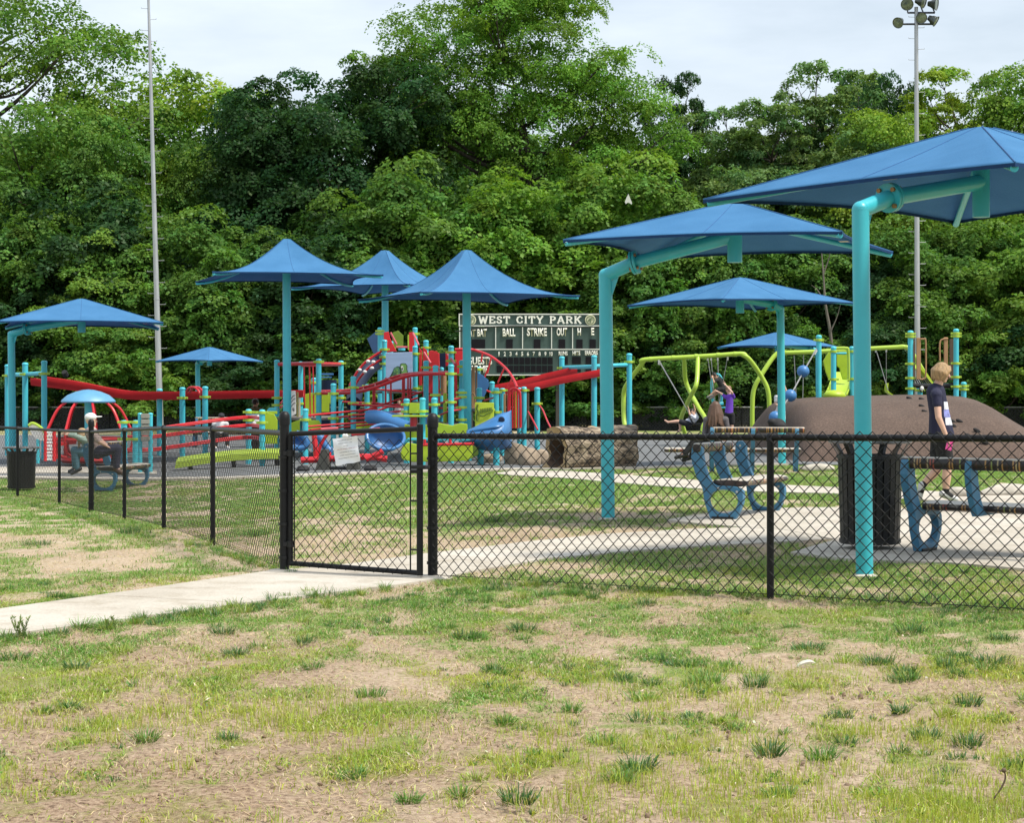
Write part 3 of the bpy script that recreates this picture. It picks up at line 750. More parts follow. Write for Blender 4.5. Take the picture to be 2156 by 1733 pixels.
TREES = []
def tree(key, px, top, d, green, label, width=1.0, rot=0.0, group=None, name='tree'):
    cm, tm, h0 = PROTO[key]
    base = GD(px, d)
    ztop = CAMZ - (top - HY) / F * d
    s = (ztop - base.z) / (h0 + .9)
    root = thing(name, base, label, 'tree', group)
    root.scale = (s * width, s * width, s); root.rotation_euler = (0, 0, rot)
    c = bpy.data.objects.new('crown', cm); COL.objects.link(c); c.parent = root; c.color = (*green, 1)
    t = bpy.data.objects.new('trunk', tm); COL.objects.link(t); t.parent = root
    TREES.append(root); return root
MG = (.108, .205, .037); LG = (.155, .270, .043); YG = (.20, .30, .036); DG = (.037, .086, .026); GG = (.135, .225, .070); BG = (.145, .270, .035)
T_ = 'trees behind the outfield fence'
tree('airy', 70, -150, 122, LG, 'tall airy tree with branches showing against the sky, in the upper left corner', 1.15, .1, T_)
tree('round', 60, 170, 114, MG, 'rounded green tree under the airy crown, leftmost of the wood', 1.2, 1.0, T_)
tree('tall', 205, 245, 112, MG, 'mid green tree immediately left of the leaning light pole', 1.0, 2.0, T_)
tree('round', 350, 120, 126, YG, 'yellowish green tree whose top shows behind the leaning light pole', 1.15, .5, T_)
tree('tall', 430, 255, 118, MG, 'green tree between the leaning light pole and the darkest tree', .9, 4, T_)
tree('dark', 690, 85, 114, DG, 'darkest tree, broad and deep green, above the three pointed umbrellas', 1.22, 0, T_)
tree('dark', 560, 150, 118, DG, 'dark tree with bare crooked boughs left of the darkest crown', .62, 2.6, T_)
tree('great', 1085, -115, 118, BG, 'biggest tree, bright green with visible limbs, rising above the scoreboard', 1.08, 0, T_)
tree('tall', 870, 240, 122, MG, 'green tree filling the gap between the darkest and the biggest tree', .95, 1.2, T_)
tree('feather', 1425, 105, 126, DG, 'slim dark tree top peeping out right of the biggest tree', .8, .6, T_)
tree('feather', 1525, 175, 120, GG, 'grey-green feathery tree, first one right of the biggest tree', 1.25, 2.2, T_)
tree('feather', 1625, 165, 118, GG, 'grey-green feathery tree with a dark forked trunk above the canopies', 1.3, 4.1, T_)
tree('feather', 1735, 85, 120, GG, 'tallest feathery tree with thin shoots at its top, left of the lamp cluster', 1.25, 5.0, T_)
tree('dark', 1855, 95, 130, DG, 'dark round crown just left of the lamp cluster pole', .62, 1.9, T_)
tree('tall', 1870, 195, 116, YG, 'yellow-green tree in front of the dark round crown', 1.0, .3, T_)
tree('feather', 2015, 85, 120, YG, 'yellow-green upright tree just right of the lamp cluster pole', 1.2, 3.0, T_)
tree('tall', 2135, 105, 118, LG, 'light green tree at the upper right corner', .95, 2.7, T_)
tree('round', 2060, 225, 113, YG, 'low yellow-green crown showing over the nearest blue canopy', .85, 3.3, T_)
# understorey along the fence
U_ = 'lower trees along the outfield fence'
tree('mid', 40, 420, 106, MG, 'lower tree above the left cantilever canopy', 1.2, .4, U_)
tree('mid', 165, 330, 108, DG, 'dark lower tree between the left canopy and the leaning light pole', 1.3, 2.1, U_)
tree('mid', 275, 470, 104, LG, 'bright bushy tree touching the left side of the leaning light pole', 1.25, 3.9, U_)
tree('mid', 400, 420, 105, MG, 'green bushy tree right of the leaning light pole', 1.3, 5.2, U_)
tree('mid', 520, 455, 103, MG, 'bushy tree behind the leftmost pointed umbrella', 1.2, .9, U_)
tree('mid', 655, 420, 104, DG, 'dark bushy tree between the first two pointed umbrellas', 1.3, 1.7, U_)
tree('mid', 790, 380, 105, MG, 'bushy tree behind the middle pointed umbrella', 1.25, 3.1, U_)
tree('mid', 905, 310, 107, MG, 'leafy tree between the two right pointed umbrellas', 1.25, 4.4, U_)
tree('mid', 1010, 360, 105, BG, 'bright leafy tree behind the rightmost pointed umbrella', 1.2, .2, U_)
tree('mid', 1150, 330, 106, BG, 'bright leafy tree directly above the scoreboard', 1.3, 2.8, U_)
tree('mid', 1290, 300, 107, LG, 'bright leafy tree carrying the white scrap', 1.2, 5.6, U_)
tree('mid', 1390, 420, 104, MG, 'drooping green tree right of the scoreboard', 1.25, 1.1, U_)
tree('mid', 1500, 390, 105, MG, 'green tree behind the second cantilever canopy', 1.2, 3.6, U_)
tree('mid', 1630, 430, 104, MG, 'green tree above the far cantilever canopy', 1.25, .7, U_)
tree('mid', 1760, 440, 105, DG, 'dark green tree behind the nearest turquoise pole', 1.2, 2.4, U_)
tree('mid', 1880, 430, 104, MG, 'green tree at the foot of the lamp cluster pole', 1.25, 4.9, U_)
tree('mid', 2010, 440, 105, MG, 'green tree over the right end of the mound', 1.2, 5.9, U_)
tree('mid', 2140, 400, 104, LG, 'green tree at the right edge under the nearest canopy', 1.3, 1.4, U_)
S_ = 'shrubs at the foot of the wood'
LS = ['at the left edge of the picture', 'behind the row of three posts', 'behind the red dome spinner', 'behind the light pole foot', 'behind the far blue canopy', 'left of the first umbrella post', 'right of the first umbrella post',
      'left of the second umbrella post', 'behind the turtle panel', 'left of the scoreboard', 'below the scoreboard left half', 'below the scoreboard right half', 'behind the first swing bay left post', 'behind the first swing bay',
      'between the swing bays', 'behind the farthest canopy', 'behind the mound left end', 'behind the lime hood', 'behind the brown planks', 'right of the mound posts', 'at the right edge of the picture']
for i, t in enumerate(LS):
    px = -15 + i * 108 + random.uniform(-18, 18)
    tree('low', px, random.uniform(590, 690), random.uniform(100.5, 102.5), [MG, DG, MG, LG][i % 4] if i % 5 else DG, 'leafy shrub ' + t, random.uniform(1.25, 1.6), random.uniform(0, 6.28), S_, 'shrub')['category'] = 'shrub'
# deeper in the wood, seen only through gaps
D_ = 'trees deeper in the wood'
for i in range(13):
    px = -60 + i * 190 + random.uniform(-30, 30)
    lim = np.interp(px, [0, 200, 330, 470, 600, 800, 1000, 1400, 1500, 1700, 2156], [120, 290, 220, 330, 230, 260, 60, 260, 290, 200, 210])
    tree(['round', 'tall', 'dark'][i % 3], px, lim + random.uniform(60, 120), random.uniform(132, 142), [MG, DG, GG][i % 3], 'dark tree deep in the wood, seen through gaps between nearer crowns', 1.5, random.uniform(0, 6), D_)
# ------------------------------------------------------------------ shared paints
TEAL = M('turquoise_paint', (.040, .42, .50), .38, var=.06, vs=3, bump=.05, bs=40, coat=.15)
TEALP = M('turquoise_powder_coat', (.058, .48, .58), .42, var=.07, vs=5, bump=.05, bs=60, coat=.1)
LIME = M('lime_plastic', (.36, .50, .02), .45, var=.09, vs=4, bump=.04, bs=50)
LIMEP = M('lime_paint', (.36, .52, .045), .4, var=.07, vs=3, coat=.1)
RED = M('red_paint', (.55, .014, .022), .4, var=.1, vs=4, coat=.1)
REDPL = M('red_plastic', (.58, .016, .022), .45, var=.1, vs=3, bump=.04)
BLUEPL = M('blue_plastic', (.045, .17, .40), .42, var=.12, vs=3, bump=.04)
NAVY = M('navy_plastic', (.006, .014, .04), .5, var=.2, vs=3, spec=.3)
BLACKP = M('black_vinyl', (.006, .006, .007), .45, var=.3, vs=30, bump=.1, bs=200, spec=.3)
BLACKM = M('black_steel', (.007, .007, .008), .42, var=.3, vs=8, bump=.08, spec=.4)
GALV = M('galvanised_steel', (.42, .43, .45), .5, .6, var=.15, vs=4, stretch=(1, 1, .15))
BRASS = M('rusty_bolt', (.30, .17, .07), .5, .5, var=.3, vs=30)
TAN = M('tan_plank', (.36, .20, .095), .7, var=.18, vs=3, bump=.2, bs=20, stretch=(6, 6, .6))
BROWN = M('brown_plank', (.115, .075, .052), .75, var=.2, vs=3, bump=.2, bs=20, stretch=(6, 6, .6))
WHITE = M('white_panel', (.78, .78, .76), .5, var=.04)
CHAIN = M('chain', (.30, .30, .30), .5, .6, var=.2, vs=20)

fab, nt, out = new_mat('shade_fabric'); L = nt.links.new
d_ = N(nt, 'ShaderNodeBsdfPrincipled'); d_.inputs['Roughness'].default_value = .75; t_ = N(nt, 'ShaderNodeBsdfTranslucent')
d_.inputs['Sheen Weight'].default_value = .0; d_.inputs['Specular IOR Level'].default_value = .08
tc = N(nt, 'ShaderNodeTexCoord'); n1 = N(nt, 'ShaderNodeTexNoise'); n1.inputs['Scale'].default_value = 2.2; n1.inputs['Detail'].default_value = 8
n2 = N(nt, 'ShaderNodeTexNoise'); n2.inputs['Scale'].default_value = 90; n2.inputs['Detail'].default_value = 3
L(tc.outputs['Object'], n1.inputs['Vector']); L(tc.outputs['Object'], n2.inputs['Vector'])
am = N(nt, 'ShaderNodeMath', operation='ADD'); L(n1.outputs['Fac'], am.inputs[0]); L(n2.outputs['Fac'], am.inputs[1])
hm = N(nt, 'ShaderNodeMath', operation='MULTIPLY'); hm.inputs[1].default_value = .5; L(am.outputs[0], hm.inputs[0])
cc = ramp(nt, hm.outputs[0], [(.34, (.058, .185, .37)), (.64, (.085, .245, .47))])
L(cc, d_.inputs['Base Color']); t_.inputs['Color'].default_value = (.03, .16, .44, 1)
mx = N(nt, 'ShaderNodeMixShader'); mx.inputs['Fac'].default_value = .24; L(d_.outputs[0], mx.inputs[1]); L(t_.outputs[0], mx.inputs[2])
bp = N(nt, 'ShaderNodeBump'); bp.inputs['Strength'].default_value = .12; bp.inputs['Distance'].default_value = .01; L(n2.outputs['Fac'], bp.inputs['Height']); L(bp.outputs['Normal'], d_.inputs['Normal'])
L(mx.outputs[0], out.inputs['Surface'])
HEM = M('fabric_hem', (.016, .045, .12), .9, var=.15, vs=8, spec=.1)

# ------------------------------------------------------------------ chain link fences
PITCH = .047
def chain_points(p0, p1, h, lift=.02):
    """wire segments of a diamond mesh between two ground points"""
    p0 = np.array(p0[:2]); p1 = np.array(p1[:2]); D = p1 - p0; Ln = np.hypot(*D); D /= Ln
    nw = int(Ln / PITCH); nk = int(h / PITCH)
    A = []; B = []
    i = np.arange(nw)[:, None]; k = np.arange(nk)[None]
    def P(kk):
        u = (i + ((kk + i) % 2)) * PITCH + 0 * kk
        x = p0[0] + D[0] * u; y = p0[1] + D[1] * u
        z = np.interp(u, np.linspace(0, Ln, 12), gz(p0[0] + D[0] * np.linspace(0, Ln, 12), p0[1] + D[1] * np.linspace(0, Ln, 12))) + lift + kk * PITCH
        s = ((kk + i) % 2 * 2 - 1) * .003
        return np.stack([x - D[1] * s, y + D[0] * s, z], -1)
    a = P(k + 0); b = P(k + 1)
    return a.reshape(-1, 3), b.reshape(-1, 3)

def fence_post(root, p, h, r, cap='loop'):
    mb = MB(); z = p[2]
    mb.lathe([(r, -.15), (r, h)], p, 14)
    if cap == 'dome': mb.lathe([(r * 1.14, h - .05), (r * 1.18, h), (r * 1.1, h + .035), (r * .7, h + .06), (0.001, h + .068)], p, 14)
    else: mb.lathe([(r * 1.2, h - .05), (r * 1.2, h - .005), (r * .8, h + .01), (.001, h + .015)], p, 12)
    o = mb.build('post', BLACKP, root, True)
    if cap == 'dome':
        for zz in (.12, .4, .68, .96): MB().lathe([(r, zz), (r * 1.2, zz), (r * 1.2, zz + .022), (r, zz + .022)], p, 14).build('tension_band', BLACKM, o, True)
    return o

def fence(name, label, pts, H, posts, wire_r=.0034, tops=None, group=None):
    root = thing(name, Vector(pts[0]), label, 'fence', group)
    for p, kind in zip(pts, posts):
        if kind: fence_post(root, p, H + (.10 if kind == 2 else .0), .040 if kind == 2 else .026, 'dome' if kind == 2 else 'loop')
    rail = MB(); A = []; B = []; wire = MB()
    for a, b in zip(pts[:-1], pts[1:]):
        n = 8; P = [Vector(a).lerp(Vector(b), i / n) for i in range(n + 1)]
        za, zb = a[2], b[2]
        P = [Vector((p.x, p.y, za + (zb - za) * i / n + H - .02)) for i, p in enumerate(P)]
        rail.tube(P, .0235, 12)
        w_ = [Vector((p.x, p.y, gz(p.x, p.y) + .035)) for p in P]; wire.tube(w_, .003, 5)
        d = Vector((b[0] - a[0], b[1] - a[1], 0)).normalized(); nn = Vector((-d.y, d.x, 0)) * -.03
        x0, x1 = chain_points(Vector(a) + nn, Vector(b) + nn, H + .015)
        A.append(x0); B.append(x1)
    rail.build('top_rail', BLACKP, root, True)
    wire.build('tension_wire', BLACKP, root)
    off = np.array(origin(root))
    link('chain_mesh', seg_mesh('chain_mesh', np.concatenate(A) - off, np.concatenate(B) - off, wire_r, 4), BLACKP, root)
    return root

def fp(px, d): return GD(px, d)
PR = [fp(911, 15.27), fp(1622, 13.5)]
dirv = (PR[1] - PR[0]); nx_ = PR[1] + dirv
PR.append(Vector((nx_.x, nx_.y, gz(nx_.x, nx_.y)))); nx_ = nx_ + dirv; PR.append(Vector((nx_.x, nx_.y, gz(nx_.x, nx_.y))))

fence('chain_link_fence', 'black chain-link fence running from the gate to the right edge of the lawn', PR, 1.17, [2, 1, 1, 1])
PL = [fp(599, 15.9), fp(448, 18.95), fp(345, 22.0), fp(262, 25.0), fp(192, 27.8), fp(125, 30.3), fp(37, 32.5), fp(-90, 34.2)]
fence('chain_link_fence', 'black chain-link fence running from the gate away to the left, with a tall terminal post', PL, 1.19, [2, 1, 1, 1, 2, 1, 1, 1], .0024)
# concrete footings of the gate posts
for px, d, t in ((599, 15.9, 'left'), (911, 15.27, 'right')):
    g = fp(px, d)
    m = MB().lathe([(.17, -.1), (.16, .012), (.12, .03), (.001, .034)], g, 14)
    o = m.build('footing', conc, None, True); tag(o, 'rough concrete footing at the foot of the %s' % ('gate hinge post' if t == 'left' else 'gate latch post'), 'footing')

# gate
gA = fp(612, 15.86); gB = fp(884, 15.16); gd = (gB - gA); gl_ = Vector((gd.x, gd.y, 0)).length; gu = Vector((gd.x, gd.y, 0)).normalized(); gn = Vector((gu.y, -gu.x, 0))
root = thing('gate', gA, 'black chain-link gate with a notice, closed between two thick posts', 'gate')
z0, z1 = gA.z + .085, gA.z + 1.165
zB0 = W(884, 1207, gB.y).z; zB1 = W(884, 903, gB.y).z
fr = MB()
a0 = Vector((gA.x, gA.y, z0)); a1 = Vector((gA.x, gA.y, z1)); b0 = Vector((gB.x, gB.y, zB0)); b1 = Vector((gB.x, gB.y, zB1))
fr.tube([a0 - Vector((0, 0, .02)), a1], .021, 12); fr.tube([b0 - Vector((0, 0, .02)), b1 + Vector((0, 0, .035))], .026, 12); fr.tube([a0, b0], .021, 12); fr.tube([a1, b1], .021, 12)
fr.build('gate_frame', BLACKP, root, True)
mbar = MB(); tp = a0.lerp(b0, .055); mbar.tube([a0.lerp(b0, .03) + Vector((0, 0, .03)), a1.lerp(b1, .03)], .006, 6); mbar.tube([a0.lerp(b0, .93), a1.lerp(b1, .93)], .007, 6)
for t in (.16, .5, .83): mbar.tube([a0.lerp(a1, t), a0.lerp(b0, .03).lerp(a1.lerp(b1, .03), t)], .006, 6); mbar.tube([b0.lerp(b1, t), a0.lerp(b0, .93).lerp(a1.lerp(b1, .93), t)], .008, 6)
mbar.build('tension_bar', BLACKM, root, True)
nw = int(gl_ * .9 / PITCH); nk = int(1.10 / PITCH); A = []; B = []
for i in range(nw):
    for k in range(nk):
        def PP(kk):
            u = (i + ((kk + i) % 2)) * PITCH + .03
            z = -.02 + kk * PITCH
            t = u / gl_
            # the mesh hangs loose in the upper half
            sl_ = .02 * max(0, min(1, (z - .55) / .3)) * math.sin(t * 9)
            return a0.lerp(b0, t) + Vector((0, 0, z)) + gn * (.024 + .003 * ((kk + i) % 2)) + gu * sl_
        A.append(tuple(PP(k) - gA)); B.append(tuple(PP(k + 1) - gA))
link('chain_mesh', seg_mesh('chain_mesh', A, B, .0034), BLACKP, root)
h = MB()
for zz in (.16, .92):
    c0 = a0 + Vector((0, 0, zz)); h.lathe([(.03, -.025), (.034, -.025), (.034, .025), (.03, .025)], c0, 12); h.tube([c0, c0 - gu * .06], .014, 8); h.box(c0 - gu * .03 + gn * .02, (.05, .03, .035))
h.build('hinge', BLACKM, root, True)
l_ = MB(); c0 = b0.lerp(b1, .735); l_.box(c0 + gu * .02 + gn * .02, (.15, .035, .032), None, .006); l_.tube([c0 + gu * .07 + gn * .02, c0 + gu * .10 + gn * .02], .012, 8); l_.box(c0 - gu * .02 + gn * .035 - Vector((0, 0, .035)), (.09, .02, .03), None, .005)
l_.build('latch', BLACKM, root, True)
for zz in (.74,):
    m = MB(); p = PR[0] + Vector((0, 0, .84)) - gu * .035; m.box(p, (.02, .03, .06), None, .004); m.build('latch_catch', M('bright_steel', (.6, .6, .6), .35, .7), root)

# notice on the gate
pm, nt, out = new_mat('notice_paper'); L = nt.links.new
b = N(nt, 'ShaderNodeBsdfPrincipled'); b.inputs['Roughness'].default_value = .35; b.inputs['Coat Weight'].default_value = .3
tc = N(nt, 'ShaderNodeTexCoord'); n1 = N(nt, 'ShaderNodeTexNoise'); n1.inputs['Scale'].default_value = 7; n1.inputs['Detail'].default_value = 5
L(tc.outputs['Object'], n1.inputs['Vector']); L(ramp(nt, n1.outputs['Fac'], [(.3, (.70, .70, .72)), (.7, (.83, .83, .84))]), b.inputs['Base Color'])
L(b.outputs[0], out.inputs['Surface'])
gd_ = (gA.y + gB.y) / 2 - .05
def NP(px, py): 
    p = W(px, py, 1); t = ((px - 612) / 272.)
    d = gA.y + (gB.y - gA.y) * t - .085
    return W(px, py, d)
c4 = [(700, 924), (751, 918), (759, 972), (707, 981)]
root = thing('notice', NP(729, 950), 'crinkled white paper notice with lines of print, tied to the gate', 'notice')
n = 14; vs = []; fs = []
for j in range(n + 1):
    for i in range(n + 1):
        u, v = i / n, j / n
        px = (c4[0][0] * (1 - u) + c4[1][0] * u) * (1 - v) + (c4[3][0] * (1 - u) + c4[2][0] * u) * v + .7 * math.sin(v * 9 + u) * (u in (0, 1))
        py = (c4[0][1] * (1 - u) + c4[1][1] * u) * (1 - v) + (c4[3][1] * (1 - u) + c4[2][1] * u) * v + .6 * math.sin(u * 11) * (v in (0, 1))
        p = NP(px, py); p.y -= .012 * math.sin(u * 5 + v * 3) + .008 * math.sin(v * 8 - u * 4); vs.append(p)
for j in range(n):
    for i in range(n):
        a = j * (n + 1) + i; fs.append((a, a + 1, a + n + 2, a + n + 1))
m = MB().add(vs, fs); m.add([v + Vector((0, .003, 0)) for v in vs], [tuple(reversed(f)) for f in fs]); m.build('sheet', pm, root, True)
def notice_pt(u, v):
    px = (c4[0][0] * (1 - u) + c4[1][0] * u) * (1 - v) + (c4[3][0] * (1 - u) + c4[2][0] * u) * v
    py = (c4[0][1] * (1 - u) + c4[1][1] * u) * (1 - v) + (c4[3][1] * (1 - u) + c4[2][1] * u) * v
    p = NP(px, py); p.y -= .012 * math.sin(u * 5 + v * 3) + .008 * math.sin(v * 8 - u * 4) + .003; return p
INK = M('ink', (.16, .16, .17), .7, var=.2); INKR = M('red_ink', (.40, .15, .16), .7, var=.2)
for v, u0, u1, mt in [(.10, .20, .78, INK), (.21, .22, .76, INK), (.32, .4, .6, INK), (.43, .14, .9, INKR), (.55, .22, .84, INK), (.66, .22, .84, INK), (.77, .15, .93, INK)]:
    m = MB(); u = u0; rd = random.Random(int(v * 100))
    while u < u1:
        wd = rd.uniform(.012, .03); q = [notice_pt(u, v - .009), notice_pt(u + wd, v - .009), notice_pt(u + wd, v + .009), notice_pt(u, v + .009)]
        m.add(q, [(0, 1, 2, 3)]); u += wd + (rd.uniform(.02, .035) if rd.random() < .18 else .010)
    m.build('printed_line', mt, root)
m = MB()
for u in (.42, .58): m.lathe([(.012, -.003), (.016, 0), (.012, .003)], NP(712 + 30 * u, 917.5) + Vector((0, -.004, 0)), 10, (0, 1, 0))
m.build('tie', M('white_tie', (.8, .8, .8), .4), root, True)

# far outfield fence
fm, nt, out = new_mat('dark_mesh'); L = nt.links.new
b = N(nt, 'ShaderNodeBsdfPrincipled'); b.inputs['Base Color'].default_value = (.012, .013, .013, 1); b.inputs['Roughness'].default_value = .6
tr = N(nt, 'ShaderNodeBsdfTransparent'); mx = N(nt, 'ShaderNodeMixShader')
tc = N(nt, 'ShaderNodeTexCoord'); wv = []
for rz in (math.radians(45), math.radians(-45)):
    mp = N(nt, 'ShaderNodeMapping'); mp.inputs['Rotation'].default_value = (0, rz, 0); L(tc.outputs['Object'], mp.inputs['Vector'])
    q = N(nt, 'ShaderNodeTexWave', wave_type='BANDS', bands_direction='X'); q.inputs['Scale'].default_value = 2.6; L(mp.outputs['Vector'], q.inputs['Vector']); wv.append(q)
mxx = N(nt, 'ShaderNodeMath', operation='MAXIMUM'); L(wv[0].outputs['Fac'], mxx.inputs[0]); L(wv[1].outputs['Fac'], mxx.inputs[1])
mr = N(nt, 'ShaderNodeMapRange'); mr.inputs['From Min'].default_value = .45; mr.inputs['From Max'].default_value = .8; mr.inputs['To Min'].default_value = .25; mr.inputs['To Max'].default_value = 1
L(mxx.outputs[0], mr.inputs['Value']); L(mr.outputs['Result'], mx.inputs['Fac']); L(tr.outputs[0], mx.inputs[1]); L(b.outputs[0], mx.inputs[2]); L(mx.outputs[0], out.inputs['Surface'])
zf = gz(0, 99.0)
root = thing('outfield_fence', (0, 99, zf), 'long black mesh fence with a pale top rail in front of the wood', 'fence')
MB().box((0, 99, zf + .6), (90, .006, 1.2)).build('mesh_panel', fm, root)
MB().tube([(-45, 98.96, zf + 1.22), (45, 98.96, zf + 1.22)], .03, 8).build('top_rail', M('grey_rail', (.42, .42, .42), .6, .1), root, True)
for i in range(31):
    MB().tube([(-45 + 3 * i, 98.95, zf - .1), (-45 + 3 * i, 98.95, zf + 1.22)], .03, 8).build('post', BLACKM, root, True)

# ------------------------------------------------------------------ cantilever shade canopies
def rotz(v, a): return Vector((v[0] * math.cos(a) - v[1] * math.sin(a), v[0] * math.sin(a) + v[1] * math.cos(a), v[2] if len(v) > 2 else 0))
def sail(root, C, zc, zp, half, ang, conc_=0.0, sag=.10, cap_r=.10, n=14, back_mat=None):
    """square fabric roof: corners at height zc, centre at zp; edges scalloped, hips straight, optional concave profile"""
    vs = []; fs = []
    K = 4
    corners = [rotz((half, 0, 0), ang + math.pi / 2 * k) for k in range(4)]
    idx = {}
    def put(p):
        key = (round(p.x, 4), round(p.y, 4), round(p.z, 4))
        if key not in idx: idx[key] = len(vs); vs.append(p)
        return idx[key]
    rise = zp - zc
    for k in range(4):
        a, b = corners[k], corners[(k + 1) % 4]
        rows = []
        for j in range(n + 1):
            t = cap_r / half + (1 - cap_r / half) * j / n       # 0 centre .. 1 edge
            row = []
            for i in range(n + 1):
                u = i / n
                e = a.lerp(b, u)
                pull = 1 - sag * 4 * u * (1 - u) * t
                h = 1 - t
                z = rise * (h ** (1 + conc_)) - (.05 * rise * 4 * u * (1 - u) * math.sin(math.pi * t))
                z += .04 * 4 * u * (1 - u) * t                      # edges ride a little above the corners
                row.append(put(Vector((C.x + e.x * t * pull, C.y + e.y * t * pull, zc + z))))
            rows.append(row)
        for j in range(n):
            for i in range(n): fs.append((rows[j][i], rows[j + 1][i], rows[j + 1][i + 1], rows[j][i + 1]))
    top = put(Vector((C.x, C.y, zc + rise * (1 - cap_r / half) ** (1 + conc_) + .015)))
    m = MB().add(vs, fs)
    ring = []
    for k in range(4):
        a, b = corners[k], corners[(k + 1) % 4]
        t = cap_r / half
        for i in range(n):
            u = i / n; e = a.lerp(b, u); pull = 1 - sag * 4 * u * (1 - u) * t
            z = rise * ((1 - t) ** (1 + conc_)) - (.05 * rise * 4 * u * (1 - u) * math.sin(math.pi * t)) + .04 * 4 * u * (1 - u) * t
            ring.append(put(Vector((C.x + e.x * t * pull, C.y + e.y * t * pull, zc + z))))
    m2 = MB(); m2.v = vs; m2.f = fs + [(ring[i], ring[(i + 1) % len(ring)], top) for i in range(len(ring))]
    o = m2.build('canopy', fab, root, True)
    so_ = o.modifiers.new('thick', 'SOLIDIFY'); so_.thickness = .006; so_.offset = 0
    # hem and hip seams
    hm_ = MB(); sm = MB()
    for k in range(4):
        a, b = corners[k], corners[(k + 1) % 4]
        P = []
        for i in range(n + 1):
            u = i / n; e = a.lerp(b, u); pull = 1 - sag * 4 * u * (1 - u)
            P.append(Vector((C.x + e.x * pull, C.y + e.y * pull, zc + .04 * 4 * u * (1 - u) - .012)))
        vv = []
        for p in P: vv += [p + Vector((0, 0, .012)), p - Vector((0, 0, .016))]
        hm_.add(vv, [(2 * i, 2 * i + 2, 2 * i + 3, 2 * i + 1) for i in range(n)])
        P = [Vector((C.x + a.x * t, C.y + a.y * t, zc + rise * (1 - t) ** (1 + conc_) + .006)) for t in [cap_r / half + (1 - cap_r / half) * j / n for j in range(n + 1)]]
        sm.tube(P, .006, 5)
        e = (a + b) / 2; P = []
        for j in range(n + 1):
            t = cap_r / half + (1 - cap_r / half) * j / n; pull = 1 - sag * t
            P.append(Vector((C.x + e.x * t * pull, C.y + e.y * t * pull, zc + rise * (1 - t) ** (1 + conc_) - .05 * rise * math.sin(math.pi * t) + .04 * t + .005)))
        sm.tube(P, .004, 5)
    hm_.build('hem', HEM, o); sm.build('seam', M('seam', (.026, .11, .27), .85), o)
    return o, corners

def cantilever(label, pole, top_z, C, zc, zp, ang, half=2.16, r=.078, hub_drop=.30):
    root = thing('shade_canopy', pole, label, 'canopy', 'cantilever shade canopies')
    lean = Vector((-.012, 0, 0)) * (top_z - pole.z)
    top = Vector((pole.x, pole.y, top_z)) + lean
    MB().tube([pole - Vector((0, 0, .2)), top], r, 24).build('pole', TEAL, root, True)
    MB().lathe([(r * 1.5, 0), (r * 1.5, .015), (r, .03)], pole, 20).build('base_ring', conc, root, True)
    hub = Vector((C.x, C.y, zc + .12)); d = hub - top; hd = Vector((d.x, d.y, 0)).normalized()
    fl = top.lerp(hub, .23); fl.z = top.z + (hub.z - top.z) * .23 + .03
    el = MB(); el.ball(top - Vector((0, 0, r * .25)), r * 1.03, 16, 10); el.tube([top - Vector((0, 0, r * .25)), fl], r, 20)
    el.build('elbow', TEAL, root, True)
    t = (hub - fl).normalized()
    o = MB().lathe([(r * 1.75, -.032), (r * 1.75, -.004)], fl, 28, t).lathe([(r * 1.75, .004), (r * 1.75, .032)], fl, 28, t).build('flange', TEAL, root, True)
    u, v = frame_of(t); bo = MB()
    for k in range(4):
        a = math.pi / 4 + k * math.pi / 2; p = fl + (u * math.cos(a) + v * math.sin(a)) * r * 1.38
        bo.lathe([(.015, -.055), (.02, -.055), (.02, .055), (.015, .055)], p, 6, t)
    bo.build('bolt', BRASS, o)
    g_ = MB(); q = top + hd * (r * 1.0) - Vector((0, 0, r * .9))
    s_ = Vector((-hd.y, hd.x, 0)) * .006
    tri = [q - Vector((0, 0, .02)), q + hd * .11 + Vector((0, 0, .11)), q - Vector((0, 0, .2))]
    g_.add([p + s_ for p in tri] + [p - s_ for p in tri], [(0, 1, 2), (5, 4, 3), (0, 3, 4, 1), (1, 4, 5, 2), (2, 5, 3, 0)]); g_.build('gusset', TEAL, root)
    MB().tube([fl, hub], r * .98, 20).build('arm', TEAL, root, True)
    MB().lathe([(r * 1.08, -hub_drop), (r * 1.08, .12)], hub, 20).build('hub', TEAL, root, True)
    o, corners = sail(root, C, zc, zp, half, ang)
    peak = Vector((C.x, C.y, zp - .06))
    for c in corners:
        e = Vector((C.x + c.x * .985, C.y + c.y * .985, zc - .035)); s = hub.lerp(peak, .55)
        MB().tube([s, e], .030, 12).build('rafter', TEAL, root, True)
    e = corners[0].lerp(corners[3], .45) * .80
    p = Vector((C.x + e.x, C.y + e.y, zc + .05)); p.z = zc + (zp - zc) * .12
    MB().box(p - Vector((0, 0, .03)), (.14, .10, .004), Matrix.Rotation(ang + .8, 3, 'Z')).build('care_label', M('care_label', (.5, .48, .42), .6), root)
    return root

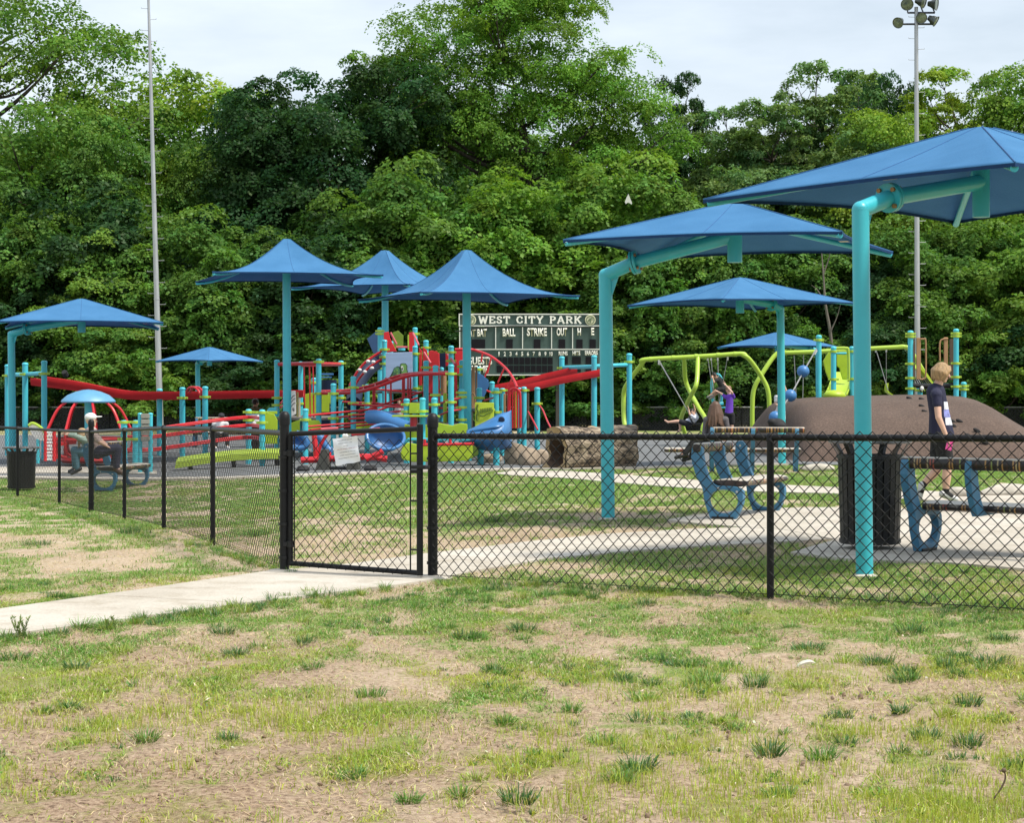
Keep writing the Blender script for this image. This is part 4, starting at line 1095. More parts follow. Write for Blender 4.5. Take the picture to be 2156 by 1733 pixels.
def pz(py, d): return CAMZ - (py - HY) / F * d
A1 = G(1821, 1216); C1 = Vector((4.0, 16.2, 0))
cantilever('nearest blue cantilever canopy, its turquoise pole just behind the fence', A1, pz(437, A1.y), C1, 3.24, pz(264, C1.y), math.radians(-98), half=2.36, r=.068)
A2 = G(1281, 1095); C2 = Vector(((1547 - CX) / F * (A2.y - .55), A2.y - .55, 0))
cantilever('second blue cantilever canopy, its turquoise pole left of the blue bench on the lawn', A2, pz(576, A2.y), C2, pz(519, C2.y), pz(424, C2.y), math.radians(24), r=.078)
A3 = G(1647, 980); C3 = Vector(((1558 - CX) / F * (A3.y - .9), A3.y - .9, 0))
cantilever('blue cantilever canopy on the pole in front of the brown mound', A3, pz(648, A3.y), C3, pz(641, C3.y), pz(583, C3.y), math.radians(-15), half=2.38, r=.082)
A4 = GD(27, 45.0); C4 = Vector(((172 - CX) / F * 44.3, 44.3, 0))
cantilever('blue cantilever canopy at the left edge, beside the three posts', A4, pz(702, 45), C4, pz(684, C4.y), pz(628, C4.y), math.radians(57), half=2.58, r=.085)
A5 = GD(418, 78); C5 = Vector(((441 - CX) / F * 77, 77.0, 0))
cantilever('farthest left blue canopy, seen under the red track', A5, pz(764, 78), C5, pz(761, 77), pz(730, 77), math.radians(8), r=.10)
A6 = GD(1724, 68.6); C6 = Vector(((1637 - CX) / F * 68, 68.0, 0))
cantilever('small far blue canopy above the second swing bay', A6, pz(738, 68.6), C6, pz(731, 68), pz(699, 68), math.radians(-10), r=.09)

def umbrella(label, px, d, zc, zp, ang, half=2.73, r=.10):
    b = GD(px, d)
    root = thing('umbrella_shade', b, label, 'umbrella', 'pointed umbrella shades over the play structure')
    MB().tube([b - Vector((0, 0, .2)), Vector((b.x - .02, b.y, zp - .3))], [r, r * .95], 20).build('pole', TEALP, root, True)
    C = Vector((b.x - .02, b.y, 0))
    cn = 1.0
    o, corners = sail(root, C, zc, zp, half, ang, conc_=cn, sag=.13, cap_r=.11, n=16)
    for c in corners:
        P = [Vector((C.x + c.x * t, C.y + c.y * t, zc + (zp - zc) * (1 - t) ** (1 + cn) - .05)) for t in (.06, .2, .35, .5, .65, .8, .9, .985)]
        MB().tube(P, .030, 10).build('rafter', TEALP, root, True)
    return root
umbrella('left pointed blue umbrella on a tall turquoise pole', 605, 44.5, pz(586, 44.5), pz(497, 44.5), math.radians(-30))
umbrella('middle pointed blue umbrella, partly hidden by its two neighbours', 812, 54, pz(609, 54), pz(521, 54), math.radians(18))
umbrella('right pointed blue umbrella, standing in front of the scoreboard', 984, 43.5, pz(627, 43.5), pz(519, 43.5), math.radians(-20))

# ------------------------------------------------------------------ floodlight poles
def light_pole(px_b, px_t, d, ztop, r0, r1, label, lamps):
    b = GD(px_b, d); root = thing('light_pole', b, label, 'light pole', 'floodlight poles')
    t = Vector(((px_t - CX) / F * d, d, ztop))
    n = 16; P = [b.lerp(t, i / n) for i in range(n + 1)]
    MB().tube(P, [r0 + (r1 - r0) * i / n for i in range(n + 1)], 20).build('pole', GALV, root, True)
    cl = MB()
    for f in (.09, .16, .3, .52): p = b.lerp(t, f); rr = r0 + (r1 - r0) * f; cl.lathe([(rr, 0), (rr * 1.12, 0), (rr * 1.12, .05), (rr, .05)], p, 18)
    cl.build('collar', GALV, root, True)
    pg = MB(); k = 0; L_ = (t - b).length; z = 3.5
    while z < L_ - .2:
        p = b.lerp(t, z / L_); rr = r0 + (r1 - r0) * z / L_; s = 1 if k % 2 else -1
        pg.tube([p, p + Vector((s * (rr + .28), -.05, 0))], .012, 5); pg.tube([p + Vector((s * (rr + .28), -.05, 0)), p + Vector((s * (rr + .28), -.05, .05))], .012, 5); z += .52; k += 1
    pg.build('climbing_peg', GALV, root)
    DK = M('lamp_bracket', (.06, .065, .09), .5, .4)
    LR = M('lamp_reflector', (.10, .11, .10), .35, .7, var=.4, vs=3); LG_ = M('lamp_glass', (.16, .19, .15), .12, .3, var=.6, vs=4)
    if lamps:
        for yy in sorted(set(q[3] for q in lamps)):
            xs_ = [q[2] for q in lamps if q[3] == yy]
            MB().tube([W(min(xs_ + [px_t]), yy, d), W(max(xs_ + [px_t]), yy, d)], .05, 8).build('crossarm', DK, root, True)
    for (px, py, ax, ay, dirx, dirz, R) in lamps:
        c = W(px, py, d - .25); dv = Vector((dirx, -1, dirz)).normalized()
        o = MB().lathe([(.05, -.42), (.12, -.40), (.16, -.26), (.20, -.2), (R * .8, -.07), (R, .02), (R * 1.03, .035), (R * .97, .03), (R * .9, -.0)], c, 20, dv).build('floodlight', LR, root, True)
        MB().lathe([(R * .93, 0), (R * .6, .02), (.001, .03)], c, 20, dv).build('lens', LG_, o, True)
        MB().tube([W(ax, ay, d), c - dv * .25], .035, 6).build('bracket', DK, root, True)
    return root
light_pole(338, 312, 90, pz(-25, 90), .155, .06, 'tall galvanised light pole leaning slightly left, with climbing pegs', [])
light_pole(1932, 1929, 92, pz(14, 92), .15, .09, 'tall grey light pole carrying a cluster of floodlights', [
    (1910, 8, 1911, 26, -.25, -.5, .30), (1944, 4, 1944, 26, 1.5, -.6, .29), (1971, 8, 1968, 26, 1.9, -.35, .30),
    (1891, 47, 1894, 50, -.75, -.6, .27), (1940, 37, 1940, 50, -.05, -.5, .27), (1970, 44, 1966, 50, 2.6, -1.7, .27)])

# ------------------------------------------------------------------ scoreboard
def text_mesh(s, bold=.0, shear=0):
    cu = bpy.data.curves.new('t', 'FONT'); cu.body = s; cu.size = 1; cu.offset = bold; cu.fill_mode = 'FRONT'; cu.resolution_u = 3
    o = bpy.data.objects.new('t', cu); COL.objects.link(o)
    dg = bpy.context.evaluated_depsgraph_get(); dg.update()
    me = bpy.data.meshes.new_from_object(o.evaluated_get(dg)); bpy.data.objects.remove(o); bpy.data.curves.remove(cu)
    return me
def letters(root, name, s, cx, cy, w, h, d, mat, bold=.02):
    me = text_mesh(s, bold); V = np.array([v.co for v in me.vertices]); lo, hi = V.min(0), V.max(0)
    p0 = W(cx - w / 2, cy + h / 2, d); p1 = W(cx + w / 2, cy - h / 2, d); off = origin(root)
    for v in me.vertices:
        u = (v.co.x - lo[0]) / (hi[0] - lo[0]); q = (v.co.y - lo[1]) / (hi[1] - lo[1])
        v.co = Vector((p0.x + (p1.x - p0.x) * u, d, p0.z + (p1.z - p0.z) * q)) - off
    me.name = name; me.materials.clear(); o = link(name, me, mat, root)
    so_ = o.modifiers.new('t', 'SOLIDIFY'); so_.thickness = .02; so_.offset = 0
    return o
SERIF = {  # strokes (polyline, width) and slab serifs (x, y, width) in a unit box
    'W': (.98, [[(.1, 1), (.30, 0)], [(.30, 0), (.5, .85)], [(.5, .85), (.70, 0)], [(.70, 0), (.9, 1)]], [(.1, 1, .24), (.9, 1, .24), (.5, .9, .2)]),
    'E': (.66, [[(.2, 0), (.2, 1)], [(.2, .93), (.85, .93)], [(.2, .52), (.65, .52)], [(.2, .07), (.88, .07)], [(.85, .93), (.85, .74)], [(.88, .07), (.88, .28)]], [(.12, 1, .2), (.12, 0, .2)]),
    'S': (.60, [[(.82, .74), (.80, .86), (.55, .94), (.25, .88), (.18, .72), (.32, .57), (.68, .44), (.84, .28), (.72, .10), (.45, .05), (.18, .14), (.14, .28)]], []),
    'T': (.68, [[(.5, 0), (.5, 1)], [(.08, .93), (.92, .93)], [(.1, .93), (.1, .72)], [(.9, .93), (.9, .72)]], [(.5, 0, .42)]),
    'C': (.70, [[(.86, .70), (.80, .86), (.55, .95), (.28, .85), (.13, .5), (.28, .15), (.55, .05), (.80, .14), (.88, .3)]], []),
    'I': (.36, [[(.5, 0), (.5, 1)]], [(.5, 0, .8), (.5, 1, .8)]),
    'Y': (.74, [[(.12, 1), (.5, .45)], [(.88, 1), (.5, .45)], [(.5, .5), (.5, 0)]], [(.14, 1, .3), (.86, 1, .3), (.5, 0, .4)]),
    'P': (.66, [[(.22, 0), (.22, 1)], [(.22, .93), (.6, .93), (.83, .82), (.83, .60), (.6, .48), (.22, .48)]], [(.22, 0, .4), (.12, 1, .2)]),
    'A': (.78, [[(.12, 0), (.48, .97)], [(.88, 0), (.52, .97)], [(.28, .32), (.72, .32)]], [(.12, 0, .3), (.88, 0, .34)]),
    'R': (.74, [[(.2, 0), (.2, 1)], [(.2, .93), (.58, .93), (.79, .82), (.79, .62), (.58, .5), (.2, .5)], [(.5, .5), (.88, .03)]], [(.2, 0, .36), (.1, 1, .2), (.9, 0, .22)]),
    'K': (.78, [[(.2, 0), (.2, 1)], [(.82, 1), (.25, .45)], [(.42, .6), (.86, 0)]], [(.2, 0, .36), (.2, 1, .36), (.82, 1, .3), (.86, 0, .3)])}
def slab_text(root, name, s, x0, x1, cy, h, d, mat):
    adv = [SERIF[c][0] if c != ' ' else .42 for c in s]; gap = .10; tot = sum(adv) + gap * (len(s) - 1); sc = (x1 - x0) / tot
    mb = MB(); x = x0; st = h * .235
    for c, a in zip(s, adv):
        if c != ' ':
            wd = a * sc
            def Q(p): return W(x + p[0] * wd, cy + h / 2 - p[1] * h, d)
            for line in SERIF[c][1]:
                for a_, b_ in zip(line[:-1], line[1:]):
                    A_, B_ = Q(a_), Q(b_); t = (B_ - A_); L_ = t.length; t.normalize(); nn = Vector((-t.z, 0, t.x))
                    vert = abs(t.z) > .5; wdt = (st * (1.0 if vert else .72)) / F * d / 2; ext = t * wdt * .4
                    mb.add([A_ - nn * wdt - ext, B_ - nn * wdt + ext, B_ + nn * wdt + ext, A_ + nn * wdt - ext], [(0, 1, 2, 3)])
            for (sx, sy, sw) in SERIF[c][2]:
                cxp = x + sx * wd; yy = cy + h / 2 - sy * h; hw = sw * wd / 2; th = h * .10
                y0_, y1_ = (yy, yy - th) if sy < .5 else (yy + th, yy)
                mb.add([W(cxp - hw, y0_, d), W(cxp + hw, y0_, d), W(cxp + hw, y1_, d), W(cxp - hw, y1_, d)], [(0, 1, 2, 3)])
        x += (a + gap) * sc
    # overlapping strokes lie a hair apart so that they never share a plane
    for i in range(0, len(mb.v), 4):
        for j in range(4): mb.v[i + j] = mb.v[i + j] + Vector((0, -.0012 * ((i // 4) % 9), 0))
    return mb.build(name, mat, root)
SD = 95.5
SG = M('scoreboard_green', (.042, .078, .070), .6, var=.18, vs=1.2, bump=.06); SW = M('scoreboard_white', (.72, .72, .68), .6, var=.08, vs=3); SK = M('scoreboard_window', (.006, .005, .008), .5, var=.4, vs=2, spec=.2)
SL = M('scoreboard_lettering', (.80, .79, .72), .6, var=.05)
zb = gz(W(1115, 800, SD).x, SD)
root = thing('scoreboard', Vector((W(1115, 800, SD).x, SD, zb)), 'dark green ballpark scoreboard reading WEST CITY PARK', 'scoreboard')
def board(name, x0, y0, x1, y1, dep, th, mat, parent=root):
    a = W(x0, y1, dep); c = W(x1, y0, dep)
    return MB().box(((a.x + c.x) / 2, dep + th / 2, (a.z + c.z) / 2), (c.x - a.x, th, c.z - a.z)).build(name, mat, parent)
board('sign_panel', 967, 661, 1263, 686, SD, .25, SG); board('main_panel', 967, 688, 1263.5, 790, SD + .02, .25, SG)
fr = MB()
def strip(x0, y0, x1, y1, w=1.6, dep=SD - .03):
    a = W(min(x0, x1) - (w / 2 if x0 == x1 else 0), max(y0, y1) + (w / 2 if y0 == y1 else 0), dep); c = W(max(x0, x1) + (w / 2 if x0 == x1 else 0), min(y0, y1) - (w / 2 if y0 == y1 else 0), dep)
    fr.box(((a.x + c.x) / 2, dep, (a.z + c.z) / 2), (c.x - a.x, .05, c.z - a.z))
strip(966, 661.5, 1264, 661.5, 2.2); strip(966, 686, 1264, 686, 2); strip(967, 663, 967, 685, 2.2); strip(1263, 663, 1263, 685, 1.6)
strip(966, 735.5, 1263, 735.5, 2, SD - .031); strip(1020, 789.5, 1263, 789.5, 2, SD - .031); strip(968, 689, 968, 788, 2)
for x in (1043.7, 1100.3, 1161.4, 1205.6, 1263): strip(x, 689, x, 734, 1.8)
fr.build('white_frame', SW, root)
def win(x0, y0, x1, y1):
    o = board('number_window', x0, y0, x1, y1, SD - .012, .02, SK); return o
K5 = lambda x: (1550 + x / 2.888) * .588
L5 = lambda y: (1100 + y / 2.888) * .588
for a, b_ in [(400, 540), (757, 825), (1043, 1112), (1300, 1368), (1483, 1548), (1620, 1685)]: win(K5(a), L5(333), K5(b_), L5(430))
for k in range(10):
    x = 660 + 58.6 * k
    win(K5(x), L5(520), K5(x + 51), L5(592)); win(K5(x), L5(604), K5(x + 51), L5(676))
for a, b_ in [(1303, 1395), (1440, 1530), (1580, 1700)]: win(K5(a), L5(512), K5(b_), L5(588)); win(K5(a), L5(600), K5(b_), L5(670))
slab_text(root, 'lettering', 'WEST CITY PARK', K5(470), K5(1538), L5(130), 26 / 1.0 * .588 * 1.78 * .56, SD - .05, SL)
for s, x, y, w_, h_ in [('AT BAT', 462, 265, 190, 80), ('BALL', 787, 262, 132, 84), ('STRIKE', 1075, 258, 205, 86), ('OUT', 1333, 256, 108, 84), ('H', 1513, 254, 36, 78), ('E', 1652, 252, 32, 78),
                        ('RUNS', 1347, 478, 92, 44), ('HITS', 1484, 476, 80, 46), ('ERRORS', 1638, 474, 132, 44), ('HOME', 470, 642, 212, 76)]:
    letters(root, 'lettering', s, K5(x), L5(y), w_ / 2.888 * .588, h_ / 2.888 * .588, SD - .04, SL, .035)
letters(root, 'lettering', 'GUESTS', K5(482), L5(556), 260 / 2.888 * .588, 82 / 2.888 * .588, SD - .04, SL, .03)
for k in range(10):
    letters(root, 'lettering', str(k + 1), K5(683 + 60 * k), L5(484), (12 if k == 0 else 22 if k < 9 else 32) / 2.888 * .588, 44 / 2.888 * .588, SD - .04, SL, .03)
EM = M('emblem_cream', (.62, .60, .42), .6, var=.15, vs=8); EG = M('emblem_green', (.12, .17, .09), .6)
for x in (392, 1628):
    c = W(K5(x), L5(132), SD - .05)
    o = MB().lathe([(.27, 0), (.27, .03)], c, 24, (0, -1, 0)).build('emblem', EM, root)
    e = MB(); q = c + Vector((0, -.045, 0))
    e.tube([q + Vector((.2 * math.cos(a), 0, .2 * math.sin(a))) for a in np.linspace(0, 6.28, 25)], .018, 5)
    e.tube([q + Vector((-.12, 0, -.05)), q + Vector((0, 0, .06)), q + Vector((.10, 0, .03))], .035, 6); e.tube([q + Vector((-.02, 0, .04)), q + Vector((.02, 0, -.13))], .03, 6); e.tube([q + Vector((.02, 0, .08)), q + Vector((.1, 0, .12))], .02, 6)
    e.build('emblem_drawing', EG, o)
for px in (990, 1176, 1250):
    p = GD(px, SD + .35); MB().box((p.x, p.y, (p.z + pz(670, SD)) / 2), (.28, .18, pz(670, SD) - p.z)).build('support_post', M('dark_timber', (.05, .045, .04), .8), root)
ca = MB().tube(crom([W(958, 698, SD - .4), W(985, 695, SD - .4), W(1040, 688, SD - .4), W(1120, 687, SD - .4), W(1200, 689, SD - .4), W(1268, 688, SD - .4)], 5), .035, 6)
ca.build('cable', BLACKM, root, True)
# white scrap among the leaves
g = W(1323, 420, 99.6); s = .34
m = MB(); P2 = [(0, .30), (-.10, .1), (-.19, -.12), (-.14, -.22), (-.02, -.15), (.06, -.17), (.17, -.25), (.2, -.17), (.09, .08)]
flat_shape(m, P2, 0, g, Vector((1, .1, 0)), Vector((0, -.2, 1)), .02); o = m.build('white_scrap', WHITE); tag(o, 'small white triangular scrap caught high among bright leaves', 'scrap')

# slender bare trunk in front of the foliage
b0_ = GD(1765, 99.6); root = thing('bare_tree', b0_, 'slender pale leafless trunk against the wood, left of the nearest turquoise pole', 'tree')
P = crom([b0_ - Vector((0, 0, .2)), W(1756, 790, 99.6), W(1748, 700, 99.6), W(1738, 640, 99.5), W(1733, 570, 99.4), W(1727, 500, 99.4)], 6)
MB().tube(P, [.13 * (1 - .85 * i / (len(P) - 1)) for i in range(len(P))], 8).build('trunk', GREYBARK, root, True)
for a, c, d_e in [((1738, 640), (1722, 612), (1708, 600)), ((1734, 575), (1744, 548), (1752, 515)), ((1729, 520), (1718, 500), (1712, 476)), ((1748, 700), (1762, 668), (1770, 640))]:
    MB().tube(crom([W(*a, 99.5), W(*c, 99.4), W(*d_e, 99.3)], 5), [.045, .042, .038, .034, .03, .026, .022, .018, .014, .011, .008], 6).build('branch', GREYBARK, root, True)
# ------------------------------------------------------------------ benches
st, nt, out = new_mat('striped_plank'); L = nt.links.new
b = N(nt, 'ShaderNodeBsdfPrincipled'); b.inputs['Roughness'].default_value = .38
tc = N(nt, 'ShaderNodeTexCoord'); sx = N(nt, 'ShaderNodeSeparateXYZ'); L(tc.outputs['Object'], sx.inputs[0])
q1 = N(nt, 'ShaderNodeMath', operation='MULTIPLY'); q1.inputs[1].default_value = 70; L(sx.outputs['X'], q1.inputs[0])
q2 = N(nt, 'ShaderNodeMath', operation='FLOOR'); L(q1.outputs[0], q2.inputs[0])
wn = N(nt, 'ShaderNodeTexWhiteNoise', noise_dimensions='1D'); L(q2.outputs[0], wn.inputs['W'])
rp = nt.nodes.new('ShaderNodeValToRGB'); rp.color_ramp.interpolation = 'CONSTANT'
stops = [(0, (.022, .016, .014)), (.42, (.05, .022, .017)), (.60, (.36, .19, .06)), (.78, (.022, .016, .014)), (.82, (.30, .06, .035)), (.87, (.20, .24, .06)), (.92, (.34, .27, .14)), (.965, (.03, .02, .016))]
while len(rp.color_ramp.elements) < len(stops): rp.color_ramp.elements.new(.5)
for e, (p, c) in zip(rp.color_ramp.elements, stops): e.position = p; e.color = (*c, 1)
L(wn.outputs['Value'], rp.inputs['Fac'])
n1 = N(nt, 'ShaderNodeTexNoise'); n1.inputs['Scale'].default_value = 9; L(tc.outputs['Object'], n1.inputs['Vector'])
mg = N(nt, 'ShaderNodeMixRGB', blend_type='MULTIPLY'); mg.inputs['Fac'].default_value = .6; L(rp.outputs['Color'], mg.inputs['Color1']); L(ramp(nt, n1.outputs['Fac'], [(.3, (.5, .5, .5)), (.7, (1.1, 1.1, 1.1))]), mg.inputs['Color2'])
# the upper side turns pale tan where the normal points up
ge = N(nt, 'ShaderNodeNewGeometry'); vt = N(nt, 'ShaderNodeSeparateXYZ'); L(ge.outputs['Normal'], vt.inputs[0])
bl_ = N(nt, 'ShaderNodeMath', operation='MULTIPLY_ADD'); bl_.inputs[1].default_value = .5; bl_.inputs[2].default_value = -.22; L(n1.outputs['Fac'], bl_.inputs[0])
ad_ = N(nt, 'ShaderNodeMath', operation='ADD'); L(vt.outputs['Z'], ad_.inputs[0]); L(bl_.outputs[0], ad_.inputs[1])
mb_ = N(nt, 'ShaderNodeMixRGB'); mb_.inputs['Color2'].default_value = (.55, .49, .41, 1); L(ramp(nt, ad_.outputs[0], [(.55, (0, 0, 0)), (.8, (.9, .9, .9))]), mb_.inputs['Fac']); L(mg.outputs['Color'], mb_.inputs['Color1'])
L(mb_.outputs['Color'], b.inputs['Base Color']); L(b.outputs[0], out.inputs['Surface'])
BENCHB = M('bench_blue', (.045, .17, .29), .5, var=.12, vs=5, bump=.06, bs=80)
SEATTOP = M('pale_plank', (.42, .36, .28), .55, var=.2, vs=6, stretch=(.6, 6, 6))

PROFILE = [(-.375, .80), (-.385, .70), (-.37, .62), (-.325, .53), (-.27, .46), (-.245, .41), (-.235, .33), (-.225, .24), (-.19, .12), (-.15, 0), (.15, 0), (.20, .11), (.235, .22), (.245, .31), (.235, .385), (.195, .425), (.12, .445), (.02, .445), (-.08, .45), (-.135, .475), (-.185, .535), (-.225, .61), (-.245, .70), (-.25, .79), (-.275, .835), (-.315, .85), (-.355, .835)]
PROFILE = [(p, z * .83 if z <= .47 else (.39 + (z - .47) * (.62 - .39) / .15 if z < .62 else z)) for p, z in PROFILE]
def side_frame(mb, x, th, foot=True):
    """panel in the (y = forwards, z) plane at x; D shaped opening in the foot"""
    bm = bmesh.new(); n = len(PROFILE)
    if foot:
        hole = []
        for i in range(24):
            a = 2 * math.pi * i / 24; ca, sa = math.cos(a), math.sin(a)
            rr = 1 / ((abs(ca) ** 2.4 + abs(sa) ** 2.4) ** (1 / 2.4))
            hole.append((.005 + .178 * rr * ca * (1 - .18 * (sa < 0) * abs(sa)), .195 + .135 * rr * sa))
        vo = [bm.verts.new((x - th / 2, p, z)) for p, z in PROFILE]; vh = [bm.verts.new((x - th / 2, p, z)) for p, z in hole]
        eo = [bm.edges.new((vo[i], vo[(i + 1) % n])) for i in range(n)]; eh = [bm.edges.new((vh[i], vh[(i + 1) % 24])) for i in range(24)]
        bmesh.ops.triangle_fill(bm, use_beauty=True, edges=eo + eh)
    else:
        pr = [p for p in PROFILE if p[1] > .335]
        vo = [bm.verts.new((x - th / 2, p, z)) for p, z in pr]; bm.faces.new(vo)
    fs = list(bm.faces)
    r = bmesh.ops.extrude_face_region(bm, geom=fs)
    for v in r['geom']:
        if isinstance(v, bmesh.types.BMVert): v.co.x += th
    bmesh.ops.recalc_face_normals(bm, faces=bm.faces)
    mb.addbm(bm)
def oval(mb, x0, x1, y, z, ry, rz, n=14):
    vs = []; k = 20
    for x, s in [(x0, .75), (x0 + .02, 1)] + [(x0 + (x1 - x0) * i / k, 1) for i in range(1, k)] + [(x1 - .02, 1), (x1, .75)]:
        for i in range(n):
            a = 2 * math.pi * i / n; ca, sa = math.cos(a), math.sin(a)
            vs.append((x, y + ry * s * math.copysign(abs(ca) ** .7, ca), z + rz * s * math.copysign(abs(sa) ** .7, sa)))
    m = len(vs) // n; fs = [(i * n + j, i * n + (j + 1) % n, (i + 1) * n + (j + 1) % n, (i + 1) * n + j) for i in range(m - 1) for j in range(n)]
    fs += [tuple(range(n)), tuple(reversed(range((m - 1) * n, m * n)))]
    mb.add(vs, fs)
def bench(label, loc, ang, L_, frames, mids, x0s=None, back=None):
    """x runs along the bench, +y is where the sitter looks; the first frame stands at x = 0"""
    root = thing('bench', (0, 0, 0), label, 'bench', 'blue framed park benches')
    for x in frames:
        mb = MB(); side_frame(mb, x, .075); o = mb.build('side_frame', BENCHB, root, bevel=.008)
        m = MB(); m.box((x, 0, .012), (.10, .26, .024), None, .005); m.build('foot_plate', BLACKM, o)
        m = MB()
        for (y, z) in [(-.315, .79), (-.05, .345), (.17, .31)]: m.lathe([(.014, -.042), (.014, .042)], (x, y, z), 8, (1, 0, 0))
        m.build('bolt', M('bolt_zinc', (.5, .5, .48), .4, .6), o)
    for x in mids:
        mb = MB(); side_frame(mb, x, .06, False); mb.build('back_support', BENCHB, root, bevel=.008)
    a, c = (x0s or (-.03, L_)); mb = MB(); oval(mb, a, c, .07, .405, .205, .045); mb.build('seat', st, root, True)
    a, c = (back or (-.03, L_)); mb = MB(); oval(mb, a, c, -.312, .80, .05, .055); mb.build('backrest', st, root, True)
    root.location = loc; root.rotation_euler = (0, 0, ang)
    return root
bl = G(1524, 1098); bfar = GD(1613, bl.y + 1.25)
axl = Vector((bfar.x - bl.x, bfar.y - bl.y)); 
# sitter looks to the right and a little towards the camera
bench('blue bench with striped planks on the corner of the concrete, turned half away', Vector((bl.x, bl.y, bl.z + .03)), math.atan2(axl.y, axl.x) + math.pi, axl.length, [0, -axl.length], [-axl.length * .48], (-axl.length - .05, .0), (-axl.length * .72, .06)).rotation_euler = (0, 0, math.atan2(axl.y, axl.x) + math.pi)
br_ = G(1948, 1166)
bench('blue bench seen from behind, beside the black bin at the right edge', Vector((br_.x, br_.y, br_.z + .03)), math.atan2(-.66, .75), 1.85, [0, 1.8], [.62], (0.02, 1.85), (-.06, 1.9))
# the lettering-like mark pressed into the near frame of the corner bench
fb = GD(1545, 36.6)
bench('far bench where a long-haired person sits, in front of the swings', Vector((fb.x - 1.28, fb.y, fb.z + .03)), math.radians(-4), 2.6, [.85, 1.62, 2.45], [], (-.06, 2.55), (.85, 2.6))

# ------------------------------------------------------------------ litter bins
def bin_(label, g, R, H, neck, mat=BLACKM):
    root = thing('litter_bin', g, label, 'bin', 'black slatted litter bins')
    mb = MB(); n = 26
    for i in range(n):
        a = 2 * math.pi * i / n; t = Vector((-math.sin(a), math.cos(a), 0)); r_ = Vector((math.cos(a), math.sin(a), 0)); wd = .028
        rows = [(R * .92, .04), (R * .96, H * .4), (R, H * neck), (R * 1.04, H * (neck + .05)), (R * 1.26, H - .01)]
        vs = []
        for k, (rr, z) in enumerate(rows):
            w_ = wd if k < 3 else wd * .8
            for s in (-1, 1):
                for dd in (0, .006): vs.append(g + r_ * (rr + dd) + t * (w_ * s) + Vector((0, 0, z)))
        fs = []
        for k in range(len(rows) - 1):
            b0 = k * 4; b1 = b0 + 4
            fs += [(b0, b0 + 2, b1 + 2, b1), (b0 + 1, b1 + 1, b1 + 3, b0 + 3), (b0, b1, b1 + 1, b0 + 1), (b0 + 2, b0 + 3, b1 + 3, b1 + 2)]
        if i % 2 == 0 or True: mb.add(vs if i % 2 == 0 else vs, fs if i % 2 == 0 else fs[:8])
    mb.build('slat_body', mat, root)
    for rr, z in ((R * .94, .05), (R * 1.02, H * neck)): MB().lathe([(rr - .012, z), (rr + .014, z), (rr + .014, z + .035), (rr - .012, z + .035), (rr - .012, z)], g, 32).build('band', mat, root, True)
    m = MB(); P = [g + Vector((R * 1.28 * math.cos(a), R * 1.28 * math.sin(a), H)) for a in np.linspace(0, 2 * math.pi, 41)]; m.tube(P, .016, 8); m.build('rim', M('worn_black', (.13, .13, .135), .4, var=.5, vs=12), root, True)
    m = MB(); m.lathe([(R * .84, .06), (R * .88, H * neck), (R * .86, H * neck), (R * .8, .1), (.001, .1)], g, 28); m.build('liner', M('bin_liner', (.008, .008, .009), .35, var=.4, vs=9, bump=.4, bs=9), root, True)
    return root
bg_ = G(1836, 1162); bin_('big black slatted bin with flared rim behind the nearest turquoise pole', bg_ + Vector((0, .1, .03)), .285, F and (1165 - 940) / F * bg_.y, .84)
bg2 = GD(45, 34.2); bin_('black slatted bin standing inside the fence at the left edge', bg2, .25, 90 / F * 34.2, .86)
# ------------------------------------------------------------------ play equipment helpers
def ring(mb, p, r): mb.lathe([(r, -.03), (r * 1.32, -.03), (r * 1.36, 0), (r * 1.32, .03), (r, .03)], p, 12)
def post(root, px, py, d, collars=(), r=.0635, z0=None, mat=TEALP, name='post', cm=None):
    b = GD(px, d); zt = pz(py, d)
    if z0 is not None: b.z = z0
    mb = MB(); mb.lathe([(r, b.z - .1), (r, zt - r * .9), (r * 1.12, zt - r * .88), (r * 1.12, zt - r * .6), (r * .98, zt - r * .3), (r * .68, zt - .006), (.001, zt)], Vector((b.x, b.y, 0)), 14)
    o = mb.build(name, mat, root, True)
    if collars:
        for c in collars:
            m = MB(); p = Vector((b.x, b.y, pz(c, d))); ring(m, p, r); m.box(p + Vector((r * 1.6, 0, 0)), (.05, .05, .05), None, .008); m.box(p - Vector((r * 1.6, 0, 0)), (.05, .05, .05), None, .008)
            m.build('clamp', cm or LIMEP, o, True)
    return o
def bar(root, name, pts, r, mat, smooth=5, n=8):
    P = [W(*p) for p in pts]; P = crom(P, smooth) if len(P) > 2 and smooth else P
    return MB().tube(P, r, n).build(name, mat, root, True)
def panel(root, name, poly, d, th, mat, bev=.012, dd=None, label=None):
    """upright panel; dd gives a depth offset at the right end so the panel stands askew"""
    xs_ = [p[0] for p in poly]; x0, x1 = min(xs_), max(xs_)
    def D(px): return d + (dd or 0) * (px - x0) / max(1e-6, x1 - x0)
    a = [W(px, py, D(px)) for px, py in poly]; n = len(a)
    v = a + [p + Vector((0, th, 0)) for p in a]
    mb = MB().add(v, [tuple(range(n)), tuple(reversed(range(n, 2 * n)))] + [(i, i + n, (i + 1) % n + n, (i + 1) % n) for i in range(n)])
    return mb.build(name, mat, root, bevel=bev, label=label)
def rounded(x0, y0, x1, y1, r, k=4):
    P = []
    for cx, cy, a0 in [(x1 - r, y0 + r, -90), (x1 - r, y1 - r, 0), (x0 + r, y1 - r, 90), (x0 + r, y0 + r, 180)]:
        for i in range(k + 1):
            a = math.radians(a0 + 90 * i / k); P.append((cx + r * math.cos(a), cy + r * math.sin(a)))
    return P
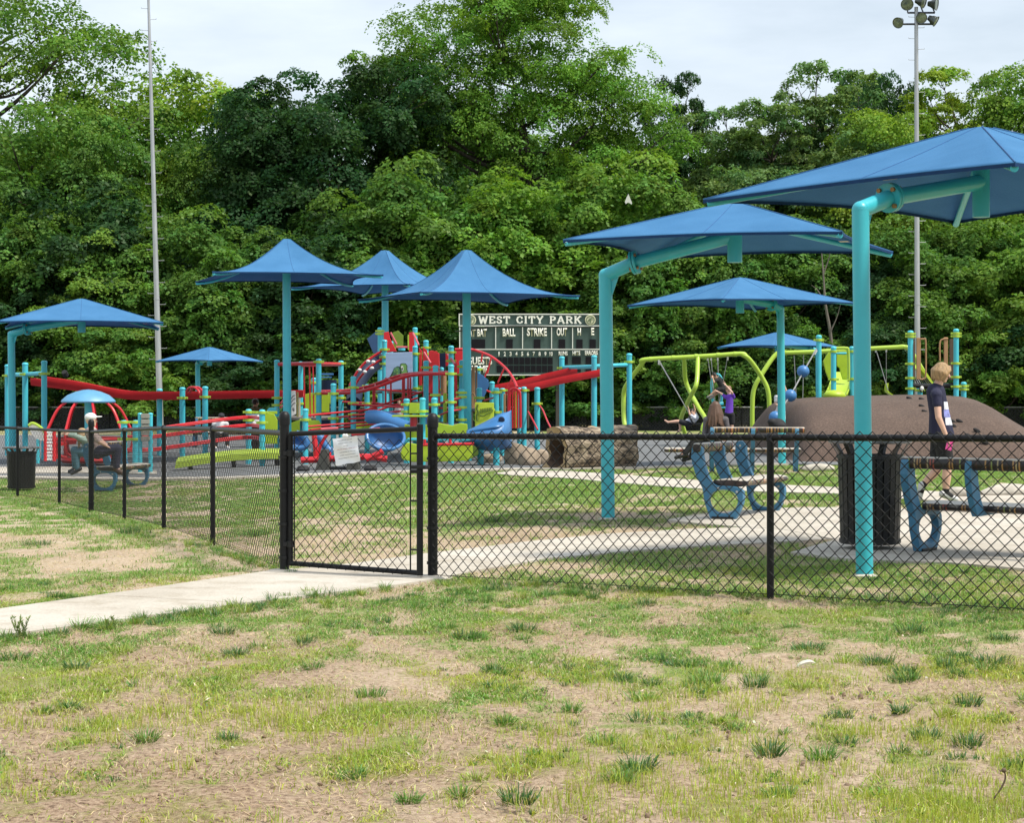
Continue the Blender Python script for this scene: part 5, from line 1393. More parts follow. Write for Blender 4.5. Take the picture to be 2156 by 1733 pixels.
def trough(root, name, pts, wid, dep, mat, th=.03, side=Vector((0, 1, 0))):
    """open channel along a curve: walls and floor"""
    P = crom([W(*p) for p in pts], 6); m = MB(); sec = [(-.5, 0), (-.46, -.7), (-.3, -1), (.3, -1), (.46, -.7), (.5, 0)]
    vs = []; n = len(sec)
    for p in P:
        for (a, b_) in sec: vs.append(p + side * (a * wid) + Vector((0, 0, b_ * dep)))
    for p in P:
        for (a, b_) in sec: vs.append(p + side * (a * (wid + 2 * th)) + Vector((0, 0, b_ * dep - (th if abs(a) < .45 else 0))))
    k = len(P); o_ = k * n; fs = []
    for i in range(k - 1):
        for j in range(n - 1):
            fs.append((i * n + j, i * n + j + 1, (i + 1) * n + j + 1, (i + 1) * n + j)); fs.append((o_ + i * n + j, o_ + (i + 1) * n + j, o_ + (i + 1) * n + j + 1, o_ + i * n + j + 1))
        fs.append((i * n, (i + 1) * n, o_ + (i + 1) * n, o_ + i * n)); fs.append((i * n + n - 1, o_ + i * n + n - 1, o_ + (i + 1) * n + n - 1, (i + 1) * n + n - 1))
    for i in (0, k - 1):
        for j in range(n - 1): fs.append((i * n + j, o_ + i * n + j, o_ + i * n + j + 1, i * n + j + 1))
    m.add(vs, fs); return m.build(name, mat, root, True)
def deck(root, pxs, d0, d1, py, name='deck'):
    z = pz(py, (d0 + d1) / 2); dm = (d0 + d1) / 2; x0 = (pxs[0] - CX) / F * dm; x1 = (pxs[1] - CX) / F * dm
    return MB().box(((x0 + x1) / 2, dm, z), (x1 - x0, d1 - d0, .06), None, .01).build(name, M('deck_grey', (.14, .13, .12), .7, var=.15), root)

# ------------------------------------------------------------------ the big play structure
PS = thing('play_structure', GD(830, 46), 'large play structure of turquoise posts, red rails and lime panels in front of the scoreboard', 'play structure')
POSTS = [(583, 757, 46, (838, 853, 880)), (633, 761, 50, (766, 850)), (671, 755, 45, (762, 829, 872)), (718, 759, 48, (765, 838)), (643, 860, 42, (884,)), (661, 795, 51, (806,)), (702, 807, 44, (829, 881)),
         (744, 792, 44, (816, 849, 873)), (773, 809, 46, (813, 850)), (800, 689, 52, (697, 703, 775)), (809.5, 715, 47, (736, 752, 766)), (823, 718, 51, (734,)), (874, 689, 51, (703,)), (874, 728, 47, (745, 818)),
         (897, 716, 48, (732, 745, 819)), (897, 759, 45, (774,)), (917, 769, 43, (832,)), (929, 773, 47, (784, 821)), (949.7, 727.5, 46, (742, 760)), (949.7, 767, 42, (787, 847)), (856, 839, 42, (852, 867)), (889.7, 837, 41, (866,)),
         (914.5, 837, 41.5, (852, 877)), (972.5, 758, 45, (772, 789)), (1006, 772, 47, (778,)), (1009, 816, 44, (838,)), (1045, 816, 43, (826, 868)), (1036, 803, 48, ()), (1058, 817, 47, (822,)), (1094, 816, 46, ()), (1103, 814, 44, (822,)),
         (1131, 815, 44, (850,)), (971.5, 819, 43, (827, 836, 858, 884)), (523.5, 861, 42.2, (868, 885)), (552, 862, 41, (869, 890))]
for px, py, d, c in POSTS: post(PS, px, py, d, c)
for pxs, d0, d1, py in [((800, 880), 47, 51.5, 826), ((874, 950), 46, 49, 848), ((950, 1050), 43.5, 47.5, 862), ((583, 718), 45.5, 50, 880), ((880, 975), 42.5, 46, 893)]: deck(PS, pxs, d0, d1, py)
# overhead rails of the left tower and its hanging straps
bar(PS, 'red_rail', [(585, 767, 46), (669, 765, 45)], .045, RED); bar(PS, 'red_rail', [(673, 766, 45), (716, 767, 48)], .045, RED); bar(PS, 'red_rail', [(635, 769, 50), (716, 768, 48)], .04, RED)
for x in (640, 651.5, 659, 666.5): bar(PS, 'hanging_strap', [(x, 772, 46.5), (x + 2, 885, 46.5)], .018, RED); 
# long curved ladder of two red rails
up1 = [(676, 828, 45), (735, 827, 44.5), (781, 819, 44), (851, 794, 43.5), (890, 788, 43), (949, 787, 42.2)]
up2 = [(676, 825, 45.8), (735, 822, 45.2), (781, 812, 44.8), (835, 793, 44.3), (880, 786, 43.9), (948, 784, 43)]
bar(PS, 'red_rail', up1, .04, RED); bar(PS, 'red_rail', up2, .04, RED)
c1, c2 = crom([W(*p) for p in up1], 6), crom([W(*p) for p in up2], 6)
for i in range(1, len(c1) - 1, 3): MB().tube([c1[i], c2[i]], .02, 6).build('rung', RED, PS, True)
# lower rails and net of red bars
for a in [[(637, 876, 42), (793, 861, 43.5)], [(637, 899, 42), (772, 889, 43)], [(702, 880, 44), (793, 869, 44)], [(702, 901, 44), (793, 893, 44)], [(735, 851, 44), (855, 858, 43)], [(781, 849, 46), (950, 861, 45)], [(781, 819, 46), (946, 832, 45)],
          [(735, 875, 44), (845, 866, 43)], [(735, 882, 44), (846, 876, 43)], [(755, 868, 45.5), (897, 823, 45.2)], [(770, 872, 46), (880, 838, 46)], [(640, 907, 42), (700, 900, 44)], [(718, 846, 48), (800, 850, 47)], [(922, 852, 43), (949, 840, 42.2)], [(922, 876, 43), (949, 864, 42.2)], [(925, 903, 42), (952, 892, 42.5)],
          [(952, 841, 42.5), (972, 838, 43)], [(952, 865, 42.5), (972, 862, 43)]]: bar(PS, 'red_bar', a, .022, RED)
for x in (786, 789, 812, 823, 848, 851, 859, 864): bar(PS, 'red_upright', [(x, 795 if x > 800 else 815, 45), (x, 850, 45)], .022, RED)
bar(PS, 'red_bar', [(740, 916, 42), (771, 913, 42)], .03, RED)
# left: lime panels, white panel, small blue hatch
panel(PS, 'lime_panel', [(555, 872), (562, 869), (577, 872), (584, 885), (584, 935), (555, 935)], 43, .05, LIME)
panel(PS, 'lime_panel', [(592, 885), (603, 885), (611, 891), (628, 885), (631, 885), (631, 908), (592, 908)], 45, .05, LIME)
panel(PS, 'lime_panel', [(638, 885), (671, 885), (676, 893), (676, 912), (638, 912)], 44.5, .05, LIME)
panel(PS, 'lime_panel', [(642, 830), (655, 827), (667, 830), (667, 885), (642, 885)], 49.5, .05, LIME); panel(PS, 'lime_panel', [(677, 826), (693, 832), (693, 868), (677, 868)], 49, .05, LIME)
panel(PS, 'lime_panel', [(557, 866), (583, 866), (583, 872), (557, 872)], 43.5, .08, LIME); panel(PS, 'lime_panel', [(528, 866), (548, 866), (548, 871), (528, 871)], 42.6, .08, LIME)
wp = panel(PS, 'picture_panel', [(528, 872), (548, 872), (548, 895), (528, 895)], 42.6, .04, M('picture_panel', (.25, .36, .42), .5, var=.4, vs=2))
m = MB()
for (x, y, r) in [(535, 880, .05), (541, 886, .06), (536, 891, .05), (543, 877, .03)]: m.ball(W(x, y, 42.57), (r, .02, r))
m.build('picture_shape', WHITE, wp, True)
wp = panel(PS, 'white_panel', [(612, 823), (622, 823), (623, 842), (623, 872), (613, 877), (612, 850)], 46.5, .05, WHITE)
for q in ([(612, 849), (617, 842), (622, 839)], [(612, 858), (617, 851), (622, 848)], [(612, 841), (617, 834), (622, 832)]): bar(wp, 'panel_line', [(x, y, 46.45) for x, y in q], .012, M('grey_line', (.2, .2, .22), .6))
m = MB().ball(W(618, 862, 46.45), (.03, .02, .05)); m.build('panel_mark', M('grey_line', (.2, .2, .22), .6), wp, True)
panel(PS, 'tan_post_panel', [(624, 826), (628, 826), (628, 880), (624, 880)], 47, .08, M('olive_panel', (.22, .20, .07), .6)); panel(PS, 'pale_panel', [(629, 840), (632, 838), (632, 885), (629, 885)], 47.2, .06, M('cream_panel', (.6, .5, .38), .6))
bar(PS, 'red_bar', [(590, 850, 45.5), (602, 838, 45.8), (610, 836, 46)], .025, RED); bar(PS, 'red_bar', [(590, 858, 45.5), (600, 851, 45.8), (612, 840, 46)], .025, RED); bar(PS, 'red_bar', [(600, 845, 46), (600, 866, 46)], .025, RED)
panel(PS, 'teal_roof', [(562, 864), (566, 859), (582, 858), (582, 866), (562, 867)], 44.5, .3, TEALP)
# navy tunnel slide behind and its curved handrails
bar(PS, 'slide_tube', [(806, 752, 50), (790, 765, 50), (772, 780, 49.5), (752, 810, 49), (744, 850, 48)], .20, NAVY, 6, 12)
for off in (0, 14):
    bar(PS, 'curved_handrail', [(809 - off * .2, 736 + off * 1.3, 47), (774 + off * .3, 759 + off, 47), (756 + off * .3, 778 + off, 47), (747 + off * .25, 792 + off, 47), (736 + off * .1, 812 + off, 47)], .03, RED)
m = MB()
for (x, y) in [(775, 761), (786, 762), (757, 779), (768, 783), (783, 775), (773, 795), (778, 800), (790, 789)]: m.ball(W(x, y, 46.9), (.05, .05, .04), 8, 6)
for i, (x, y) in enumerate([(775, 761), (786, 762), (757, 779), (768, 783), (783, 775)]):
    MB().ball(W(x, y, 46.9), (.055, .055, .04), 8, 6).build('white_grip', WHITE, PS, True)
panel(PS, 'blue_wing', [(773, 713), (794, 696), (800, 700), (800, 742), (786, 744)], 52.4, .06, M('slate_blue', (.07, .15, .30), .5, var=.1))
bar(PS, 'navy_panel', [(692, 800, 51), (692, 835, 51)], .22, NAVY, 0, 10); panel(PS, 'blue_bar_panel', [(676, 786), (702, 786), (702, 790), (676, 790)], 50, .06, BLUEPL); panel(PS, 'blue_bar_panel', [(676, 793), (698, 793), (698, 796), (676, 796)], 50.2, .06, BLUEPL)
m = panel(PS, 'navy_panel', [(676, 842), (694, 840), (694, 905), (676, 905)], 50.4, .06, NAVY); panel(PS, 'teal_panel', [(691, 826), (696, 826), (696, 846), (690, 850)], 49.8, .06, TEALP)
panel(PS, 'lime_frame', [(693, 828), (696, 828), (697, 845), (700, 850), (700, 868), (697, 868), (697, 853), (693, 848)], 48.6, .05, LIME)
# panel with the turtle
TP = panel(PS, 'turtle_panel', [(812, 743), (868, 741), (869, 819), (812, 821)], 46.4, .05, M('pale_blue_panel', (.33, .46, .68), .5, var=.10, vs=1.5, stretch=(.5, 1, 4)))
GRN = M('turtle_green', (.16, .34, .09), .6, var=.15, vs=9); GR2 = M('shell_green', (.09, .24, .13), .6, var=.2, vs=14); GRK = M('turtle_line', (.02, .045, .02), .6)
T_ = lambda x, y: ((1250 + x / 3.04) * .588, (1150 + y / 3.04) * .588)
def tpanel(name, pts, dd, mat): return panel(TP, name, [T_(*p) for p in pts], 46.39 - dd, .012, mat, 0)
tpanel('turtle_outline', [(438, 612), (468, 560), (488, 512), (525, 490), (560, 500), (556, 470), (575, 458), (615, 460), (634, 485), (632, 520), (640, 550), (636, 575), (600, 590), (560, 600), (500, 610)], .0, GRK)
tpanel('turtle_shell', [(472, 585), (478, 545), (496, 512), (525, 497), (548, 512), (556, 560), (545, 585)], .013, GR2)
tpanel('turtle_head', [(560, 480), (578, 466), (612, 467), (627, 490), (624, 520), (632, 552), (628, 572), (600, 582), (572, 578), (560, 545)], .013, GRN)
tpanel('turtle_body', [(450, 606), (470, 592), (545, 590), (556, 600), (500, 606)], .013, GRN)
tpanel('turtle_eye', [(565, 500), (573, 486), (588, 490), (592, 530), (584, 548), (570, 540)], .026, WHITE); tpanel('turtle_pupil', [(572, 508), (580, 502), (585, 520), (582, 536), (574, 532)], .039, GRK)
for pts in ([(490, 540), (500, 537), (506, 560), (496, 566)], [(512, 520), (528, 522), (532, 548), (514, 548)], [(516, 558), (534, 558), (532, 580), (516, 582)]): tpanel('shell_plate', pts, .026, GRN)
# red towers, red panels, lime hoods
panel(PS, 'lime_hood', [(826, 700), (838, 696), (849, 706), (849, 734), (826, 734)], 52.2, .05, M('olive_lime', (.16, .25, .02), .5)); panel(PS, 'lime_frame', [(858, 706), (861, 704), (861, 738), (858, 735)], 51.6, .05, LIMEP)
for pts, d in [([(808, 700), (818, 698), (821, 712), (830, 730), (835, 740), (812, 742), (808, 720)], 50.6), ([(861, 700), (871, 699), (873, 740), (873, 762), (861, 760)], 50.2), ([(882, 731), (888, 738), (888, 812), (882, 812)], 47.2), ([(890, 730), (899, 738), (904, 775), (908, 790), (920, 793), (920, 740), (903, 738), (912, 738), (925, 744), (925, 800), (905, 850), (890, 850)], 46.6),
               ([(938, 740), (946, 739), (946, 768), (938, 772)], 47.5), ([(958, 738), (976, 737), (976, 790), (958, 790)], 48.5), ([(956, 765), (962, 765), (963, 858), (957, 858)], 44.5)]:
    panel(PS, 'red_panel', pts, d, .09, REDPL)
panel(PS, 'red_hood', [(902, 740), (908, 738), (924, 744), (925, 772), (905, 790)], 46.2, .35, REDPL); panel(PS, 'navy_panel', [(925, 744), (938, 743), (938, 790), (925, 790)], 47.4, .07, NAVY)
for q in [[(822, 700, 50.2), (835, 725, 50.2)], [(870, 702, 50), (882, 727, 49.5)], [(893, 742, 46.2), (907, 765, 46)], [(942, 744, 46.9), (958, 767, 45)], [(834, 731, 50), (860, 731, 50)]]: bar(PS, 'handrail', q, .028, M('pink_rail', (.55, .10, .12), .4))
bar(PS, 'lamp_stalk', [(846, 738, 49), (846, 733, 49)], .09, TEALP, 0, 12); bar(PS, 'lime_post', [(937, 828, 44), (937, 905, 44)], .045, LIME, 0); bar(PS, 'tan_post', [(934, 785, 46.5), (934, 832, 46.5)], .07, TAN, 0)
panel(PS, 'red_panel', [(912, 800), (926, 800), (926, 850), (914, 850)], 45.6, .06, REDPL)
# right tower: brown planks, arch climber, xylophone panel
for x0, x1, y0, y1, d, mt in [(993, 1000, 772, 868, 45.6, TAN), (1001, 1005, 772, 860, 45.9, BROWN), (1060, 1065, 829, 905, 45.2, TAN), (1067, 1073, 829, 905, 45.6, TAN), (1102, 1109, 828, 902, 44.6, TAN), (1110, 1114, 828, 902, 45, BROWN)]:
    panel(PS, 'brown_plank', [(x0, y0), (x1, y0), (x1, y1), (x0, y1)], d, .05, mt)
arch = [(958, 736, 47.5), (985, 735.5, 47.5), (1003, 738.5, 47.5), (1034, 751, 47), (1062, 773, 46.5), (1078, 793, 46), (1089, 816, 45.5)]
bar(PS, 'arch_rail', arch, .035, RED)
for q in [[(1016, 742), (1013, 762)], [(1034, 753), (1026, 786)], [(1062, 774), (1048, 806)], [(1079, 795), (1068, 818)], [(1030, 770), (1018, 800)]]: bar(PS, 'climbing_chain', [(x, y, 46.8) for x, y in q], .022, RED, 0)
for k in range(5):
    x = 1074 + k * 5.2
    bar(PS, 'loop_bar', [(x, 902, 43.8), (x, 830, 43.8), (x + 3, 820 + (k % 2) * 3, 43.8), (x + 8 - k, 819, 43.8)], .02, RED)
bar(PS, 'loop_frame', [(1070, 900, 43.6), (1071, 832, 43.6), (1076, 821, 43.6), (1084, 818, 43.6), (1091, 822, 43.6), (1095, 834, 43.6), (1096, 900, 43.6)], .03, RED)
panel(PS, 'lime_panel', [(1082, 822), (1087, 822), (1088, 902), (1082, 902)], 45, .05, LIME); panel(PS, 'teal_panel', [(1088, 830), (1095, 830), (1096, 902), (1089, 902)], 46, .05, TEALP)
XP = panel(PS, 'xylophone_panel', [(1000, 847), (1040, 848), (1040, 860), (1043, 863), (1040, 867), (1040, 884), (1000, 900)], 42.8, .05, M('bright_lime', (.50, .62, .04), .5, var=.06))
OL = M('dark_olive', (.10, .16, .02), .6)
for k in range(7): panel(XP, 'xylophone_bar', [(1011 + k * 3.6, 861 - k * .5), (1013.4 + k * 3.6, 861 - k * .5), (1013.4 + k * 3.6, 870 - k * .9), (1011 + k * 3.6, 870.5 - k * .9)], 42.77, .02, OL, 0)
bar(XP, 'panel_line', [(1010, 874, 42.77), (1018, 876, 42.77), (1026, 871, 42.77), (1035, 868, 42.77), (1037, 862, 42.77)], .012, OL)
bar(XP, 'panel_vine', [(1006, 852, 42.77), (1004, 860, 42.77), (1007, 868, 42.77), (1004, 876, 42.77), (1005, 886, 42.77)], .022, OL)
panel(PS, 'blue_sail', [(1005, 784), (1016, 790), (1028, 800), (1030, 812), (1022, 830), (1012, 850), (1006, 842)], 46.2, .05, BLUEPL)
for q in [[(1020, 843, 45), (1045, 836, 44)], [(1024, 822, 45), (1042, 830, 45)]]: bar(PS, 'red_bar', q, .022, RED)
bar(PS, 'tan_handle', [(990, 828, 45.2), (997, 829, 45.2), (1000, 838, 45.2), (999, 850, 45.2)], .02, TAN)
# red cables running down to the ground from the last post
bar(PS, 'red_cable', [(1112, 867, 44), (1122, 885, 43.6), (1132, 905, 43)], .02, RED); bar(PS, 'red_cable', [(1135, 853, 44), (1143, 864, 43.5), (1152, 886, 42.8), (1163, 908, 42)], .02, RED)
# centre: lime table, lime board, red leg
panel(PS, 'lime_panel', [(862, 849), (866, 848), (884, 849), (884, 871), (861, 871)], 41.9, .05, LIME); panel(PS, 'lime_panel', [(770, 889), (800, 892), (800, 912), (765, 912)], 45, .05, LIME); panel(PS, 'lime_panel', [(738, 890), (770, 890), (770, 905), (738, 905)], 46, .05, LIME)
MB().box(W(868, 876, 40.8), (.85, .5, .035), None, .01).build('table_top', LIME, PS); bar(PS, 'table_leg', [(871, 877, 40.8), (871, 902, 40.8)], [.10, .07], RED, 0) if False else bar(PS, 'table_leg', [(871, 877, 40.8), (871, 902, 40.8)], .08, RED, 0)
# two fat blue logs
bar(PS, 'blue_log', [(778, 878, 42.2), (800, 879, 42), (840, 895, 41.6), (862, 903, 41.4)], .155, BLUEPL, 5, 14); bar(PS, 'blue_log', [(788, 877, 43), (820, 880, 42.7), (868, 896, 42.3)], .14, BLUEPL, 5, 14)
panel(PS, 'blue_panel', [(888, 870), (896, 868), (903, 875), (903, 898), (890, 902)], 42.5, .05, BLUEPL)

# ------------------------------------------------------------------ free standing pieces
# boat with lime sides
BT = thing('play_boat', GD(935, 40.4), 'play boat with lime sides, a red bar and a blue bow', 'play boat')
panel(BT, 'lime_side', [(858, 932), (880, 936), (940, 938), (990, 935), (995, 940), (995, 962), (985, 971), (870, 973), (847, 968), (843, 955), (848, 940)], 39.9, .07, LIME, .02)
panel(BT, 'lime_back', [(852, 893), (870, 897), (892, 896), (910, 889), (915, 895), (915, 925), (860, 930), (848, 915)], 41.2, .07, LIME, .02)
panel(BT, 'lime_back', [(917, 889), (935, 893), (952, 896), (970, 891), (984, 893), (985, 928), (917, 928)], 41.2, .07, LIME, .02)
panel(BT, 'lime_end', [(990, 936), (1005, 942), (1007, 958), (992, 966)], 40.3, .8, M('olive_lime', (.16, .25, .02), .5), .02)
bar(BT, 'red_bar', [(878, 937, 39.8), (998, 935, 39.8)], .032, RED, 0); bar(BT, 'red_upright', [(948, 920, 39.8), (948, 937, 39.8)], .03, RED, 0); bar(BT, 'red_upright', [(894, 925, 39.8), (894, 937, 39.8)], .03, RED, 0)
MB().box(W(925, 925, 40.5), (1.35, .45, .05), None, .012).build('seat', TEALP, BT)
# blue bow: curved shell
m = MB(); nu, nv = 18, 12; vs = []
for i in range(nu + 1):
    u = i / nu; px = 984 + 88 * u
    top = 911 - 45 * u ** 1.15; bot = 930 + 11 * math.sin(min(1, u * 1.6) * math.pi / 2) + 4 * math.sin(u * math.pi)
    for j in range(nv + 1):
        v = j / nv; py = top + (bot - top) * v
        d = 40.7 - .5 * math.sin(v * math.pi) * (.35 + .65 * math.sin(u * math.pi * .9)) + .9 * max(0, u - .86) * 3 + .12 * abs(v - .62) 
        vs.append(W(px, py, d))
fs = [(i * (nv + 1) + j, (i + 1) * (nv + 1) + j, (i + 1) * (nv + 1) + j + 1, i * (nv + 1) + j + 1) for i in range(nu) for j in range(nv)]
o = m.add(vs, fs).build('blue_bow', BLUEPL, BT, True); s_ = o.modifiers.new('t', 'SOLIDIFY'); s_.thickness = .06; s_.offset = 1
MB().lathe([(.07, -.03), (.055, 0), (.05, .02)], W(1056, 884, 40.42), 14, (0, -1, 0)).build('eye_hole', NAVY, BT, True)
bar(BT, 'hull_ridge', [(990, 908, 40.55), (1020, 903, 40.3), (1050, 898, 40.25), (1071, 892, 40.7)], .03, BLUEPL)
for x, d in ((1012, 41), (1045, 40.6), (1068, 41.4)): post(BT, x, 930, d, (), .07)

# seesaw
SS = thing('seesaw', GD(715, 39), 'red four-seat seesaw with blue bucket seats behind the gate notice', 'seesaw')
bar(SS, 'beam', [(634, 969, 38.9), (672, 968, 38.9), (715, 965, 38.9), (772, 962, 38.9), (815, 967, 38.9)], .065, RED); bar(SS, 'beam', [(770, 968, 38.6), (796, 956, 38.6), (806, 950, 38.6)], .06, RED)
bar(SS, 'seat_upright', [(661, 913, 39), (664, 940, 39), (666, 966, 39)], .055, RED); bar(SS, 'curved_handle', [(703, 905, 39.2), (688, 916, 39.2), (675, 938, 39.2), (668, 962, 39.2)], .035, RED); bar(SS, 'seat_upright', [(690, 952, 39), (690, 966, 39)], .07, RED)
for q in [(676, 904, 712), (775, 905, 800)]: bar(SS, 'grip', [(q[0], q[1], 39), (q[2], q[1] - 2, 39)], .03, M('pink_rail', (.55, .10, .12), .4), 0)
for pts in ([(676, 947), (688, 947), (693, 991), (663, 991)], [(734, 955), (750, 955), (756, 991), (728, 991)]):
    panel(SS, 'base', pts, 38.5, .5, M('dark_olive_steel', (.055, .055, .045), .6, var=.2), .01)
MB().box(W(709, 986, 38.8), (.5, .4, .06)).build('base_plate', BLACKM, SS)
def bucket(px, py, d, r):
    c = W(px, py, d); nrm_ = Vector((.18, -.80, .57)).normalized(); u = Vector((1, .2, 0)).normalized(); u = (u - nrm_ * u.dot(nrm_)).normalized(); v = nrm_.cross(u)
    n, k = 26, 9; vs = []
    for j in range(k + 1):
        a = j / k * math.pi * .5
        for i in range(n):
            t = 2 * math.pi * i / n; vs.append(c + (u * math.cos(t) * 1.2 + v * math.sin(t) * .95) * (r * math.cos(a * .97)) - nrm_ * (r * .95 * math.sin(a)))
    fs = [(j * n + i, j * n + (i + 1) % n, (j + 1) * n + (i + 1) % n, (j + 1) * n + i) for j in range(k) for i in range(n)] + [tuple(k * n + i for i in range(n))]
    o = MB().add(vs, fs).build('bucket_seat', M('deep_blue_plastic', (.03, .11, .28), .45, var=.12), SS, True); s_ = o.modifiers.new('t', 'SOLIDIFY'); s_.thickness = .03; s_.offset = -1
    P = [c + (u * math.cos(t) * 1.2 + v * math.sin(t) * .95) * r for t in np.linspace(0, 2 * math.pi, 33)]; MB().tube(P, .035, 8).build('seat_rim', BLUEPL, o, True)
bucket(812, 920, 40.0, .33); bucket(628, 931, 39.8, .18)
bar(SS, 'seat_loop', [(668, 918, 39.6), (676, 924, 39.6), (688, 944, 39.6), (700, 952, 39.6)], .09, BLUEPL, 5, 12); bar(SS, 'seat_loop', [(624, 912, 39.6), (638, 917, 39.6), (646, 930, 39.6), (641, 942, 39.6), (618, 944, 39.6)], .06, BLUEPL, 5, 12)
for px in (638, 780):
    g = GD(px, 38.2); m = MB().lathe([(.13, .03), (.14, .07), (.10, .13), (.05, .14), (.001, .13)], g, 14)
    o = m.build('bumper', M('tyre_rubber', (.02, .02, .022), .85), None, True); tag(o, 'small black rubber bump stop on the ground under the %s end of the red seesaw' % ('left' if px < 700 else 'right'), 'bump stop')

# rope and balance course on the left
RC = thing('balance_course', GD(400, 40.5), 'balance course of double red ropes and a lime plank between short turquoise posts', 'balance course')
for px, py, d, c in [(261, 884.5, 40, (889, 925)), (286, 884.5, 39.6, (889, 925)), (384, 860, 45, ())]: post(RC, px, py, d, c, .07) if px < 300 else None
for px in (295, 317): post(RC, px, 869, 38.4, (), .045)
for k in range(5): MB().box(W(306, 876 + 12 * k, 38.35), (.17, .05, .095), None, .01).build('plank_step', M('grey_plank', (.28, .27, .23), .7, var=.2), RC)
for (y0, y1) in ((905, 878), (908, 881), (921, 895), (925, 898), (948, 920), (952, 924)): bar(RC, 'red_rope', [(262, y0 - 2, 40), (320, y0 - 3, 40.2), (400, (y0 + y1) / 2 + 0, 41), (470, y1 + 4, 41.5), (524, y1 - 1, 42), (552, y1 + 2, 41)], .024, RED, 4)
p0, p1 = W(330, 990, 38.5), W(610, 952, 41.5)
m = MB(); n = 16; vs = []
for i in range(n + 1):
    t = i / n; px = 372 + (612 - 372) * t; d = 39.2 + 2.2 * t; y = 976 - 20 * t - 6 * math.sin(t * math.pi)
    a = W(px, y - 3, d); vs += [a + Vector((0, .18, .09)), a + Vector((0, -.16, .0)), a + Vector((0, -.16, -.13)), a + Vector((0, .18, -.10))]
fs = []
for i in range(n):
    for j in range(4): fs.append((i * 4 + j, i * 4 + (j + 1) % 4, (i + 1) * 4 + (j + 1) % 4, (i + 1) * 4 + j))
m.add(vs, fs + [(0, 3, 2, 1), (n * 4, n * 4 + 1, n * 4 + 2, n * 4 + 3)]).build('lime_plank', M('plank_lime', (.27, .37, .035), .6, var=.12), RC)
for t in (.12, .5, .88): px = 372 + 240 * t; d = 39.3 + 2.2 * t; p = GD(px, d); MB().lathe([(.05, 0), (.05, .22)], p, 10).build('plank_support', BLACKM, RC, True)

# track rides
def track(label, posts, beams, cross):
    root = thing('track_ride', GD(posts[0][0], posts[0][2]), label, 'track ride')
    for px, py, d, c in posts: post(root, px, py, d, c, .07)
    for a in cross: bar(root, 'crossbar', a, .05, TEALP, 0)
    for bm_ in beams: trough(root, 'red_track', bm_, .34, .16, REDPL)
    return root
t1 = track('long sagging red track on turquoise posts reaching from the three posts to the play structure', [(16, 767, 48, (791,)), (53, 763, 47, (788,)), (93, 759, 46, (787,)), (336, 818, 48, (838,)), (384, 815, 47.5, (838,)), (432, 813, 47, (836,))],
      [[(95, 793, 46.6), (163, 803, 47), (244, 819, 47.5), (299, 824, 47.8), (411, 824, 48), (520, 822.5, 48.3), (640, 821, 48.6)], [(68, 796, 48.4), (163, 808, 48.6), (244, 822, 48.8), (299, 827, 49), (411, 826, 49), (520, 824, 49.2), (636, 822, 49.4)]],
      [[(14, 789, 48.05), (53, 789, 47.05)], [(53, 788, 47.05), (94, 786, 46.05)]])
for px in (392, 400): bar(t1, 'stop_hoop', [(px, 826, 47.4), (px + 6, 817, 47.3), (px + 17, 816, 47.2), (px + 25, 822, 47.1), (px + 31, 834, 47)], .03, RED)
track('rising red track with two channels on turquoise posts in front of the scoreboard', [(1183, 750, 51, (775,)), (1251, 747.6, 49, ()), (1325, 743.5, 50, (762,))],
      [[(1042, 810, 49.6), (1090, 801, 49.9), (1150, 786, 50.4), (1215, 771, 50.8)], [(1052, 818, 47.8), (1115, 808, 48), (1160, 798, 48.3), (1197, 790, 48.5), (1266, 777, 49)]],
      [[(1183, 774, 51.05), (1251, 772, 49.05)], [(1252, 771, 49.05), (1326, 768, 50.05)]])
bar(t1, 'pulley', [(135, 783, 46.3), (139, 791, 46.4)], .07, M('tyre_rubber', (.02, .02, .022), .85), 0)

# dome spinner
DS = thing('dome_spinner', GD(186, 42.6), 'blue-domed spinner with curved red ribs, at the left behind the fence', 'spinner')
dc = GD(186, 42.6); zt = pz(820, 42.6); zr = pz(845, 42.6)
MB().lathe([(.60, zr), (.585, zr + .03), (.46, zr + .14), (.28, zt - .05), (.12, zt - .01), (.001, zt)], Vector((dc.x, dc.y, 0)), 32).lathe([(.60, zr), (.59, zr - .03), (.001, zr - .02)], Vector((dc.x, dc.y, 0)), 32).build('dome', M('pale_dome', (.12, .32, .52), .45, var=.08), DS, True)
MB().lathe([(.085, -.1), (.085, zr - dc.z)], dc, 14).build('column', TEALP, DS, True)
for k in range(9):
    a = 2 * math.pi * k / 9 + .2; e = Vector((math.cos(a), math.sin(a), 0)); q = Vector((dc.x, dc.y, 0))
    MB().tube(crom([q + e * .52 + Vector((0, 0, zr - .02)), q + e * .72 + Vector((0, 0, zr - .2)), q + e * .9 + Vector((0, 0, zr - .55)), q + e * .98 + Vector((0, 0, .62)), q + e * .88 + Vector((0, 0, .25)), q + e * .5 + Vector((0, 0, .14))], 5), .028, 8).build('rib', RED, DS, True)
MB().lathe([(.1, .06), (.55, .08), (.62, .14), (.60, .2), (.1, .18)], dc, 24).build('floor_plate', REDPL, DS, True)
P = [Vector((dc.x + .95 * math.cos(a), dc.y + .95 * math.sin(a), .55)) for a in np.linspace(0, 6.283, 33)]; MB().tube(P, .03, 8).build('seat_ring', RED, DS, True)
for k in range(3):
    a = [-2.3, -1.3, 2.4][k]; p = Vector((dc.x + .86 * math.cos(a), dc.y + .86 * math.sin(a), .45)); MB().box(p, (.34, .34, .08), Matrix.Rotation(a, 3, 'Z'), .02).box(p + Vector((0, 0, -.18)), (.1, .1, .3), None, .01).build('seat', REDPL, DS)
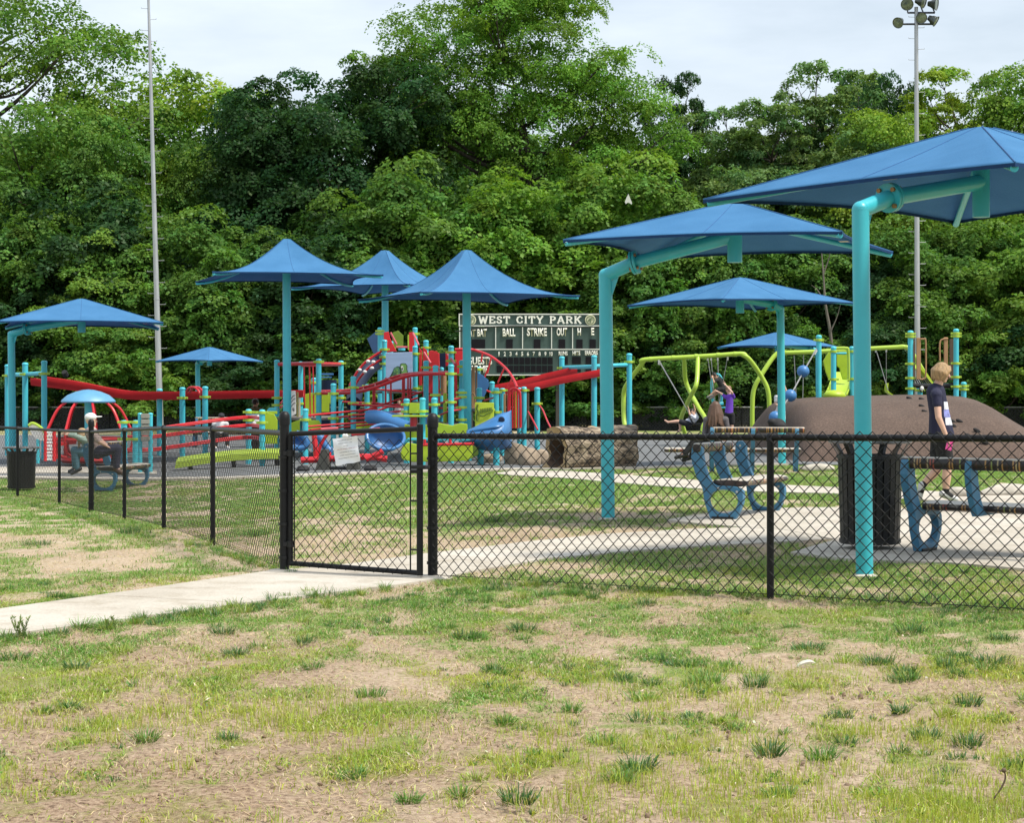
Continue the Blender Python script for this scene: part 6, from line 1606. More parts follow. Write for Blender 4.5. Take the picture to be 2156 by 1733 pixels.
LA = thing('ribbed_panel', GD(104, 41), 'white ribbed panel in a red frame beside the dome spinner', 'play panel')
for x in (96, 114): bar(LA, 'frame_post', [(x, 905, 41), (x, 971, 41)], .04, REDPL, 0)
for k in range(9): MB().box(W(105, 911 + 7 * k, 41), (.16, .04, .05), None, .01).build('white_rung', WHITE, LA)
LF = thing('leaf_panel', GD(83, 41.5), 'white rounded panel edged in lime, behind the left bin', 'play panel')
o = panel(LF, 'panel', [(60, 898), (68, 893), (78, 897), (90, 908), (98, 924), (92, 929), (78, 926), (66, 914)], 41.3, .05, WHITE); bar(LF, 'lime_edge', [(60, 896, 41.27), (68, 891, 41.27), (80, 896, 41.27), (92, 907, 41.27), (100, 926, 41.27)], .03, LIMEP)
bar(LF, 'leg', [(80, 925, 41.33), (80, 976, 41.33)], .04, TEALP, 0)

# ------------------------------------------------------------------ swings
SW_ = thing('swing_set', GD(1460, 57), 'bright lime swing frame of two bays with crossing legs, right of the scoreboard', 'swing frame')
sd = 56.0
bar(SW_, 'end_leg', [(1357.7, 757.3, sd), (1319.5, 809.8, sd + .4), (1313, 838.5, sd + .5), (1314, 886, sd + .3), (1321, 910, sd), (1334, 934, sd - .2)], .068, LIMEP, 6, 14)
bar(SW_, 'top_beam', [(1319.5 + 30, 764, sd + .05), (1358, 757.3, sd), (1436, 752.6, sd), (1500, 749, sd), (1560, 745, sd), (1571, 750, sd)], .068, LIMEP, 5, 14)
bar(SW_, 'end_leg', [(1560, 745, sd), (1578, 757, sd), (1604, 794.6, sd + .2), (1617.4, 825, sd + .2), (1620, 875, sd + .2), (1620, 925, sd + .2)], .068, LIMEP, 6, 14)
bar(SW_, 'crossing_leg', [(1440, 754, sd), (1441.8, 791, sd + .5), (1446, 810, sd + .6), (1456, 831, sd + .4), (1470, 857, sd - .4), (1485.7, 884, sd - 1.2), (1480, 900, sd - 1.4), (1476, 935, sd - 1.5)], .066, LIMEP, 6, 14)
bar(SW_, 'crossing_leg', [(1469.4, 752, sd), (1467.5, 800, sd - .6), (1462, 820, sd - .7), (1454, 835, sd - .3), (1443, 858, sd + .4), (1434, 880.5, sd + 1), (1437, 896, sd + 1.2), (1442, 912, sd + 1.3)], .066, LIMEP, 6, 14)
bar(SW_, 'end_leg', [(1655, 742, sd + 3), (1633, 747, sd + 3), (1602, 791, sd + 2.8), (1587, 821, sd + 2.8), (1584, 860, sd + 2.8), (1584, 918, sd + 2.8)], .07, LIMEP, 6, 14)
bar(SW_, 'top_beam', [(1650, 743, sd + 3), (1730, 740, sd + 3), (1850, 733, sd + 3), (1900, 730.5, sd + 3)], .07, LIMEP, 4, 14)
bar(SW_, 'end_leg', [(1890, 731, sd + 3), (1904, 730.5, sd + 3), (1918, 740, sd + 3), (1954, 802, sd + 3.2), (1965, 850, sd + 3.2), (1968, 915, sd + 3.2)], .07, LIMEP, 6, 14)
for x in (1370, 1418, 1466, 1512, 1548): ring_ = MB(); p = W(x, 757.3 + (745 - 757.3) * (x - 1358) / 202, sd); ring_.lathe([(.07, -.05), (.078, -.05), (.078, .05), (.07, .05)], p, 14, (1, 0, 0)); ring_.build('beam_clamp', LIMEP, SW_, True)
def swing(label, top, seat, mat, extra=0.0):
    """top: list of two hanger points, seat: (px, py, d, tilt)"""
    px, py, d, tilt = seat; c = W(px, py, d)
    root = thing('swing', c, label, 'swing', 'swings on the lime frame')
    for k, tp in enumerate(top):
        p = W(*tp); e = c + Vector((.02 * (k * 2 - 1), .24 * (k * 2 - 1), .05))
        MB().tube([p, p.lerp(e, .5), e], .012, 6).build('chain', CHAIN, root, True)
        MB().box(p - Vector((0, 0, .04)), (.05, .05, .14), None, .01).build('hanger', M('hanger_zinc', (.5, .5, .46), .5, .5), root)
    if mat is not None:
        R_ = Matrix.Rotation(tilt, 4, 'Y'); m = MB(); n = 12; vs = []
        for i in range(n + 1):
            t = i / n; z = .02 + .5 * max(0, t - .45) ** 1.4; x = .20 - .42 * min(t, .6) - .25 * max(0, t - .6)
            w_ = .22 - .05 * abs(t - .4)
            for s in (-1, 1): vs += [R_ @ Vector((x, s * w_, z)) + c, R_ @ Vector((x - .02, s * w_, z - .035)) + c]
        fs = []
        for i in range(n):
            a = i * 4; b_ = a + 4; fs += [(a, b_, b_ + 2, a + 2), (a + 1, a + 3, b_ + 3, b_ + 1), (a, a + 1, b_ + 1, b_), (a + 2, b_ + 2, b_ + 3, a + 3)]
        m.add(vs, fs + [(0, 2, 3, 1), (n * 4, n * 4 + 1, n * 4 + 3, n * 4 + 2)]).build('seat', mat, root, True)
    return root
swing('black swing seat under the lying child, flung out to the left bay side', [(1387, 760, sd - .2), (1389, 761, sd + .25)], (1462, 893, sd - .6, 0), M('swing_rubber', (.02, .02, .02), .7))
swing('turquoise moulded swing seat that a dark-haired child leans out of', [(1511, 752, sd + .5), (1532, 751, sd + .5)], (1514, 858, sd + .4, 0), TEALP)
swing('turquoise swing seat swung up behind the long-haired person', [(1490, 752, sd + .3), (1497, 752, sd + .7)], (1508, 880, sd + .3, -.3), TEALP)
swing('empty lime moulded swing seat hanging in the right bay', [(1844, 735, sd + 3), (1866, 734, sd + 3)], (1868, 826, sd + 3, .6), LIME)
# moulded frames of the turquoise seat
TS = thing('seat_harness', W(1512, 820, sd + .4), 'turquoise harness hoop around the child on the moulded swing', 'swing harness')
bar(TS, 'hoop', [(1502, 858, sd + .4), (1499, 830, sd + .4), (1498, 805, sd + .4), (1502, 793, sd + .4), (1511, 788, sd + .4), (1518, 795, sd + .4), (1520, 812, sd + .4), (1519, 850, sd + .4)], .035, TEALP); bar(TS, 'tray', [(1503, 858, sd + .3), (1512, 851, sd + .25), (1522, 849, sd + .3)], .05, TEALP)
bar(SW_, 'hanging_chain', [(1672, 748, sd + 3), (1676, 830, sd + 3), (1677, 850, sd + 3)], .012, CHAIN, 0); bar(SW_, 'hanging_chain', [(1692, 747, sd + 3), (1690, 850, sd + 3)], .012, CHAIN, 0)

# ------------------------------------------------------------------ climbing mound
mm_, nt, out = new_mat('mound_rubber'); L = nt.links.new
b = N(nt, 'ShaderNodeBsdfPrincipled'); b.inputs['Roughness'].default_value = .85
tc = N(nt, 'ShaderNodeTexCoord'); n1 = N(nt, 'ShaderNodeTexNoise'); n1.inputs['Scale'].default_value = 22; n1.inputs['Detail'].default_value = 5; n1.inputs['Roughness'].default_value = .75
n2 = N(nt, 'ShaderNodeTexNoise'); n2.inputs['Scale'].default_value = 1.1; n2.inputs['Detail'].default_value = 5
L(tc.outputs['Object'], n1.inputs['Vector']); L(tc.outputs['Object'], n2.inputs['Vector'])
c1 = ramp(nt, n1.outputs['Fac'], [(.3, (.050, .031, .022)), (.5, (.090, .058, .043)), (.7, (.155, .104, .078))]); c2 = ramp(nt, n2.outputs['Fac'], [(.3, (.85, .83, .82)), (.7, (1.1, 1.1, 1.1))])
mg = N(nt, 'ShaderNodeMixRGB', blend_type='MULTIPLY'); mg.inputs['Fac'].default_value = 1; L(c1, mg.inputs['Color1']); L(c2, mg.inputs['Color2']); L(mg.outputs['Color'], b.inputs['Base Color'])
bp = N(nt, 'ShaderNodeBump'); bp.inputs['Strength'].default_value = .5; bp.inputs['Distance'].default_value = .03; L(n1.outputs['Fac'], bp.inputs['Height']); L(bp.outputs['Normal'], b.inputs['Normal']); L(b.outputs[0], out.inputs['Surface'])
MPX = [1626, 1632, 1638, 1646, 1664, 1684, 1724, 1792, 1942, 2017, 2040, 2056, 2090, 2129, 2165, 2200, 2230]
MPZ = [0, .28, .72, 1.02, 1.36, 1.46, 1.50, 1.53, 1.57, 1.55, 1.50, 1.40, 1.12, .82, .50, .2, 0]
def mound_z(x, y):
    px = CX + x / 46 * F
    zx = np.interp(px, MPX, MPZ)
    fy = np.interp(y, [41.6, 41.75, 42.3, 43.2, 44.4, 45.6, 47, 50, 52, 53.2, 54], [0, .10, .38, .68, .90, .985, 1, .97, .7, .3, 0])
    return zx * fy
mx_ = np.linspace((1560 - CX) / F * 46, (2230 - CX) / F * 46, 70); my_ = np.linspace(41.6, 54, 60)
Xm, Ym = np.meshgrid(mx_, my_); Zm = mound_z(Xm, Ym)
k_ = np.exp(-np.linspace(-2, 2, 7) ** 2); k_ /= k_.sum()
for ax in (0, 1): Zm = np.apply_along_axis(lambda v: np.convolve(np.pad(v, 3, mode='edge'), k_, 'valid'), ax, Zm)
Zm = Zm + (fbm(Xm * 1.3, Ym * 1.3, 8, 3) - .5) * .05 * np.clip(Zm, 0, 1) - .03
Zm[0] = Zm[-1] = -.1; Zm[:, 0] = Zm[:, -1] = -.1
ii = (np.arange(59)[:, None] * 70 + np.arange(69)[None]).ravel()
MO = link('climbing_mound', fast_mesh('climbing_mound', np.stack([Xm, Ym, Zm], -1), quads=np.stack([ii, ii + 1, ii + 71, ii + 70], 1)), mm_, smooth=True)
tag(MO, 'broad brown rubber mound with dark climbing slots, behind the walking woman', 'mound')
def MZ(px, py):
    """point of the mound's front face seen at (px, py)"""
    for d in np.arange(41.7, 47, .03):
        p = W(px, py, d)
        i = np.argmin(abs(mx_ - p.x)); j = np.argmin(abs(my_ - d))
        if p.z <= Zm[j, i]: return p
    return W(px, py, 46)
ZR = lambda x, y: ((2750 + x / 2.3537) * .588, (1100 + y / 2.3537) * .588)
for (x, y) in [(1195, 772), (1300, 780), (1300, 838), (1325, 884), (1550, 960), (1615, 962), (1690, 1085), (1840, 1078), (1825, 1142), (1870, 1130), (1760, 1040), (1560, 1000)]:
    p = MZ(*ZR(x, y)); m = MB(); m.ball(p, (.10, .03, .045), 10, 6, Euler((0, .5, 0)).to_matrix()); m.build('climbing_slot', M('slot_dark', (.012, .010, .010), .8), MO, True)
# slide posts on the mound
SP = thing('mound_slide', W(1770, 830, 47), 'lime slide with a hood between turquoise posts on top of the mound', 'slide')
for px, py, d, c in [(1724, 705, 46.4, (716,)), (1755, 729, 46.8, (740, 799)), (1794, 729, 47.3, (740, 798))]: post(SP, px, py, d, c, .066, 1.2)
panel(SP, 'hood', [(1733, 760), (1744, 743), (1752, 736), (1758, 740), (1758, 800), (1745, 800), (1739, 785)], 47.6, .06, LIME, .02); panel(SP, 'hood', [(1762, 738), (1780, 738), (1786, 742), (1787, 795), (1784, 800), (1774, 799), (1770, 785), (1768, 775), (1762, 771)], 48.2, .06, LIME, .02)
bar(SP, 'hood_frame', [(1758, 733, 47), (1781, 733, 47), (1786, 740, 47), (1787, 795, 47), (1784, 801, 47)], .035, LIMEP); bar(SP, 'crossbar', [(1756, 744, 47), (1782, 744, 47)], .03, TEALP, 0)
trough(SP, 'chute', [(1772, 770, 49.2), (1774, 790, 48.5), (1768, 812, 47.6), (1760, 830, 46.8)], .5, .16, LIME, .03, Vector((1, 0, 0)))
MB().ball(W(1757, 833, 46.3), (.28, .25, .14)).build('chute_lip', LIME, SP, True)
CG = thing('mound_gateway', W(1965, 828, 47), 'gateway of turquoise posts and brown planks with a black net on top of the mound', 'climbing frame')
for px, py, d, c in [(1917, 695.5, 46.6, (703, 709, 766, 796, 818)), (2013, 692, 46.6, (702, 708, 765, 794, 814)), (2029, 804, 47.2, (813, 820)), (1937, 815, 47.4, (822,))]: post(CG, px, py, d, c, .066, 1.2)
for x0, x1, y0, y1, d, mt in [(1921, 1927, 718, 800, 46.8, BROWN), (1930, 1939, 711, 799, 46.5, TAN), (1988, 1996, 710, 790, 46.5, TAN), (2000, 2008, 714, 800, 46.8, BROWN)]: panel(CG, 'brown_plank', [(x0, y0), (x1, y0), (x1, y1), (x0, y1)], d, .06, mt)
bar(CG, 'tan_handle', [(1939, 714, 46.5), (1945, 714, 46.5), (1949, 720, 46.5), (1949, 788, 46.5), (1944, 798, 46.5), (1936, 798, 46.5)], .02, TAN); bar(CG, 'tan_handle', [(1996, 713, 46.5), (1986, 714, 46.5), (1979, 722, 46.5), (1979, 760, 46.5)], .02, TAN)
bar(CG, 'black_bar', [(1920, 812, 46.7), (1960, 813, 46.7), (2010, 812, 46.7)], .06, BLACKM)
for k in range(7): bar(CG, 'net_rope', [(1926 + k * 4, 796, 47.2), (1940 + k * 6, 826, 47.2)], .016, BLACKM, 0)
for x in (1941, 1983): MB().ball(W(x, 818, 46.6), (.05, .04, .06), 8, 6).build('white_clip', WHITE, CG, True)
trough(CG, 'lime_chute', [(1930, 765, 48), (1945, 782, 48.2), (1960, 805, 48.6), (1972, 828, 49)], .4, .14, LIME)
RB = thing('rope_climber', W(1690, 782, 46), 'slanting rope with three blue balls tied to a tall post on the mound', 'rope climber')
bar(RB, 'rope', [(1719, 735, 46.2), (1692, 782, 45.8), (1664, 833, 45.2), (1632, 880, 44.6), (1622, 905, 44.2)], .018, CHAIN, 3); bar(RB, 'rope_end', [(1719, 737, 46.2), (1714, 746, 46.2)], .035, WHITE, 0)
for x, y, d in [(1691, 782, 45.8), (1664, 833, 45.2), (1632, 879, 44.6)]: MB().ball(W(x, y, d), .15, 18, 12).build('blue_ball', BLUEPL, RB, True)

# ------------------------------------------------------------------ log tunnel and boulders
lg, nt, out = new_mat('log_bark'); L = nt.links.new
b = N(nt, 'ShaderNodeBsdfPrincipled'); b.inputs['Roughness'].default_value = .9
tc = N(nt, 'ShaderNodeTexCoord'); mp = N(nt, 'ShaderNodeMapping'); mp.inputs['Scale'].default_value = (1.6, 5, 5); L(tc.outputs['Object'], mp.inputs['Vector'])
n1 = N(nt, 'ShaderNodeTexNoise'); n1.inputs['Scale'].default_value = 2.4; n1.inputs['Detail'].default_value = 6; n1.inputs['Distortion'].default_value = 1.2; L(mp.outputs['Vector'], n1.inputs['Vector'])
L(ramp(nt, n1.outputs['Fac'], [(.37, (.035, .026, .020)), (.46, (.165, .125, .09)), (.57, (.28, .22, .16)), (.74, (.42, .345, .25))]), b.inputs['Base Color'])
bp = N(nt, 'ShaderNodeBump'); bp.inputs['Strength'].default_value = .9; bp.inputs['Distance'].default_value = .06; L(n1.outputs['Fac'], bp.inputs['Height']); L(bp.outputs['Normal'], b.inputs['Normal']); L(b.outputs[0], out.inputs['Surface'])
CUT = M('cut_wood', (.36, .25, .13), .8, var=.3, vs=9)
l0, l1 = GD(1170, 38.6), GD(1322, 39.3); R_ = .44
LT = thing('log_tunnel', (l0 + l1) / 2, 'hollow artificial log tunnel lying behind the second turquoise pole', 'log tunnel')
ax = (l1 - l0); ax.z = 0; Ln = ax.length; t = ax.normalized(); s_ = Vector((-t.y, t.x, 0)); n, k = 64, 44; vs = []
for i in range(k + 1):
    u = i / k
    for j in range(n):
        a = 2 * math.pi * j / n; r = R_ * (1.0 + .06 * math.sin(3 * a + 1.3 + u) + .04 * math.sin(7 * a + u * 4) + .16 * (float(fbm(u * 4, 3 + 3 * math.sin(a), 4, 4)) - .5) + .05 * (float(vnoise(u * 2, 20 + 9 * math.sin(a) , 6)) - .5)) * (1.02 + .07 * math.cos(u * 6.28))
        vs.append(l0 + t * (Ln * u + (.10 * math.sin(a * 2 + 1) + .16 * float(vnoise(a * 1.7, 3, 8)) - .1) * (1 - 2 * u if abs(u - .5) > .4 else 0)) + s_ * (math.cos(a) * r) + Vector((0, 0, R_ * .93 + math.sin(a) * r)))
fs = [(i * n + j, i * n + (j + 1) % n, (i + 1) * n + (j + 1) % n, (i + 1) * n + j) for i in range(k) for j in range(n)]
o = MB().add(vs, fs).build('bark_shell', lg, LT, True)
vi = [(l0 + t * (Ln * u) + (p - (l0 + t * (Ln * u) + Vector((0, 0, R_ * .93)))) * .70 + Vector((0, 0, R_ * .93))) for u, row in ((0, vs[:n]), (1, vs[-n:])) for p in row]
vi = []
for u, row in ((0., vs[:n]), (1., vs[-n:])):
    c = l0 + t * (Ln * u) + Vector((0, 0, R_ * .93)); vi.append([c + (p - c) * .72 for p in row])
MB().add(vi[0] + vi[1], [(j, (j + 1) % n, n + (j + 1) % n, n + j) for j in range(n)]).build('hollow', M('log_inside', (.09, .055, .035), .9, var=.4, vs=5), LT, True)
for e, row in ((0, vs[:n]), (1, vs[-n:])): MB().add([p - t * (.02 if e == 0 else -.02) for p in row] + vi[e], [(j, (j + 1) % n, n + (j + 1) % n, n + j) for j in range(n)]).build('cut_end', CUT, LT)
for (u, a, r) in [(.55, 1.9, .09), (.3, 2.5, .07), (.2, 2.9, .08)]:
    c = l0 + t * (Ln * u) + s_ * (math.cos(a) * R_) * -1 + Vector((0, 0, R_ * .93 + math.sin(a) * R_)); MB().lathe([(r * 1.3, -.05), (r * 1.2, .02), (r * .8, .04), (.001, .02)], c, 14, -s_ * -math.cos(a) + Vector((0, 0, math.sin(a)))).build('knot', CUT, LT, True)
STONE = M('sand_stone', (.30, .235, .17), .9, var=.35, vs=3.5, bump=.6, bs=8)
def boulder(label, px, d, size, seed):
    global STONE
    g = GD(px, d); bm = bmesh.new(); bmesh.ops.create_icosphere(bm, subdivisions=3, radius=1)
    rd = random.Random(seed); dirs = [Vector((rd.gauss(0, 1), rd.gauss(0, 1), rd.gauss(.2, .8))).normalized() for _ in range(11)]; dist = [rd.uniform(.62, .92) for _ in dirs]
    for v in bm.verts:
        for q, h in zip(dirs, dist):
            e = v.co.dot(q) - h
            if e > 0: v.co -= q * e * .85
        v.co = Vector((v.co.x * size[0], v.co.y * size[1], v.co.z * size[2])) + g + Vector((0, 0, size[2] * .55))
    o = MB().addbm(bm).build('boulder', STONE, None, True); tag(o, label, 'boulder', 'sandstone climbing boulders')
boulder('brown boulder right under the end of the blue bow', 1090, 41.2, (.30, .3, .36), 1); boulder('sandy boulder with a notch next to the last red cable post', 1115, 40.6, (.26, .25, .26), 2); boulder('low sandy boulder closest to the log tunnel', 1138, 41.2, (.20, .2, .24), 3); boulder('flat sandy stone under the play boat bow', 1030, 42, (.3, .25, .18), 4)
PALE = M('pale_rock', (.44, .40, .34), .9, var=.3, vs=3.5, bump=.6, bs=8)
STONE = PALE
boulder('pale rock on the lawn right of the big bin', 2015, 24.6, (.22, .14, .09), 7); boulder('pale flat rock at the right edge behind the bench', 2130, 24.8, (.45, .2, .11), 8); boulder('small pale stone at the foot of the far turquoise pole', 1715, 37.2, (.4, .2, .10), 9)
# pale tree stump seat and short post bits beside the path
# ------------------------------------------------------------------ people
def skin(name, col): return M(name, col, .55, var=.06, vs=12)
SK1 = skin('skin_fair', (.62, .38, .28)); SK2 = skin('skin_tan', (.42, .24, .16)); SK3 = skin('skin_brown', (.28, .15, .10))
def cloth(name, col, var=.14): return M(name, col, .85, var=var, vs=7, bump=.25, bs=28)
def hand(mb, wr, el, k, curl=.5, side=None):
    """palm, four fingers of different length and a thumb leaving the side of the palm"""
    t = (wr - el).normalized(); s = side or frame_of(t)[0]; s = (s - t * s.dot(t)).normalized(); nrm = t.cross(s)
    c = wr + t * .045 * k
    mb.ball(c, (.042 * k, .020 * k, .050 * k), 12, 8, Matrix((s, nrm, t)).transposed())
    for i, (o, l) in enumerate([(-.030, .062), (-.010, .074), (.010, .070), (.029, .055)]):
        a = c + t * .040 * k + s * o * k; m = a + (t * .9 + nrm * curl * .5) * l * .55 * k; e = m + (t * (1 - curl) + nrm * curl).normalized() * l * .5 * k
        mb.cap(a, m, .0095 * k, .0088 * k, 8); mb.cap(m, e, .0088 * k, .0075 * k, 8)
    a = wr + t * .022 * k - s * .032 * k; m = a + (t * .55 - s * .75 + nrm * .2) * .042 * k; e = m + (t * .9 + nrm * .35) * .032 * k
    mb.cap(a, m, .013 * k, .011 * k, 8); mb.cap(m, e, .0105 * k, .0085 * k, 8)

def figure(label, d, J, k=1.0, sk=SK1, shirt=None, sleeve=.5, bottom=None, long_legs=False, hair=None, hair_mat=None, shoe=None, sock=None, face=(1, 0, 0), vox=.011, base=None, group=None, curl=.5, hat=None, waist=.125, dress=False):
    """J: joint -> (px, py, depth offset in metres)"""
    P = {n: W(v[0], v[1], d + (v[2] if len(v) > 2 else 0)) for n, v in J.items()}
    if 'spine' not in P: P['spine'] = P['neck'].lerp(P['hip'], .55)
    g = base or GD(J['hip'][0], d)
    root = thing('person', g, label, 'person', group)
    f = Vector(face).normalized(); upv = (P['head'] - P['neck']).normalized(); r_ = f.cross(upv).normalized(); f = upv.cross(r_).normalized()
    B = MB(); hd = P['head']; R3 = Matrix((r_, f, upv)).transposed()
    B.ball(hd + upv * .012 * k, (.074 * k, .092 * k, .100 * k), 18, 14, R3)                      # skull
    B.ball(hd + f * .024 * k - upv * .050 * k, (.054 * k, .058 * k, .066 * k), 14, 10, R3)        # jaw
    B.ball(hd + f * .070 * k - upv * .092 * k, (.024 * k, .020 * k, .020 * k), 10, 8, R3)         # chin
    B.cap(hd + f * .088 * k + upv * .004 * k, hd + f * .106 * k - upv * .026 * k, .010 * k, .0155 * k, 8)  # nose
    B.ball(hd + f * .082 * k - upv * .058 * k, (.024 * k, .012 * k, .010 * k), 8, 6, R3)          # lips
    for s in (-1, 1):
        B.ball(hd + r_ * s * .076 * k - f * .006 * k - upv * .012 * k, (.012 * k, .022 * k, .034 * k), 8, 6, R3)  # ears
        B.ball(hd + f * .070 * k + r_ * s * .030 * k + upv * .022 * k, (.026 * k, .018 * k, .010 * k), 8, 6, R3)  # brow
    B.cap(P['neck'] - upv * .02 * k, hd - upv * .05 * k, .058 * k, .052 * k)
    B.cap(P['neck'] - upv * .06 * k, P['spine'], .10 * k, .10 * k); B.cap(P['spine'], P['hip'], .105 * k, .12 * k)
    for s in ('l', 'r'):
        sh, el, wr = P['sh_' + s], P['el_' + s], P['wr_' + s]
        B.cap(P['neck'] - upv * .05 * k, sh, .06 * k, .056 * k); B.cap(sh, el, .050 * k, .039 * k); B.cap(el, wr, .040 * k, .026 * k)
        hand(B, wr, el, k, curl)
        hp, kn, an, to = P['hp_' + s], P['kn_' + s], P['an_' + s], P['to_' + s]
        B.cap(P['hip'], hp, .11 * k, .09 * k); B.cap(hp, kn, .085 * k, .056 * k)
        cf = kn.lerp(an, .28); back = (an - kn).cross(r_).normalized() * .0
        B.cap(kn, cf, .056 * k, .058 * k); B.cap(cf, an, .058 * k, .035 * k)
        B.cap(an, to, .038 * k, .030 * k); B.ball(an - (to - an).normalized() * .03 * k, .034 * k, 8, 6)
    body = voxel('body', B, sk, root, vox * (k ** .5), 2, .5)
    E = MB()
    for s in (-1, 1): E.ball(hd + f * .0865 * k + r_ * s * .031 * k + upv * .004 * k, (.012 * k, .008 * k, .008 * k), 8, 6, R3)
    E2 = M('eye', (.05, .035, .03), .2)
    for s in (-1, 1): MB().ball(hd + f * .0825 * k + r_ * s * .031 * k + upv * .004 * k, (.013 * k, .008 * k, .008 * k), 8, 6, R3).build('eye', E2, body, True)
    MB().ball(hd + f * .0915 * k - upv * .056 * k, (.022 * k, .006 * k, .006 * k), 8, 6, R3).build('mouth', M('lips', (.40, .14, .12), .5), body, True)
    if shirt:
        S = MB(); S.cap(P['neck'] - upv * .055 * k, P['spine'], .118 * k, .122 * k); S.cap(P['spine'], P['hip'] + upv * .02, .122 * k, (waist + .02) * k)
        if dress: S.cap(P['hip'], P['kn_l'].lerp(P['kn_r'], .5), .14 * k, .17 * k)
        for s in ('l', 'r'):
            sh, el = P['sh_' + s], P['el_' + s]; S.cap(P['neck'] - upv * .055 * k, sh, .075 * k, .070 * k); S.cap(sh, sh.lerp(el, sleeve), .066 * k, (.060 if sleeve < .9 else .05) * k)
            if sleeve > 1: S.cap(el, P['wr_' + s].lerp(el, .1), .05 * k, .036 * k)
        voxel('shirt', S, shirt, root, vox * (k ** .5), 3)
    if bottom:
        S = MB(); S.ball(P['hip'], (.165 * k, .15 * k, .12 * k), 14, 10)
        for s in ('l', 'r'):
            hp, kn, an = P['hp_' + s], P['kn_' + s], P['an_' + s]; S.cap(P['hip'], hp, .13 * k, .115 * k)
            if long_legs: S.cap(hp, kn, .108 * k, .078 * k); S.cap(kn, kn.lerp(an, .93), .076 * k, .056 * k)
            else: S.cap(hp, hp.lerp(kn, .72), .112 * k, .098 * k)
        voxel('trousers' if long_legs else 'shorts', S, bottom, root, vox * (k ** .5), 3)
    for s in ('l', 'r'):
        an, to = P['an_' + s], P['to_' + s]; t = (to - an).normalized()
        if sock: S = MB(); S.cap(P['kn_' + s].lerp(an, .80), an, .043 * k, .044 * k); S.cap(an, an.lerp(to, .55), .044 * k, .042 * k); voxel('sock', S, sock, root, .009, 2)
        if shoe: S = MB(); S.cap(an - t * .035 * k - upv * .02, to + t * .01, .047 * k, .036 * k); S.ball(to, .040 * k, 10, 8); voxel('shoe', S, shoe, root, .009, 2)
    if hair:
        H = MB(); hm_ = hair_mat
        H.ball(hd + upv * .026 * k - f * .012 * k, (.088 * k, .100 * k, .100 * k), 18, 12, R3)
        if hair == 'bob':
            for i in range(22):
                a = math.pi * (.30 + 1.40 * i / 21); q = r_ * math.sin(a) * -1 + f * math.cos(a) * 1.0
                top = hd + q * .062 * k + upv * .075 * k; low = hd + q * (.090 if i % 2 else .102) * k - upv * (.098 + .014 * math.sin(i * 2.3)) * k
                if math.cos(a) > .45: low = hd + q * .088 * k - upv * .030 * k
                H.cap(top, top.lerp(low, .5) + q * .026 * k, .032 * k, .033 * k, 8); H.cap(top.lerp(low, .5) + q * .026 * k, low, .033 * k, .013 * k, 8)
            H.cap(hd + f * .07 * k + upv * .085 * k, hd + f * .085 * k + upv * .045 * k + r_ * .04 * k, .024 * k, .018 * k, 8); H.cap(hd + f * .07 * k + upv * .085 * k, hd + f * .09 * k + upv * .055 * k - r_ * .03 * k, .024 * k, .016 * k, 8)
        if hair in ('long', 'locks'):
            rd = random.Random(5); n = 30 if hair == 'locks' else 16
            for i in range(n):
                a = math.pi * (.42 + 1.16 * i / (n - 1)); q = r_ * -math.sin(a) + f * math.cos(a); L_ = (.42 if hair == 'locks' else .24) * rd.uniform(.8, 1.1) * k
                p0 = hd + q * .085 * k + upv * .04 * k; p1 = p0 - Vector((0, 0, L_ * .45)) + q * .05 * k; p2 = p1 - Vector((0, 0, L_ * .6)) + q * rd.uniform(.0, .06) * k + Vector((rd.uniform(-.03, .03) * k, 0, 0))
                H.cap(p0, p1, .024 * k, .022 * k, 7); H.cap(p1, p2, .022 * k, .010 * k, 7)
        if hair == 'bun': H.ball(hd + upv * .12 * k - f * .03 * k, .045 * k, 12, 8)
        # keep the face free
        voxel('hair', H, hm_, root, .009 * (k ** .5), 1 if hair in ('locks',) else 2, .4)
    if hat:
        H = MB(); H.ball(hd + upv * .055 * k, (.093 * k, .108 * k, .078 * k), 18, 10, R3); H.ball(hd + upv * .055 * k + f * .13 * k, (.075 * k, .085 * k, .012 * k), 14, 8, R3); voxel('cap', H, hat, root, .009, 1)
    return root, P

BLOND = M('blond_hair', (.34, .215, .10), .5, var=.5, vs=14, bump=.5, bs=40, stretch=(4, 4, .5)); DKH = M('dark_hair', (.020, .013, .010), .5, var=.3, vs=14); BRH = M('brown_hair', (.10, .052, .032), .55, var=.45, vs=30, stretch=(5, 5, .5))
